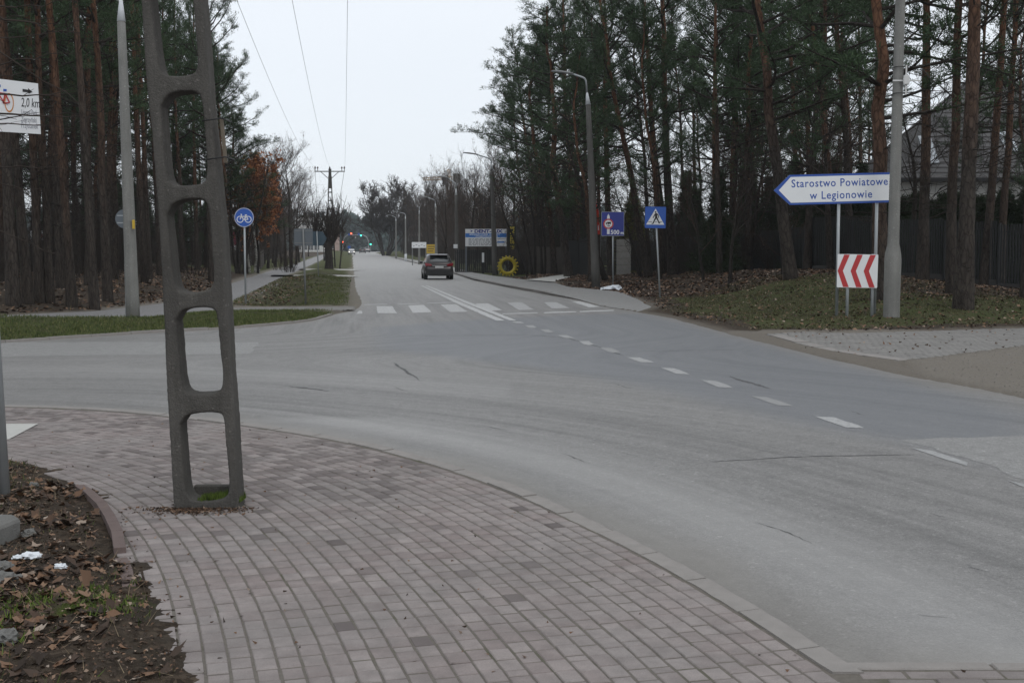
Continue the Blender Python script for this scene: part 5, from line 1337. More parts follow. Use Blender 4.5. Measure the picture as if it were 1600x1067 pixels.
for k in range(4):
    wx = 2.2 + k * 4.2; mb = MB(); mb.box(wx, wx + 1.6, -.08, -.003, 1.4, 3.0); o = mb.build('window', M['offwhite'], S); g_ = MB(); g_.box(wx + .1, wx + .75, -.1, -.0805, 1.5, 2.9); g_.box(wx + .85, wx + 1.5, -.1, -.0805, 1.5, 2.9); g_.build('pane', M['glass'], o)

# ---- fences
def fence(a, b_, h, spacing, mat, label, slat_w=.03, panel=2.5, horizontal=False, gap=.0, name='fence', plinth=.2):
    a, b_ = np.array(a, float), np.array(b_, float); Ln = np.hypot(*(b_ - a)); ang = math.atan2(b_[1] - a[1], b_[0] - a[0])
    S = empty(name, (a[0], a[1], 0), ang, label, 'fence'); d = (b_ - a) / Ln
    zb = lambda t: tz(*(a + d * t))
    npan = int(math.ceil(Ln / panel)); me = MB().box(-slat_w / 2, slat_w / 2, -.012, .012, 0, h).mesh('slat', M[mat]); mh = None; cnt = 0
    for k in range(npan + 1):
        t = min(k * panel, Ln); mb = MB(); mb.box(t - .045, t + .045, -.04, .04, zb(t) - .4, zb(t) + h + .12); mb.build('fence_post', M[mat], S)
    if horizontal:
        nsl = int(h / spacing)
        for k in range(npan):
            t0, t1 = k * panel + .05, min((k + 1) * panel, Ln) - .05
            if t1 - t0 < .1: continue
            z = zb((t0 + t1) / 2)
            for q in range(nsl): mb = MB(); mb.box(t0, t1, -.015, .015, z + plinth + q * spacing, z + plinth + q * spacing + spacing * (1 - gap)); mb.build('slat', M[mat], S)
    else:
        stuff = MB(); 
        for k in range(npan):
            t0, t1 = k * panel, min((k + 1) * panel, Ln); z = zb((t0 + t1) / 2)
            for za_ in (plinth + .1, h - .15): mb = MB(); mb.box(t0 + .046, t1 - .046, -.02, .02, z + za_, z + za_ + .04); mb.build('rail', M[mat], S)
            mb = MB(); mb.box(t0 + .046, t1 - .046, -.06, .06, z - .3, z + plinth - .02); mb.build('plinth', M['greyfence'], S)
            t = t0 + spacing
            while t < t1 - .03:
                if cnt < 290:
                    o = bpy.data.objects.new('slat', me); COL.objects.link(o); o.parent = S; o.location = (t, -.035, z + plinth * .6); cnt += 1
                else: stuff.box(t - slat_w / 2, t + slat_w / 2, -.047, -.023, z + plinth * .6, z + plinth * .6 + h)
                t += spacing
        if stuff.v: o = stuff.build('slats', M[mat], S); o['kind'] = 'stuff'
    return S
def P2(px, Y): p = ap(px, 400, Y); return (p.x, Y)
fence(P2(1268, 52), P2(1660, 40), 2.1, .13, 'darkfence', 'dark steel picket fence in front of the evergreen hedge at the right', .07, 2.6)
fence(P2(1010, 80), P2(1275, 53), 1.9, .16, 'darkfence', 'dark fence deep behind the leaf bank, between the trunks', .08, 2.6)
fence(P2(942, 80), P2(966, 80), 2.3, .21, 'greyfence', 'grey slatted gate beside pale stone posts, behind the 500 m sign', horizontal=True, panel=1.1, gap=.35, name='slatted_gate')
fence(P2(982, 80), P2(1012, 79.5), 2.2, .28, 'greyfence', 'grey panel fence right of the pale stone gate posts', horizontal=True, panel=1.3, gap=.06, name='panel_fence')
for px, l in ((969, 'left pale stone gate post'), (979.5, 'right pale stone gate post with a letter box')):
    x, y = P2(px, 79.6); z = tz(x, y); S = empty('gate_post', (x, y, z), 0, l, 'gate post')
    for k in range(6): mb = MB(); mb.box(-.24, .24, -.24, .24, -.2 + k * .42 + .01, -.2 + (k + 1) * .42); mb.build('stone_block', M['stonepost'], S, .02)
    if px > 975: mb = MB(); mb.box(-.62, -.3, -.2, .1, 1.2, 2.1); mb.build('letter_box', M['plastic'], S)
fence(P2(884, 84), P2(928, 80), 2.4, .2, 'darkfence', 'solid dark board fence left of the leaning lamp post', .19, 2.2, plinth=.1)
fence(P2(712, 97), P2(775, 97), 1.75, .16, 'darkfence', 'dark picket fence under the billboard', .12, 2.4)
fence(P2(797, 90), P2(884, 84.5), 1.8, .22, 'woodfence', 'dull board fence behind the yellow tyre and the thin trunks', .2, 2.2, plinth=.1)
x, y = P2(1543, 43.2); z = tz(x, y); S = empty('intercom_box', (x, y, ap(1543, 382, 43.2).z), 0, 'small pale intercom box on the dark fence at the right', 'intercom')
mb = MB(); mb.prism(rrect(-.1, .1, -.14, .12, .04), -.2, -.08); mb.build('housing', M['offwhite'], S); flat('speaker_slot', rrect(-.05, .05, .02, .08, .01), M['black'], S, -.2005)
# stone beside left post
x, y = gp(-52, 842, .08)
S = empty('concrete_block', (x, y, tz(x, y)), R(-8), 'broken grey concrete block lying in the leaves at the left edge', 'concrete block'); mb = MB(); mb.prism([(-.32, -.05), (.24, -.05), (.25, .10), (.20, .13), (-.32, .12)], -.2, .18); mb.build('block', M['stone'], S, .012)
rgs = random.Random(12)
for k, (px, py, r, lb) in enumerate(((4, 888, .055, 'grey stone under the concrete block at the left edge'), (8, 903, .05, 'second grey stone just below it at the left edge'), (44, 833, .035, 'small grey stone right of the concrete block'), (12, 995, .05, 'pale stone near the bottom left corner'), (52, 760, .03, 'small pale stone at the foot of the left post'))):
    x, y = gp(px, py, .08); crumple('stone', (x, y, tz(x, y) + .01), r * 1.4, .6, lb, M['stone'], 30 + k)['category'] = 'stone'
# fences, boards seen through the left wood
S, a, c = board(309, 352, 336, 394, 120, 'billboard', 'white board with crimson print seen through the left openings of the ladder pole', legmat='postdark')
flat('crimson_print', [(a[0] + .2, c[1] + .6), (a[0] + 1.4, c[1] + .6), (a[0] + 1.2, c[1] + 1.9), (a[0] + .2, c[1] + 1.6)], M['pinkprint'], S, -.0805)
S, a, c = board(352, 352, 374, 391, 122, 'billboard', 'white board with crimson print between the ladder pole and the birches', legmat='postdark')
flat('crimson_print', [(a[0] + .2, c[1] + .5), (a[0] + 1.1, c[1] + .5), (a[0] + 1.2, c[1] + 2.0), (a[0] + .3, c[1] + 2.1)], M['pinkprint'], S, -.0805)
S, a, c = board(375, 371, 392, 384, 123, 'billboard', 'pale board with a blue stripe behind the cycle sign post', legmat='postdark')
flat('blue_stripe', [(a[0] + .05, a[1] - .3), (c[0] - .05, a[1] - .3), (c[0] - .05, a[1] - .15), (a[0] + .05, a[1] - .15)], M['lightblue'], S, -.0805)
S, a, c = board(48, 361, 69, 377, 90, 'notice_board', 'small white board with a red mark seen between the left trunks', legmat='postdark', cat='sign')
flat('red_mark', circle(c[0] - .25, (a[1] + c[1]) / 2, .2, 12), M['red'], S, -.0805)
S, a, c = board(-6, 362, 4, 376, 90, 'notice_board', 'small white board at the very left edge between trunks', legmat='postdark', cat='sign')
fence(P2(250, 128), P2(406, 126), 1.9, .3, 'woodfence', 'weathered board fence behind the left wood', .28, 2.6, plinth=.05)
fence(P2(406, 112), P2(412, 135), 1.6, .22, 'woodfence', 'short dark board fence right of the birches', .2, 2.2, plinth=.05)

# ================================================================== VEGETATION
class TM:
    """fast tube + leaf collector"""
    def __init__(s): s.v = []; s.f = []; s.n = 0
    def tube(s, P, r, sides):
        P = np.asarray(P, float); r = np.asarray(r, float); d = np.gradient(P, axis=0); d /= np.linalg.norm(d, axis=1)[:, None] + 1e-9
        ref = np.array([0.3, .95, .1]) if abs(d[:, 2]).mean() > .6 else np.array([0, 0, 1.0])
        a = np.cross(d, ref); a /= np.linalg.norm(a, axis=1)[:, None] + 1e-9; b = np.cross(a, d)
        t = np.arange(sides) * 2 * np.pi / sides
        V = P[:, None, :] + (a[:, None, :] * np.cos(t)[None, :, None] + b[:, None, :] * np.sin(t)[None, :, None]) * r[:, None, None]
        m = len(P); i = np.arange(m * sides).reshape(m, sides) + s.n
        f = np.stack([i[:-1], np.roll(i[:-1], -1, 1), np.roll(i[1:], -1, 1), i[1:]], -1).reshape(-1, 4)
        s.v.append(V.reshape(-1, 3)); s.f.append(f); s.n += m * sides
    def mesh(s, name, mat): return npmesh(name, np.concatenate(s.v), np.concatenate(s.f), [mat], smooth=True)
def blades(name, C, D, ln, wd, mat, rng, spread=.8, tone=None):
    """one thin triangle per row: base C, direction D"""
    n = len(C); D = D / (np.linalg.norm(D, axis=1)[:, None] + 1e-9)
    r = rng.normal(size=(n, 3)); side = np.cross(D, r); side /= np.linalg.norm(side, axis=1)[:, None] + 1e-9
    L_ = (ln * rng.uniform(.6, 1.3, n))[:, None]; W_ = (wd * rng.uniform(.7, 1.3, n))[:, None]
    V = np.stack([C - side * W_ / 2, C + side * W_ / 2, C + D * L_], 1).reshape(-1, 3); Fc = np.arange(3 * n).reshape(-1, 3)
    T = rng.random(n) if tone is None else tone
    return npmesh(name, V, Fc, [mat], attrs={'tone': ('FACE', 'FLOAT', T)})
def unit(v): return v / (np.linalg.norm(v) + 1e-9)
def curve_pts(p, d, L_, n, rng, bend=.25, up=0.0):
    P = [np.array(p, float)]; d = unit(np.array(d, float))
    for k in range(n):
        d = unit(d + rng.normal(size=3) * bend / n ** .5 * .6 + np.array([0, 0, up / n])); P.append(P[-1] + d * L_ / n)
    return np.array(P), d

def pine_proto(seed, H_=19, cb=9, r0=.19, nb=38, blen=2.6, dens=1.0, dead=12, kink=.3, needle='needles', barkmat='pinebark'):
    rng = np.random.default_rng(seed)
    zs = np.linspace(-.5, H_, 15); off = np.cumsum(rng.normal(size=(15, 2)) * kink / 4, 0); off -= off[0]; off *= np.linspace(0, 1, 15)[:, None]
    TP = np.c_[off, zs]; tr = r0 * (1 - .80 * np.clip(zs / H_, 0, 1)); tr[0] *= 1.35; tr[1] *= 1.12
    zf = np.linspace(-.5, H_, 40); P = np.c_[np.interp(zf, zs, TP[:, 0]), np.interp(zf, zs, TP[:, 1]), zf]; rr = np.interp(zf, zs, tr) * rng.uniform(.95, 1.05, 40)
    T = TM(); T.tube(P, rr, 10); trunk = T.mesh('trunk', M[barkmat])
    def at(z): return np.array([np.interp(z, zs, TP[:, 0]), np.interp(z, zs, TP[:, 1]), z]), np.interp(z, zs, tr)
    B = TM(); C, D, TN = [], [], []
    for k in range(nb):
        h = cb + (H_ - cb) * (k / nb) ** .9 + rng.uniform(-.3, .3); h = min(h, H_ - .1); u = (h - cb) / (H_ - cb)
        prof = (.55 + .75 * math.sin(min(1, u * 1.15 + .12) * math.pi) ** .7) * (1 - .55 * u ** 3)
        L_ = blen * prof * rng.uniform(.6, 1.25); az = rng.uniform(0, 2 * math.pi); el = rng.uniform(-.05, .35) + u * .7
        p, r = at(h); d = np.array([math.cos(az) * math.cos(el), math.sin(az) * math.cos(el), math.sin(el)])
        P, dE = curve_pts(p, d, L_, 5, rng, .5, .35); B.tube(P, np.linspace(min(.05, r * .5) + .008, .01, 6), 4)
        ns = int(4 + L_ * 2.4)
        for q in range(ns):
            t = rng.uniform(.28, 1); i = t * 5; i0 = min(int(i), 4); b0 = P[i0] + (P[i0 + 1] - P[i0]) * (i - i0)
            dd = unit(P[i0 + 1] - P[i0]) * .6 + rng.normal(size=3) * .75 + np.array([0, 0, .35]); sl = rng.uniform(.35, .9) * (1.2 - .5 * t)
            Q, dq = curve_pts(b0, dd, sl, 3, rng, .4, .3); B.tube(Q, [.012, .009, .006, .004], 3)
            tone0 = rng.uniform(0, .55)
            for m in range(3):
                c = Q[m + 1]
                n = int(rng.integers(13, 22) * dens)
                dirs = rng.normal(size=(n, 3)) + dq * 1.0 + np.array([0, 0, .5]); cc = c + rng.normal(size=(n, 3)) * np.array([.085, .085, .06])
                C.append(cc); D.append(dirs); TN.append(np.clip(tone0 + rng.uniform(0, .45, n), 0, 1))
    for k in range(dead):
        h = rng.uniform(max(2.2, cb * .35), cb + 1); az = rng.uniform(0, 6.28); p, r = at(h); L_ = rng.uniform(.4, 1.7)
        L_ *= 1.5; P, _ = curve_pts(p, (math.cos(az), math.sin(az), rng.uniform(-.3, .5)), L_, 4, rng, .6, .15); B.tube(P, np.linspace(.022, .005, 5), 3)
        for q in range(4):
            i0 = rng.integers(1, 4); Q, _ = curve_pts(P[i0], rng.normal(size=3), L_ * .4, 2, rng, .5); B.tube(Q, [.008, .006, .003], 3)
    br = B.mesh('branches', M['bark']); C = np.concatenate(C); D = np.concatenate(D)
    cr = blades('crown', C, D, .15, .028, M[needle], rng, tone=np.concatenate(TN))
    return {'trunk': trunk, 'branches': br, 'crown': cr, 'H': H_, 'r': r0}
def bare_proto(seed, H_=10, cb=2.5, r0=.16, spread=1.0, n1=9, n2=6, n3=5, n4=4, up=.5, thin=.006, mat='bark', tw='twig', leaves=0, leafmat='oakleaf', multi=1, leaf=.07, lean=0, tilt=.12):
    rng = np.random.default_rng(seed); T = TM(); B = TM(); C, D = [], []
    for s_ in range(multi):
        az = rng.uniform(0, 6.28); base = np.array([math.cos(az), math.sin(az), 0]) * (.0 if multi == 1 else rng.uniform(.1, .35)) + np.array([0, 0, -.4])
        d0 = np.array([math.cos(az) * tilt * (multi > 1) + lean, math.sin(az) * tilt * (multi > 1), 1]); rb = r0 * (1 if multi == 1 else rng.uniform(.5, .9))
        TP, _ = curve_pts(base, d0, H_ * .92, 10, rng, .35, .1); tr = rb * np.linspace(1.15, .12, 11); T.tube(TP, tr, 8)
        for a in range(n1):
            t = (cb + (H_ * .92 - cb) * (a + .5) / n1 * .95) / (H_ * .92) * 10; i0 = min(int(t), 9); p = TP[i0] + (TP[i0 + 1] - TP[i0]) * (t - i0); az = rng.uniform(0, 6.28)
            L1 = H_ * .42 * spread * (1.15 - .6 * a / n1) * rng.uniform(.7, 1.2); d = (math.cos(az), math.sin(az), up + .4 * a / n1)
            P1, _ = curve_pts(p, d, L1, 6, rng, .5, .45); B.tube(P1, np.linspace(max(.3 * rb * (1.1 - .5 * a / n1), thin * 2), thin * 1.3, 7), 5)
            for b in range(n2):
                t = rng.uniform(.25, 1) * 6; i0 = min(int(t), 5); p2 = P1[i0] + (P1[i0 + 1] - P1[i0]) * (t - i0); L2 = L1 * .48 * rng.uniform(.6, 1.2)
                P2_, _ = curve_pts(p2, unit(P1[i0 + 1] - P1[i0]) + rng.normal(size=3) * .6 + [0, 0, .25], L2, 4, rng, .5, .35); B.tube(P2_, np.linspace(thin * 2.6, thin, 5), 3)
                for c in range(n3):
                    i0 = int(rng.integers(0, 4)); q = P2_[i0] + (P2_[i0 + 1] - P2_[i0]) * rng.random(); L3 = L2 * .5 * rng.uniform(.6, 1.2)
                    P3, _ = curve_pts(q, unit(P2_[i0 + 1] - P2_[i0]) + rng.normal(size=3) * .6 + [0, 0, .2], L3, 3, rng, .4, .25); B.tube(P3, np.linspace(thin * 1.2, thin * .7, 4), 3)
                    for e_ in range(n4):
                        i1 = int(rng.integers(0, 3)); P4, _ = curve_pts(P3[i1 + 1], unit(P3[i1 + 1] - P3[i1]) + rng.normal(size=3) * .6 + [0, 0, .15], L3 * .6 * rng.uniform(.6, 1.2), 2, rng, .4, .2); B.tube(P4, [thin * .8, thin * .65, thin * .4], 3)
                        if leaves and rng.random() < leaves: m = int(rng.integers(2, 6)); C.append(P4[1] + rng.normal(size=(m, 3)) * .10); D.append(rng.normal(size=(m, 3)) - [0, 0, .6])
    out_ = {'trunk': T.mesh('trunk', M[mat]), 'branches': B.mesh('branches', M[tw]), 'H': H_, 'r': r0}
    if C: out_['crown'] = blades('leaves', np.concatenate(C), np.concatenate(D), leaf * 1.3, leaf, M[leafmat], rng)
    return out_
def shrub_proto(seed, H_=2.6, n=26, w_=1.0, leaves=0, leafmat='oakleaf', tw='twig', thin=.005):
    rng = np.random.default_rng(seed); B = TM(); C, D = [], []
    for a in range(n):
        az = rng.uniform(0, 6.28); r = rng.uniform(0, .45) * w_; p = (math.cos(az) * r, math.sin(az) * r, -.2); L_ = H_ * rng.uniform(.55, 1.1)
        P, _ = curve_pts(p, (math.cos(az) * .3 * w_, math.sin(az) * .3 * w_, 1), L_, 5, rng, .5, .1); B.tube(P, np.linspace(thin * 2.8, thin, 6), 4)
        for b in range(7):
            t = rng.uniform(.2, 1) * 5; i0 = min(int(t), 4); q = P[i0] + (P[i0 + 1] - P[i0]) * (t - i0); Q, _ = curve_pts(q, rng.normal(size=3) * .7 + [0, 0, .7], L_ * .28 * rng.uniform(.5, 1.3), 3, rng, .5, .2); B.tube(Q, np.linspace(thin * 1.3, thin * .7, 4), 3)
            for c in range(4):
                i1 = int(rng.integers(0, 3)); Q2, _ = curve_pts(Q[i1], rng.normal(size=3) * .7 + [0, 0, .5], L_ * .12, 2, rng, .4); B.tube(Q2, [thin * .8, thin * .6, thin * .4], 3)
                if leaves and rng.random() < leaves: m = int(rng.integers(1, 4)); C.append(Q2[1] + rng.normal(size=(m, 3)) * .06); D.append(rng.normal(size=(m, 3)))
    o = {'branches': B.mesh('branches', M[tw]), 'H': H_, 'r': .1}
    if C: o['crown'] = blades('leaves', np.concatenate(C), np.concatenate(D), .08, .05, M[leafmat], rng)
    return o
def evergreen_proto(seed, H_=4, w_=1.1, n=900, mat='spruce', taper=1.0):
    rng = np.random.default_rng(seed); T = TM(); T.tube([(0, 0, -.3), (0, 0, H_ * .5), (0, 0, H_)], [.09, .06, .015], 6); C, D, TN = [], [], []
    for k in range(n):
        u = rng.random() ** 1.1; az = rng.uniform(0, 6.28); r = w_ * (1 - u ** (1.6 * taper)) * rng.uniform(.35, 1.05) * (.85 + .25 * math.sin(az * 3 + seed)); z = H_ * (u * .97 + .02)
        c = np.array([math.cos(az) * r, math.sin(az) * r, z]); m = 26; dd = np.array([math.cos(az), math.sin(az), .35]); t0 = rng.uniform(0, .6)
        C.append(c + rng.normal(size=(m, 3)) * .11); D.append(rng.normal(size=(m, 3)) * .9 + dd * .9); TN.append(np.clip(t0 + rng.uniform(0, .4, m), 0, 1))
    return {'trunk': T.mesh('trunk', M['bark']), 'crown': blades('crown', np.concatenate(C), np.concatenate(D), .15, .045, M[mat], rng, tone=np.concatenate(TN)), 'H': H_, 'r': .09}
protos = {}
protos['tall1'] = pine_proto(1, 20, 11, .19, 38, 2.9, dens=1.0, dead=26)
protos['tall2'] = pine_proto(2, 21, 9.0, .20, 44, 3.0, dens=1.0, dead=30, kink=.5)
protos['tall3'] = pine_proto(3, 18, 7.0, .18, 46, 2.7, dens=1.0, dead=30, kink=.6)
protos['mid1'] = pine_proto(4, 15, 4.2, .16, 52, 2.5, dens=1.0, dead=20, kink=.6)
protos['mid2'] = pine_proto(5, 17, 5.5, .17, 50, 2.8, dens=1.0, dead=22, kink=.8)
protos['low1'] = pine_proto(6, 9, 1.6, .12, 42, 2.1, dens=1.0, dead=3, kink=.4)
protos['bare1'] = bare_proto(11, 11, 3, .15, 1.0)
protos['bare2'] = bare_proto(12, 10, 2.2, .13, .95, up=.8, tw='twigred')
protos['bare3'] = bare_proto(13, 12, 3.5, .17, .85, up=.7, leaves=.12, leafmat='litter')
protos['round'] = bare_proto(14, 13, 3.0, .17, .62, n1=11, n2=7, n3=6, n4=3, up=.6, thin=.017, multi=11, tilt=.36)
protos['multi'] = bare_proto(15, 9, 2.5, .17, .7, n1=6, n2=5, n3=5, n4=3, up=.9, multi=3, leaves=.10, leafmat='litter')
protos['oak'] = bare_proto(16, 9.5, 2.4, .12, .75, n1=10, n2=6, n3=5, n4=4, up=.8, leaves=1.0, leafmat='oakleaf', leaf=.17)
protos['shrub1'] = shrub_proto(21, 2.8); protos['shrub2'] = shrub_proto(22, 2.0, 30, 1.5, leaves=.25, leafmat='litter', tw='twigred'); protos['shrub3'] = shrub_proto(23, 3.8, 30, 1.2)
protos['thuja'] = evergreen_proto(31, 3.4, .95, 620); protos['spruce'] = evergreen_proto(32, 6, 1.9, 900, taper=.6); protos['yellow'] = evergreen_proto(33, 5.0, 1.5, 650, 'yellowgreen', .8)
def plant(kind, x, y, label, cat='tree', group=None, s=1.0, sz=None, rz=None, lean=(0, 0), name=None, trunk=None, mats=None):
    p = protos[kind]; z = tz(x, y)
    nm = name or ('pine_tree' if kind[:3] in ('tal', 'mid', 'low') else 'shrub' if kind.startswith('shrub') else 'evergreen_shrub' if kind in ('thuja', 'spruce', 'yellow') else 'bare_tree')
    o = empty(nm, (x, y, z), 0, label, cat, group); o.rotation_mode = 'XYZ'
    q = Matrix.Rotation(math.atan(lean[0]), 4, 'Y') @ Matrix.Rotation(-math.atan(lean[1]), 4, 'X') @ Matrix.Rotation(rz if rz is not None else random.uniform(0, 6.28), 4, 'Z')
    o.rotation_euler = q.to_euler(); o.scale = (s, s, sz or s)
    for k in ('trunk', 'branches', 'crown'):
        if k in p:
            c = link(k, p[k], o)
            if k != 'trunk': c['kind'] = 'stuff'
    return o
random.seed(21)
def tree_px(kind, px, Y, wpx, toppx, label, sz=None, group=None, **k):
    p = ap(px, 400, Y); r = wpx / F * Y / 2; s = r / (protos[kind]['r'] * 1.0); s = max(.7, min(1.7, s))
    H_ = EYE + HOR / F * Y; lean = ((toppx - 800) / F * Y - p.x) / H_
    return plant(kind, p.x, Y, label, s=s, sz=sz or random.uniform(.92, 1.12), lean=(lean, random.uniform(-.02, .02)), group=group, **k)
# left wood, front row
for a in [('tall1', 19, 35.5, 19, 12, 'reddish pine trunk, leftmost of the front row beside the cycle path'), ('tall2', 43, 36.2, 15, 22, 'leaning grey pine, second from the left in the front row'),
          ('tall1', 60, 36.8, 12, 56, 'slim upright grey pine, third from the left in the front row'), ('tall3', 76, 37, 14, 72, 'grey pine, fourth from the left in the front row'),
          ('tall2', 111, 36.5, 9, 96, 'thin dark pine just left of the bright orange one'), ('tall1', 146, 35.8, 14, 130, 'pine with bright orange upper trunk, left of the grey lamp post'),
          ('tall3', 167, 39.5, 14, 158, 'dark grey pine between the orange pine and the lamp post'), ('tall2', 225, 54, 10, 214, 'pine directly right of the left lamp post, standing back'),
          ('tall1', 233, 59, 9, 226, 'thin pine close behind the one right of the lamp post'), ('tall3', 286, 80, 8, 276, 'pine seen through the second opening of the ladder pole'),
          ('tall2', 309, 92, 6, 306, 'slender pine at the right side of the second pole opening'), ('tall1', 93, 43, 12, 92, 'pine with rusty bark standing behind the fourth trunk'), ('tall2', 250, 66, 9, 242, 'pine hidden mostly by the left leg of the ladder pole')]:
    tree_px(*a)
tree_px('mid2', 352, 86, 8, 352, 'bushy pine right of the ladder pole, its crown against the sky', sz=.92); tree_px('mid1', 372, 90, 8, 384, 'slender forked pine farthest right in the left wood', sz=.80)
tree_px('tall3', 330, 66, 9, 322, 'tall pine behind the right leg of the ladder pole')
GL = 'pines deep in the left wood'; GLl = 'pine in the shade deep in the left wood behind the front row'
cnt = 0; spots = []
tries = 0
while cnt < 62 and tries < 5000:
    tries += 1
    Y = random.uniform(40, 105); px = random.uniform(-260, 335); x = ap(px, 400, Y).x
    if px > 330 - (Y < 70) * 40: continue
    if float(sdist(np.array([x]), np.array([Y]), PATH)[0]) < 2.5: continue
    if any((x - a) ** 2 + (Y - b) ** 2 < 6.5 for a, b in spots): continue
    spots.append((x, Y)); plant(random.choice(['tall1', 'tall2', 'tall3', 'tall3', 'mid2']), x, Y, GLl, group=GL, s=random.uniform(.75, 1.15), sz=random.uniform(.85, 1.1), lean=(random.uniform(-.03, .05), random.uniform(-.03, .03))); cnt += 1
for k in range(44):
    Y = random.uniform(42, 110); px = random.uniform(-200, 350); x = ap(px, 400, Y).x
    if float(sdist(np.array([x]), np.array([Y]), PATH)[0]) < 3: continue
    plant(random.choice(['shrub1', 'shrub3', 'shrub3', 'low1', 'thuja']), x, Y, 'undergrowth bush in the dark left wood between the trunks', 'bush', 'undergrowth of the left wood', s=random.uniform(.8, 1.4))
for k in range(26):  # evergreen backdrop added so sky light does not show through the wood
    Y = random.uniform(96, 125); x = ap(-250 + k * 23, 400, Y).x
    plant(random.choice(['spruce', 'spruce', 'low1']), x, Y, 'evergreen added to keep the back of the left wood dark', 'tree', 'added evergreens behind the left wood', s=random.uniform(.8, 1.3), name='evergreen_tree')
# left side beyond the wood
plant('oak', ap(386, 400, 91).x, 91, 'young tree still holding rust brown leaves, above the birches', s=.95, name='oak_tree')
plant('oak', ap(402, 400, 93).x, 93, 'second rust leaved tree, right behind the first one', s=.82, name='oak_tree')
for px, l in ((389, 'white birch trunk just right of the cycle sign post'), (398, 'thin birch in the middle of the birch group'), (404, 'white birch, rightmost of the birch group')):
    t = plant('bare2', ap(px, 400, 96).x, 96, l, s=.8, name='birch_tree'); [setattr(c, 'data', birch) if 0 else None for c in t.children]
    for c in t.children:
        if c.name.startswith('trunk'):
            c.data = c.data.copy(); c.data.materials[0] = M['birch']
plant('multi', ap(376, 400, 88).x, 88, 'dark leaning trunks left of the birches behind the cycle sign', s=1.05, name='bare_tree', lean=(-.06, 0))
k = 0
for px, Y, kd, s in ((418, 118, 'bare1', .95), (430, 128, 'bare2', 1.1), (438, 112, 'shrub3', 1.2), (446, 135, 'bare1', 1.15), (455, 124, 'bare3', 1.05), (462, 150, 'bare2', 1.1), (426, 150, 'bare3', 1.2), (440, 165, 'bare2', 1.2), (468, 178, 'bare1', 1.05), (452, 100, 'shrub1', .9), (472, 230, 'bare2', 1.0), (482, 260, 'bare1', .8), (412, 140, 'bare1', 1.15), (400, 125, 'bare2', 1.1), (455, 190, 'bare3', 1.2)):
    plant(kd, ap(px, 400, Y).x, Y, 'bare brown tree in the thicket left of the cycle path', 'tree', 'bare thicket left of the cycle path', s=s)
for k in range(16):
    Y = 110 + k * 9; x = ap(462 - 60 * (110 / Y) + random.uniform(-6, 6), 400, Y).x
    plant(random.choice(['shrub1', 'shrub3', 'shrub3']), x - 1.5, Y, 'bare shrub at the foot of the thicket left of the cycle path', 'bush', 'shrubs left of the cycle path', s=random.uniform(1.0, 1.7))
# pollard tree
rng = np.random.default_rng(77); T = TM(); x, y = ap(521, 419, 119).x, 116.0; T.tube([(0, 0, -.4), (.05, 0, 1.0), (0, 0, 2.0), (-.05, 0, 2.7)], [.5, .36, .34, .42], 10)
T.tube([(0, 0, 2.2), (-.6, 0, 2.8), (-1.3, .1, 3.2)], [.35, .25, .2], 7); T.tube([(0, 0, 2.3), (.5, 0, 3.0), (.8, .1, 3.5)], [.35, .28, .2], 7)
po = empty('pollard_tree', (x, y, tz(x, y)), 0, 'old pollarded tree with thick trunk and upright shoots, in front of the power pole', 'tree'); link('trunk', T.mesh('trunk', M['bark']), po)
B = TM()
for k in range(150):
    c = [(0, 0, 2.8), (-1.2, .1, 3.2), (.8, .1, 3.5), (.2, 0, 3.0)][k % 4]; az = rng.uniform(0, 6.28); sp = rng.uniform(.1, .75)
    P, _ = curve_pts(np.array(c) + rng.normal(size=3) * .25, (math.cos(az) * sp, math.sin(az) * sp, 1), rng.uniform(1.5, 4.0), 5, rng, .3, .3); B.tube(P, np.linspace(.045, .012, 6), 4)
    for q in range(3):
        i0 = int(rng.integers(1, 5)); Q, _ = curve_pts(P[i0], rng.normal(size=3) * .5 + [0, 0, .8], .9, 2, rng, .3); B.tube(Q, [.018, .014, .008], 3)
link('shoots', B.mesh('shoots', M['twig']), po)
plant('bare2', ap(531, 400, 118).x, 118, 'slim dark trunk right of the pollard tree on the left verge', s=.55, name='bare_tree')
plant('multi', ap(507, 400, 190).x, 190, 'small bare tree beside the cycle path far behind', s=.6)
# big round bare tree and the row behind the right footway
t = plant('round', ap(602, 400, 290).x, 290, 'big round bare tree standing beside the far road, against the sky', s=1.75, sz=1.45)
RP = np.array(RIGHT); redge = lambda Y: float(np.interp(Y, RP[:, 1], RP[:, 0]))
for k in range(64):
    Y = 112 + (k / 63) ** 1.2 * 215; xr = redge(Y) + random.uniform(5.5, 15) + (6 if Y < 125 else 0)
    plant(['bare1', 'bare2', 'bare3'][k % 3], xr, Y, 'bare tree in the dark row behind the right footway', 'tree', 'bare trees in the row right of the far road', s=random.uniform(.62, .86) * (1.25 if Y > 200 else 1))
for k in range(34):
    Y = 100 + random.random() * 60; pxx = random.uniform(690, 880); x = ap(pxx, 400, Y).x
    plant(['bare1', 'bare2', 'bare3'][k % 3], x, Y, 'bare tree in the tangle behind the billboard', 'tree', 'bare trees behind the billboard', s=random.uniform(.8, 1.1) * (.8 if pxx < 775 else 1))
for k in range(56):
    Y = 175 + (k / 55) * 150; xr = redge(Y) + random.uniform(5, 13)
    plant(['bare1', 'bare2', 'bare3'][k % 3], xr, Y, 'bare tree in the dark clump where the far road bends out of sight', 'tree', 'bare trees in the farthest row on the right', s=random.uniform(1.0, 1.35))
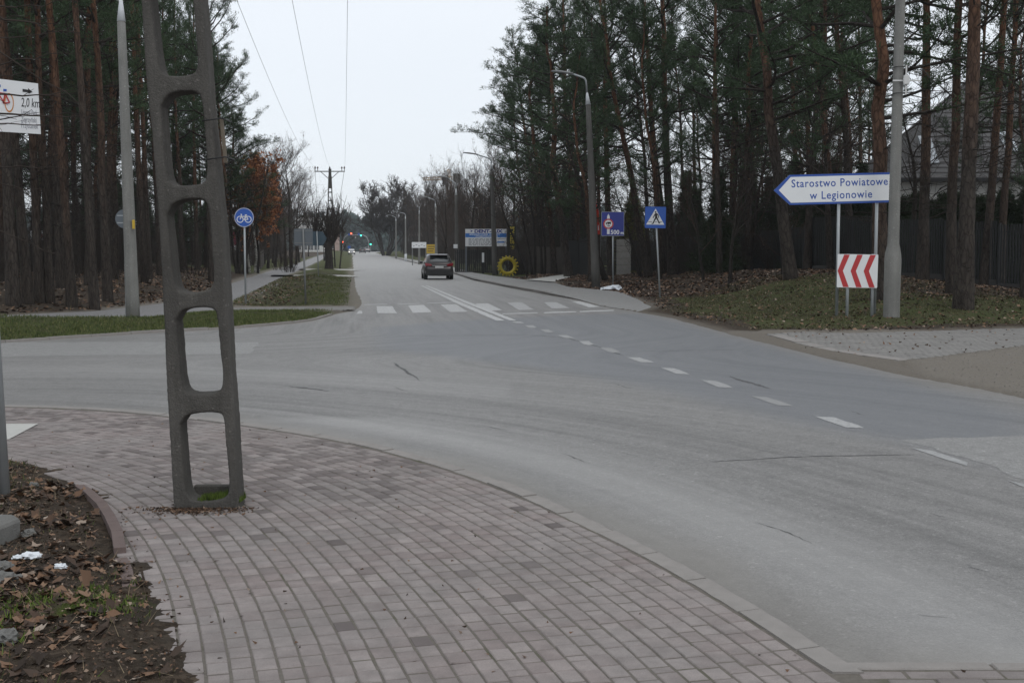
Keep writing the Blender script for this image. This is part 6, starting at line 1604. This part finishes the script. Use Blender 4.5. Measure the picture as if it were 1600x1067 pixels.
for k in range(90):
    Y = 104 + (k / 89) ** 1.1 * 220; xr = redge(Y) + random.uniform(4.5, 11) + (6 if Y < 125 else 0)
    plant(random.choice(['shrub1', 'shrub3', 'shrub3', 'spruce' if Y < 150 else 'shrub3']), xr, Y, 'dense bush along the right side of the far road', 'bush', 'bushes along the right side of the far road', s=random.uniform(.9, 1.5))
for k in range(30):
    Y = 115 + k * 6; x = ap(475 - 95 * (115 / Y) ** 1.5 + random.uniform(-14, 8), 400, Y).x
    plant(['bare1', 'bare2', 'bare3'][k % 3], x - 1, Y, 'bare tree standing farther back in the brown thicket on the left', 'tree', 'bare trees farther back on the left', s=random.uniform(.9, 1.2))
# right wood: named trees
for a in [('tall1', 1507, 33, 27, 1508, 'thick grey and orange pine trunk, nearest at the right behind the pole'), ('tall3', 1489, 37.5, 17, 1474, 'orange pine trunk close left of the thickest right pine'),
          ('mid2', 1376, 35.5, 26, 1366, 'thick dark pine directly behind the right post of the arrow sign'), ('tall2', 1442, 44, 18, 1446, 'dark reddish pine between the ribbed pole and the orange trunk'),
          ('tall2', 1540, 43, 14, 1556, 'dark pine right of the thickest trunk, before the house'), ('tall3', 1566, 45, 13, 1560, 'slim dark pine, second right of the thickest trunk'),
          ('mid2', 1236, 46, 20, 1176, 'broad dark pine leaning left at the left end of the arrow sign'), ('mid1', 1262, 52, 12, 1262, 'dark bushy pine just behind the tip of the arrow sign'),
          ('tall3', 1334, 53, 13, 1296, 'slanting dark trunk above the middle of the arrow sign'), ('tall2', 1312, 58, 11, 1262, 'thin leaning pine behind the arrow sign'),
          ('mid2', 1170, 60, 12, 1165, 'dark pine on top of the leaf bank'), ('tall3', 1124, 57, 9, 1118, 'slim trunk on the leaf bank right of the crossing sign'), ('mid1', 1146, 62, 10, 1150, 'dark pine behind the leaf bank'),
          ('tall2', 1052, 66, 15, 1018, 'straight pine right behind the crossing sign'), ('tall1', 1036, 70, 12, 1000, 'pine between the two blue signs, second from the right'), ('tall3', 1014, 66, 12, 926, 'strongly left leaning pine between the two blue signs'),
          ('mid2', 889, 78, 14, 836, 'pine left of the leaning lamp post, its ragged crown against the sky'), ('mid1', 866, 84, 10, 842, 'pine in the left edge of the right wood'), ('mid2', 905, 88, 11, 880, 'pine behind the leaning lamp post')]:
    tree_px(*a)
def tree_side(kind, px, Y, toppx, topy, label, s=1.0):
    p = ap(px, 400, Y); q = ap(toppx, topy, Y); H_ = q.z - tz(p.x, Y); return plant(kind, p.x, Y, label, s=s, sz=H_ / protos[kind]['H'], lean=((q.x - p.x) / H_, 0))
tree_side('mid2', 846, 96, 806, 45, 'tall ragged pine at the very left edge of the right wood', .95)
tree_side('mid1', 864, 100, 838, 25, 'slightly taller pine behind the ragged leftmost one', 1.0)
tree_side('mid1', 832, 104, 800, 120, 'smaller pine, lowest crown at the left edge of the right wood', .9)
tree_side('tall3', 900, 84, 880, -70, 'tall pine whose crown overhangs the leaning lamp post', 1.1)
tree_side('tall2', 955, 76, 925, -130, 'tall pine with a wide crown above the 500 m sign', 1.1)
tree_side('multi', 829, 80, 816, 235, 'clump of three thin dark stems right of the yellow tyre', .85); tree_side('multi', 849, 84, 842, 250, 'second thin dark stem clump beside the leaf heap', .7)
tree_side('bare3', 948, 66, 892, 160, 'dark forked bare tree leaning left behind the leaning lamp post', 1.0)
tree_side('bare2', 1002, 68, 950, 250, 'crooked bare trunk curving behind the 500 m sign', .8)
tree_side('bare1', 1140, 50, 1128, 210, 'thin bare sapling on the leaf bank', .55); tree_side('bare2', 1100, 55, 1090, 240, 'second thin bare sapling on the leaf bank', .5); tree_side('bare2', 1222, 49, 1216, 300, 'low bare sapling left of the arrow sign tip', .4)
tree_side('bare3', 1300, 50, 1290, 120, 'bare tree with twisted limbs behind the arrow sign', .9); tree_side('bare1', 1420, 48, 1440, 130, 'bare tree spreading twigs right of the ribbed pole', .85)
GR = 'pines deep in the right wood'; spots = []; cnt = 0; tries = 0
while cnt < 36 and tries < 5000:
    tries += 1; Y = random.uniform(52, 112); px = random.uniform(905, 1850); x = ap(px, 400, Y).x
    if px > 1390 and Y > 48 and px < 1760: 
        if Y < 60: pass
        else: continue
    if (Y > 95 and px < 1000) or (px < 1120 and Y < 64) or (px < 1400 and Y < 56): continue
    if any((x - a) ** 2 + (Y - b) ** 2 < 9 for a, b in spots): continue
    if px > 1380 and Y > 58: continue
    spots.append((x, Y)); plant(random.choice(['tall1', 'tall2', 'tall3', 'mid2', 'mid2', 'mid1']), x, Y, 'pine in the shade deep in the right wood', group=GR, s=random.uniform(.7, 1.1), sz=random.uniform(.8, 1.1), lean=(random.uniform(-.08, .03), random.uniform(-.03, .03))); cnt += 1
for k in range(40):
    px = random.uniform(1010, 1330); Y = random.uniform(54, 95) ; x = ap(px, 400, Y).x
    plant(random.choice(['shrub1', 'shrub3', 'shrub3', 'bare2', 'spruce']), x, Y, 'dark undergrowth bush behind the leaf bank', 'bush', 'undergrowth of the right wood', s=random.uniform(.7, 1.15))
for k in range(40):
    t = k / 39; px = 1262 + t * 420; Y = 54 - t * 9; x = ap(px, 400, Y + 1.6).x
    plant('thuja' if k % 3 or px > 1385 else 'spruce', x, Y + 1.4 + random.uniform(-.3, .5), 'dark evergreen of the hedge behind the steel fence at the right', 'bush', 'hedge behind the steel fence', s=random.uniform(.9, 1.12) * (1 if k % 3 or px > 1385 else .68))
for px, Y in ((1345, 57), (1300, 60), (1275, 63), (1240, 60), (1200, 66), (1640, 46)):
    plant('spruce', ap(px, 400, Y).x, Y, 'taller dark conifer behind the right fence', 'tree', 'conifers behind the right fence', s=random.uniform(.8, 1.0), name='conifer_tree')
plant('yellow', ap(988, 400, 84).x, 84, 'yellowish green conifer behind the 500 m sign', s=1.15, name='conifer_tree'); plant('low1', ap(897, 400, 92).x, 92, 'low dark pine behind the dark board fence', s=.8); plant('low1', ap(878, 400, 95).x, 95, 'second low dark pine behind the board fence', s=.75)
for k in range(12):
    Y = random.uniform(86, 105); plant(random.choice(['shrub1', 'shrub3']), ap(random.uniform(790, 900), 400, Y).x, Y, 'bare bush behind the fence by the yellow tyre', 'bush', 'bushes behind the fence by the tyre', s=random.uniform(.8, 1.3))
# overhanging pines outside the frame for closure at the right front
for x, y in ((17, 30), (20, 36), (15.5, 36.5), (-17, 26), (-21, 30), (-24, 25)): plant(random.choice(['tall2', 'tall3']), x, y, 'pine standing beyond the side of the picture', group='pines beside the picture')

# branches of the tree at the upper left, close to the camera
rng = np.random.default_rng(9); T = TM(); B = TM(); x, y = -4.6, 8.2
nt_ = empty('bare_tree', (x, y, tz(x, y)), 0, 'bare tree just outside the left edge whose thin twigs reach across the upper left', 'tree')
T.tube([(0, 0, -.3), (.02, 0, 1.5), (-.05, .1, 3), (0, .1, 5)], [.11, .09, .07, .04], 8); link('trunk', T.mesh('trunk', M['twig']), nt_)
def twig_to(px0, py0, px1, py1, Y0, Y1, sub=5, r=.006, arc=0.0):
    a, b = ap(px0, py0, Y0), ap(px1, py1, Y1); n = 8; P = []
    st = np.array([0, 0.05, a.z - .6 - nt_.location.z]); P.append(st)
    for k in range(n + 1):
        t = k / n; p = a.lerp(b, t); p.z += arc * 4 * t * (1 - t); P.append(np.array([p.x - x, p.y - y, p.z - nt_.location.z]) + rng.normal(size=3) * .008)
    P = np.array(P); B.tube(P, np.linspace(r * 1.5, r * .28, len(P)), 5)
    for q in range(sub):
        i0 = int(rng.integers(2, n)); d = unit(P[i0 + 1] - P[i0]) + rng.normal(size=3) * .35
        Q, _ = curve_pts(P[i0], d, rng.uniform(.1, .3), 4, rng, .35); B.tube(Q, np.linspace(r * .45, r * .2, 5), 3)
for a in ((-60, 12, 112, 3, 7.6, 7.2, 4, .005, -.02), (-60, 45, 68, 14, 7.6, 7.4, 3, .004), (-60, 2, 125, 54, 7.4, 7.5, 6, .007, -.02), (-60, 52, 126, 40, 7.5, 7.4, 3, .004, -.05), (-60, 125, 122, 84, 7.6, 7.2, 4, .005, .04),
          (-60, 125, 60, 110, 7.5, 7.6, 3, .004), (-60, 145, 125, 143, 7.4, 7.3, 5, .006, -.02), (-60, 172, 155, 185, 7.5, 7.3, 5, .006), (-60, 190, 50, 172, 7.4, 7.5, 4, .005, -.03), (-50, 200, 120, 205, 7.4, 7.3, 4, .004, .03),
          (-60, 262, 75, 297, 7.5, 7.6, 3, .005, -.03), (-60, 320, 45, 335, 7.7, 7.5, 3, .004), (-60, 268, 128, 266, 7.6, 7.2, 3, .004, .02), (-60, 330, 118, 405, 7.7, 7.3, 3, .004, -.02), (-60, 250, 62, 238, 7.6, 7.3, 3, .004, .03), (-40, 60, 185, 205, 7.4, 7.2, 4, .004, .02)):
    twig_to(*a)
link('branches', B.mesh('branches', M['twig']), nt_)

# ---- far wood across the end of the road
rng = np.random.default_rng(5); C, D = [], []
for k in range(1500):
    x = rng.uniform(-520, 420); y = rng.uniform(560, 660); 
    h = 15 + 3 * math.sin(x * .05) + rng.uniform(-2.5, 2.5) + 4 * max(0, (x + 60) / 200)
    m = 75; u = rng.random(m) ** .85; r = 3.2 * (1.05 - u * .75); a = rng.uniform(0, 6.28, m)
    C.append(np.c_[x + np.cos(a) * r, y + np.sin(a) * r, 1.0 + u * h]); D.append(rng.normal(size=(m, 3)))
me = blades('far_wood', np.concatenate(C), np.concatenate(D), 2.6, 2.3, M['haze_wood'], rng)
tag(link('far_wood', me), 'far pine wood closing the end of the road', 'wood', kind='stuff')

# ---- ground cover
def scatter(name, n, poly, ln, wd, mat, seed, up=1.0, label='', cat='grass', flat_=False, dens=None, zoff=0.0, lobed=False):
    rng = np.random.default_rng(seed); P = np.array(poly); lo, hi = P.min(0), P.max(0); X = rng.uniform(lo[0], hi[0], n * 3); Y = rng.uniform(lo[1], hi[1], n * 3)
    k = sdist(X, Y, poly) < 0; X, Y = X[k], Y[k]; Z, sd = terrain(X, Y, True); k = sd > .02
    if dens is not None: k &= dens(X, Y, sd) > rng.random(len(X))
    X, Y, Z = X[k][:n], Y[k][:n], Z[k][:n]; n = len(X); C = np.c_[X, Y, Z + zoff]
    if not flat_ and not lobed:
        D = rng.normal(size=(n, 3)) * .5 + [0, 0, up]; me = blades(name, C, D, ln, wd, mat, rng)
    elif lobed:
        K = 10; a0 = rng.uniform(0, 6.28, n); an = np.linspace(0, 2 * np.pi, K, endpoint=False); L_ = ln * rng.uniform(.4, 1.25, n)
        rad = (.36 + .64 * np.abs(np.cos(an / 2)) ** .7)[None, :] * rng.uniform(.62, 1.1, (n, K)) * np.where(np.arange(K) % 2 == 0, 1, .68)[None, :]
        lx = rad * np.cos(an) * L_[:, None] * .6; ly = rad * np.sin(an) * L_[:, None] * .42; cu_ = rng.uniform(-9, 14, n)[:, None]; tl = rng.normal(size=(n, 2)) * .28
        lz = cu_ * ly ** 2 + rng.uniform(-6, 9, n)[:, None] * lx ** 2 + tl[:, :1] * lx + tl[:, 1:] * ly; lz = lz - lz.min(1)[:, None] + .002
        wx = X[:, None] + lx * np.cos(a0)[:, None] - ly * np.sin(a0)[:, None]; wy = Y[:, None] + lx * np.sin(a0)[:, None] + ly * np.cos(a0)[:, None]; wz = Z[:, None] + zoff + lz
        V = np.concatenate([np.stack([wx, wy, wz], -1), np.stack([X, Y, Z + zoff + np.abs(lz).mean(1) * .5], -1)[:, None, :]], 1).reshape(-1, 3)
        i = np.arange(n)[:, None] * (K + 1); kk = np.arange(K)[None, :]; Fc = np.stack([i + kk, i + (kk + 1) % K, i + K + 0 * kk], -1).reshape(-1, 3)
        T = rng.random(n) ** 1.3; me = npmesh(name, V, Fc, [mat], attrs={'tone': ('FACE', 'FLOAT', np.repeat(T, K))})
    else:
        a = rng.uniform(0, 6.28, n); L_ = ln * rng.uniform(.5, 1.3, n); W_ = L_ * rng.uniform(.45, .8, n); ux = np.c_[np.cos(a), np.sin(a), rng.normal(size=n) * .35]; uy = np.c_[-np.sin(a), np.cos(a), rng.normal(size=n) * .35]
        c = C + [0, 0, .008]; ft = rng.uniform(.1, .4, n)[:, None] * L_[:, None] * np.array([0, 0, 1.0])
        V = np.stack([c - ux * L_[:, None] / 2, c - uy * W_[:, None] / 2 + ft * .7, c + uy * W_[:, None] / 2 * .0 + ft * .1, c - uy * 0 + ux * L_[:, None] / 2, c + uy * W_[:, None] / 2 + ft * .5], 1).reshape(-1, 3)
        i = np.arange(n) * 5; Fc = np.concatenate([np.c_[i, i + 1, i + 2], np.c_[i + 1, i + 3, i + 2], np.c_[i + 3, i + 4, i + 2], np.c_[i + 4, i, i + 2]])
        T = rng.random(n) ** 1.4; me = npmesh(name, V, Fc, [mat], attrs={'tone': ('FACE', 'FLOAT', np.tile(T, 4))})
    return tag(link(name, me), label, cat, kind='stuff')
VL = G((-260, 514), (8, 507), (197, 504), (252, 499), (300, 494), (362, 490.5), (519, 489), (519, 492), (487, 503), (422, 508), (252, 519), (8, 535), (-260, 552))
scatter('grass', 42000, VL, .075, .016, M['grassb'], 1, 1.0, 'short green grass on the verge beside the side road', 'grass', dens=lambda X, Y, s: .35 + .65 * sm(.1, .5, s) * (vnoise(X, Y, .7, 41) > .25))
VI = G((364, 482), (543, 480), (550, 430), (446, 432), (400, 456), (366, 472))
scatter('grass', 22000, VI, .08, .018, M['grassb'], 2, 1.0, 'thin grass on the ditch verge left of the main road', 'grass', dens=lambda X, Y, s: sm(.3, .7, vnoise(X, Y, 1.5, 42)) + .15)
scatter('fallen_leaves', 5000, VI, .11, .1, M['litter'], 3, 1, 'dead leaves lying in the ditch of the left verge', 'fallen leaves', True, dens=lambda X, Y, s: np.exp(-((X + 9.3 + .13 * (Y - 45)) / 1.2) ** 2))
VR = G((1010, 478), (1060, 497), (1160, 515), (1250, 520), (1330, 522), (1600, 514)) + [(22, 27), (22, 44), (9, 50), (4.5, 44)]
scatter('grass', 42000, VR, .06, .016, M['grassd'], 4, 1.0, 'patchy grass around the arrow sign and the ribbed pole', 'grass', dens=lambda X, Y, s: sm(.3, .55, vnoise(X, Y, 1.3, 43)) * sm(.3, 1.5, s) * sm(12, 6, s))
scatter('fallen_leaves', 14000, VR, .10, .1, M['litter'], 5, 1, 'dead leaves scattered over the right grass and bank', 'fallen leaves', True, dens=lambda X, Y, s: .25 + .6 * sm(5, 9, s))
VB = [(3.0, 46), (1, 60), (-1, 74), (2, 86), (10, 82), (16, 60), (22, 48), (9, 46)]
scatter('fallen_leaves', 22000, VB, .14, .1, M['litter'], 6, 1, 'thick leaf litter on the bank behind the blue signs', 'fallen leaves', True)
VW = G((-300, 497), (0, 495), (147, 488), (252, 476), (330, 457), (363, 443)) + [(-22, 95), (-60, 95), (-60, 30)]
scatter('fallen_leaves', 24000, VW, .15, .1, M['litter'], 7, 1, 'brown leaf litter on the floor of the left wood', 'fallen leaves', True, dens=lambda X, Y, s: np.exp(-s / 9))
scatter('grass', 9000, VW, .12, .02, simple('dry_grass', (.16, .12, .05), .9), 8, .7, 'dry straw coloured grass along the edge of the left wood', 'grass', dens=lambda X, Y, s: np.exp(-s / 2.5) * (vnoise(X, Y, 1.2, 44) > .5))
VN = [(-5.4, 3), (-5.4, 10.8), (-.7, 10.8), (-.7, 3)]
left_d = lambda X, Y, s: sm(.0, .12, s) * (.15 + .85 * sm(.30, .6, vnoise(X, Y, .5, 45)) * sm(-1.6, -2.2, X + .10 * (Y - 5)))
scatter('fallen_leaves', 6500, VN, .085, .06, M['litter'], 9, 1, 'large dead oak leaves on the verge in the bottom left corner', 'fallen leaves', True, dens=left_d, zoff=.002, lobed=True)
scatter('leaf_fragments', 26000, VN, .020, .02, M['litter'], 10, 1, 'small broken bits of leaf and bark on the soil at the left', 'leaf debris', True, dens=lambda X, Y, s: sm(-.03, .1, s))
scatter('moss', 22000, VN, .042, .009, M['mossb'], 11, 1, 'bright moss patch on the soil at the bottom left', 'moss', dens=lambda X, Y, s: sm(.45, .75, np.exp(-((X + 2.2) / .6) ** 2 - ((Y - 5.85) / .5) ** 2) + (vnoise(X, Y, .25, 46) - .5) * 1.1) * (s > .05))
scatter('moss', 5000, VN, .02, .006, M['grassb'], 61, 1.0, 'dull moss and short weeds over the soil beside the edging stones', 'moss', dens=lambda X, Y, s: sm(.55, .8, vnoise(X, Y, .5, 62)) * (s > .1))
scatter('grass', 3500, VN, .055, .006, M['grassb'], 12, .9, 'sparse short grass in the soil beside the pavement', 'grass', dens=lambda X, Y, s: sm(.55, .75, vnoise(X, Y, .35, 47)))
scatter('dry_straw', 2200, VN, .10, .004, simple('dry_straw', (.22, .17, .11), .9), 13, .12, 'dry stalks and pine needles lying at the pavement edge', 'straw')
# litter grains on pavement and asphalt
rng = np.random.default_rng(50); n = 420; X = rng.uniform(-6, 2, n); Y = rng.uniform(4.6, 13, n); k = sdist(X, Y, PLAZA) < -.1; X, Y = X[k], Y[k]; n = len(X)
C = np.c_[X, Y, np.full(n, LV['plaza'] + .003)]; me = blades('grit', C, np.c_[rng.normal(size=(n, 2)), np.full(n, .15)], .022, .016, M['litter'], rng); tag(link('grit', me), 'tiny crumbs of leaf and grit on the brick pavement', 'grit', kind='stuff')

# dirt and straw gathered round the foot of the ladder pole and along the soil edge
rng = np.random.default_rng(71); n = 2600; cx, cy = PB.x - .05, 8.23
X = np.r_[cx + rng.normal(size=n) * .17, rng.uniform(-2.6, -.9, n)]; Y = np.r_[cy - np.abs(rng.normal(size=n)) * .10 + .05, rng.uniform(4.7, 9.3, n)]
sdv = sdist(X, Y, PLAZA); k = (sdv < -.0) & (((np.arange(2 * n) < n) & (rng.random(2 * n) < .4)) | (rng.random(2 * n) < np.exp(sdv / .10))); X, Y = X[k], Y[k]; n = len(X)
C = np.c_[X, Y, np.full(n, LV['plaza'] + .003)]; me = blades('dirt', C, np.c_[rng.normal(size=(n, 2)), np.abs(rng.normal(size=n)) * .25], .024, .014, M['litter'], rng, tone=rng.random(n) ** 1.5)
tag(link('dirt', me), 'dirt and straw gathered at the foot of the ladder pole and the soil edge', 'dirt', kind='stuff')
# gravel on the sandy corner at the right and on the left shoulder
GP = G((1410, 570), (1480, 562), (1600, 546), (1600, 618), (1450, 590)); rng = np.random.default_rng(72); n = 6000; X = rng.uniform(5.5, 13, n); Y = rng.uniform(13.5, 23.5, n); k = sdist(X, Y, GP) < .1; X, Y = X[k], Y[k]; Z = terrain(X, Y); n = len(X)
D = rng.normal(size=(n, 3)); D[:, 2] = np.abs(D[:, 2]) * .4; me = blades('gravel', np.c_[X, Y, Z + .004], D, .018, .018, M['kerb'], rng)
tag(link('gravel', me), 'loose gravel on the sandy corner beside the paved driveway', 'gravel', kind='stuff')
rng = np.random.default_rng(73); n = 450; X = rng.uniform(3.5, 16, n); Y = rng.uniform(18, 30, n); k = sdist(X, Y, DRIVE) < .3; X, Y = X[k], Y[k]; n = len(X)
D = rng.normal(size=(n, 3)); D[:, 2] = np.abs(D[:, 2]) * .2; me = blades('leaf_crumbs', np.c_[X, Y, np.full(n, .048)], D, .06, .05, M['litter'], rng)
tag(link('leaf_crumbs', me), 'dead leaves and crumbs scattered over the paved driveway', 'leaf debris', kind='stuff')
# thin air
mb = MB(); mb.box(-560, 560, -30, 760, -2.0, 36); hz = mb.build('haze', simple('unused', (1, 1, 1))); hz.data.materials.clear()
hm = bpy.data.materials.new('haze_air'); hm.use_nodes = True; hm.node_tree.nodes.clear(); ho = hm.node_tree.nodes.new('ShaderNodeOutputMaterial'); hv = hm.node_tree.nodes.new('ShaderNodeVolumePrincipled')
hv.inputs['Color'].default_value = (.86, .9, .95, 1); hv.inputs['Density'].default_value = .00022; hv.inputs['Anisotropy'].default_value = .2
hm.node_tree.links.new(hv.outputs[0], ho.inputs['Volume']); hz.data.materials.append(hm); tag(hz, 'thin pale air over the road and woods', 'haze', kind='stuff')
sc.cycles.volume_bounces = 1
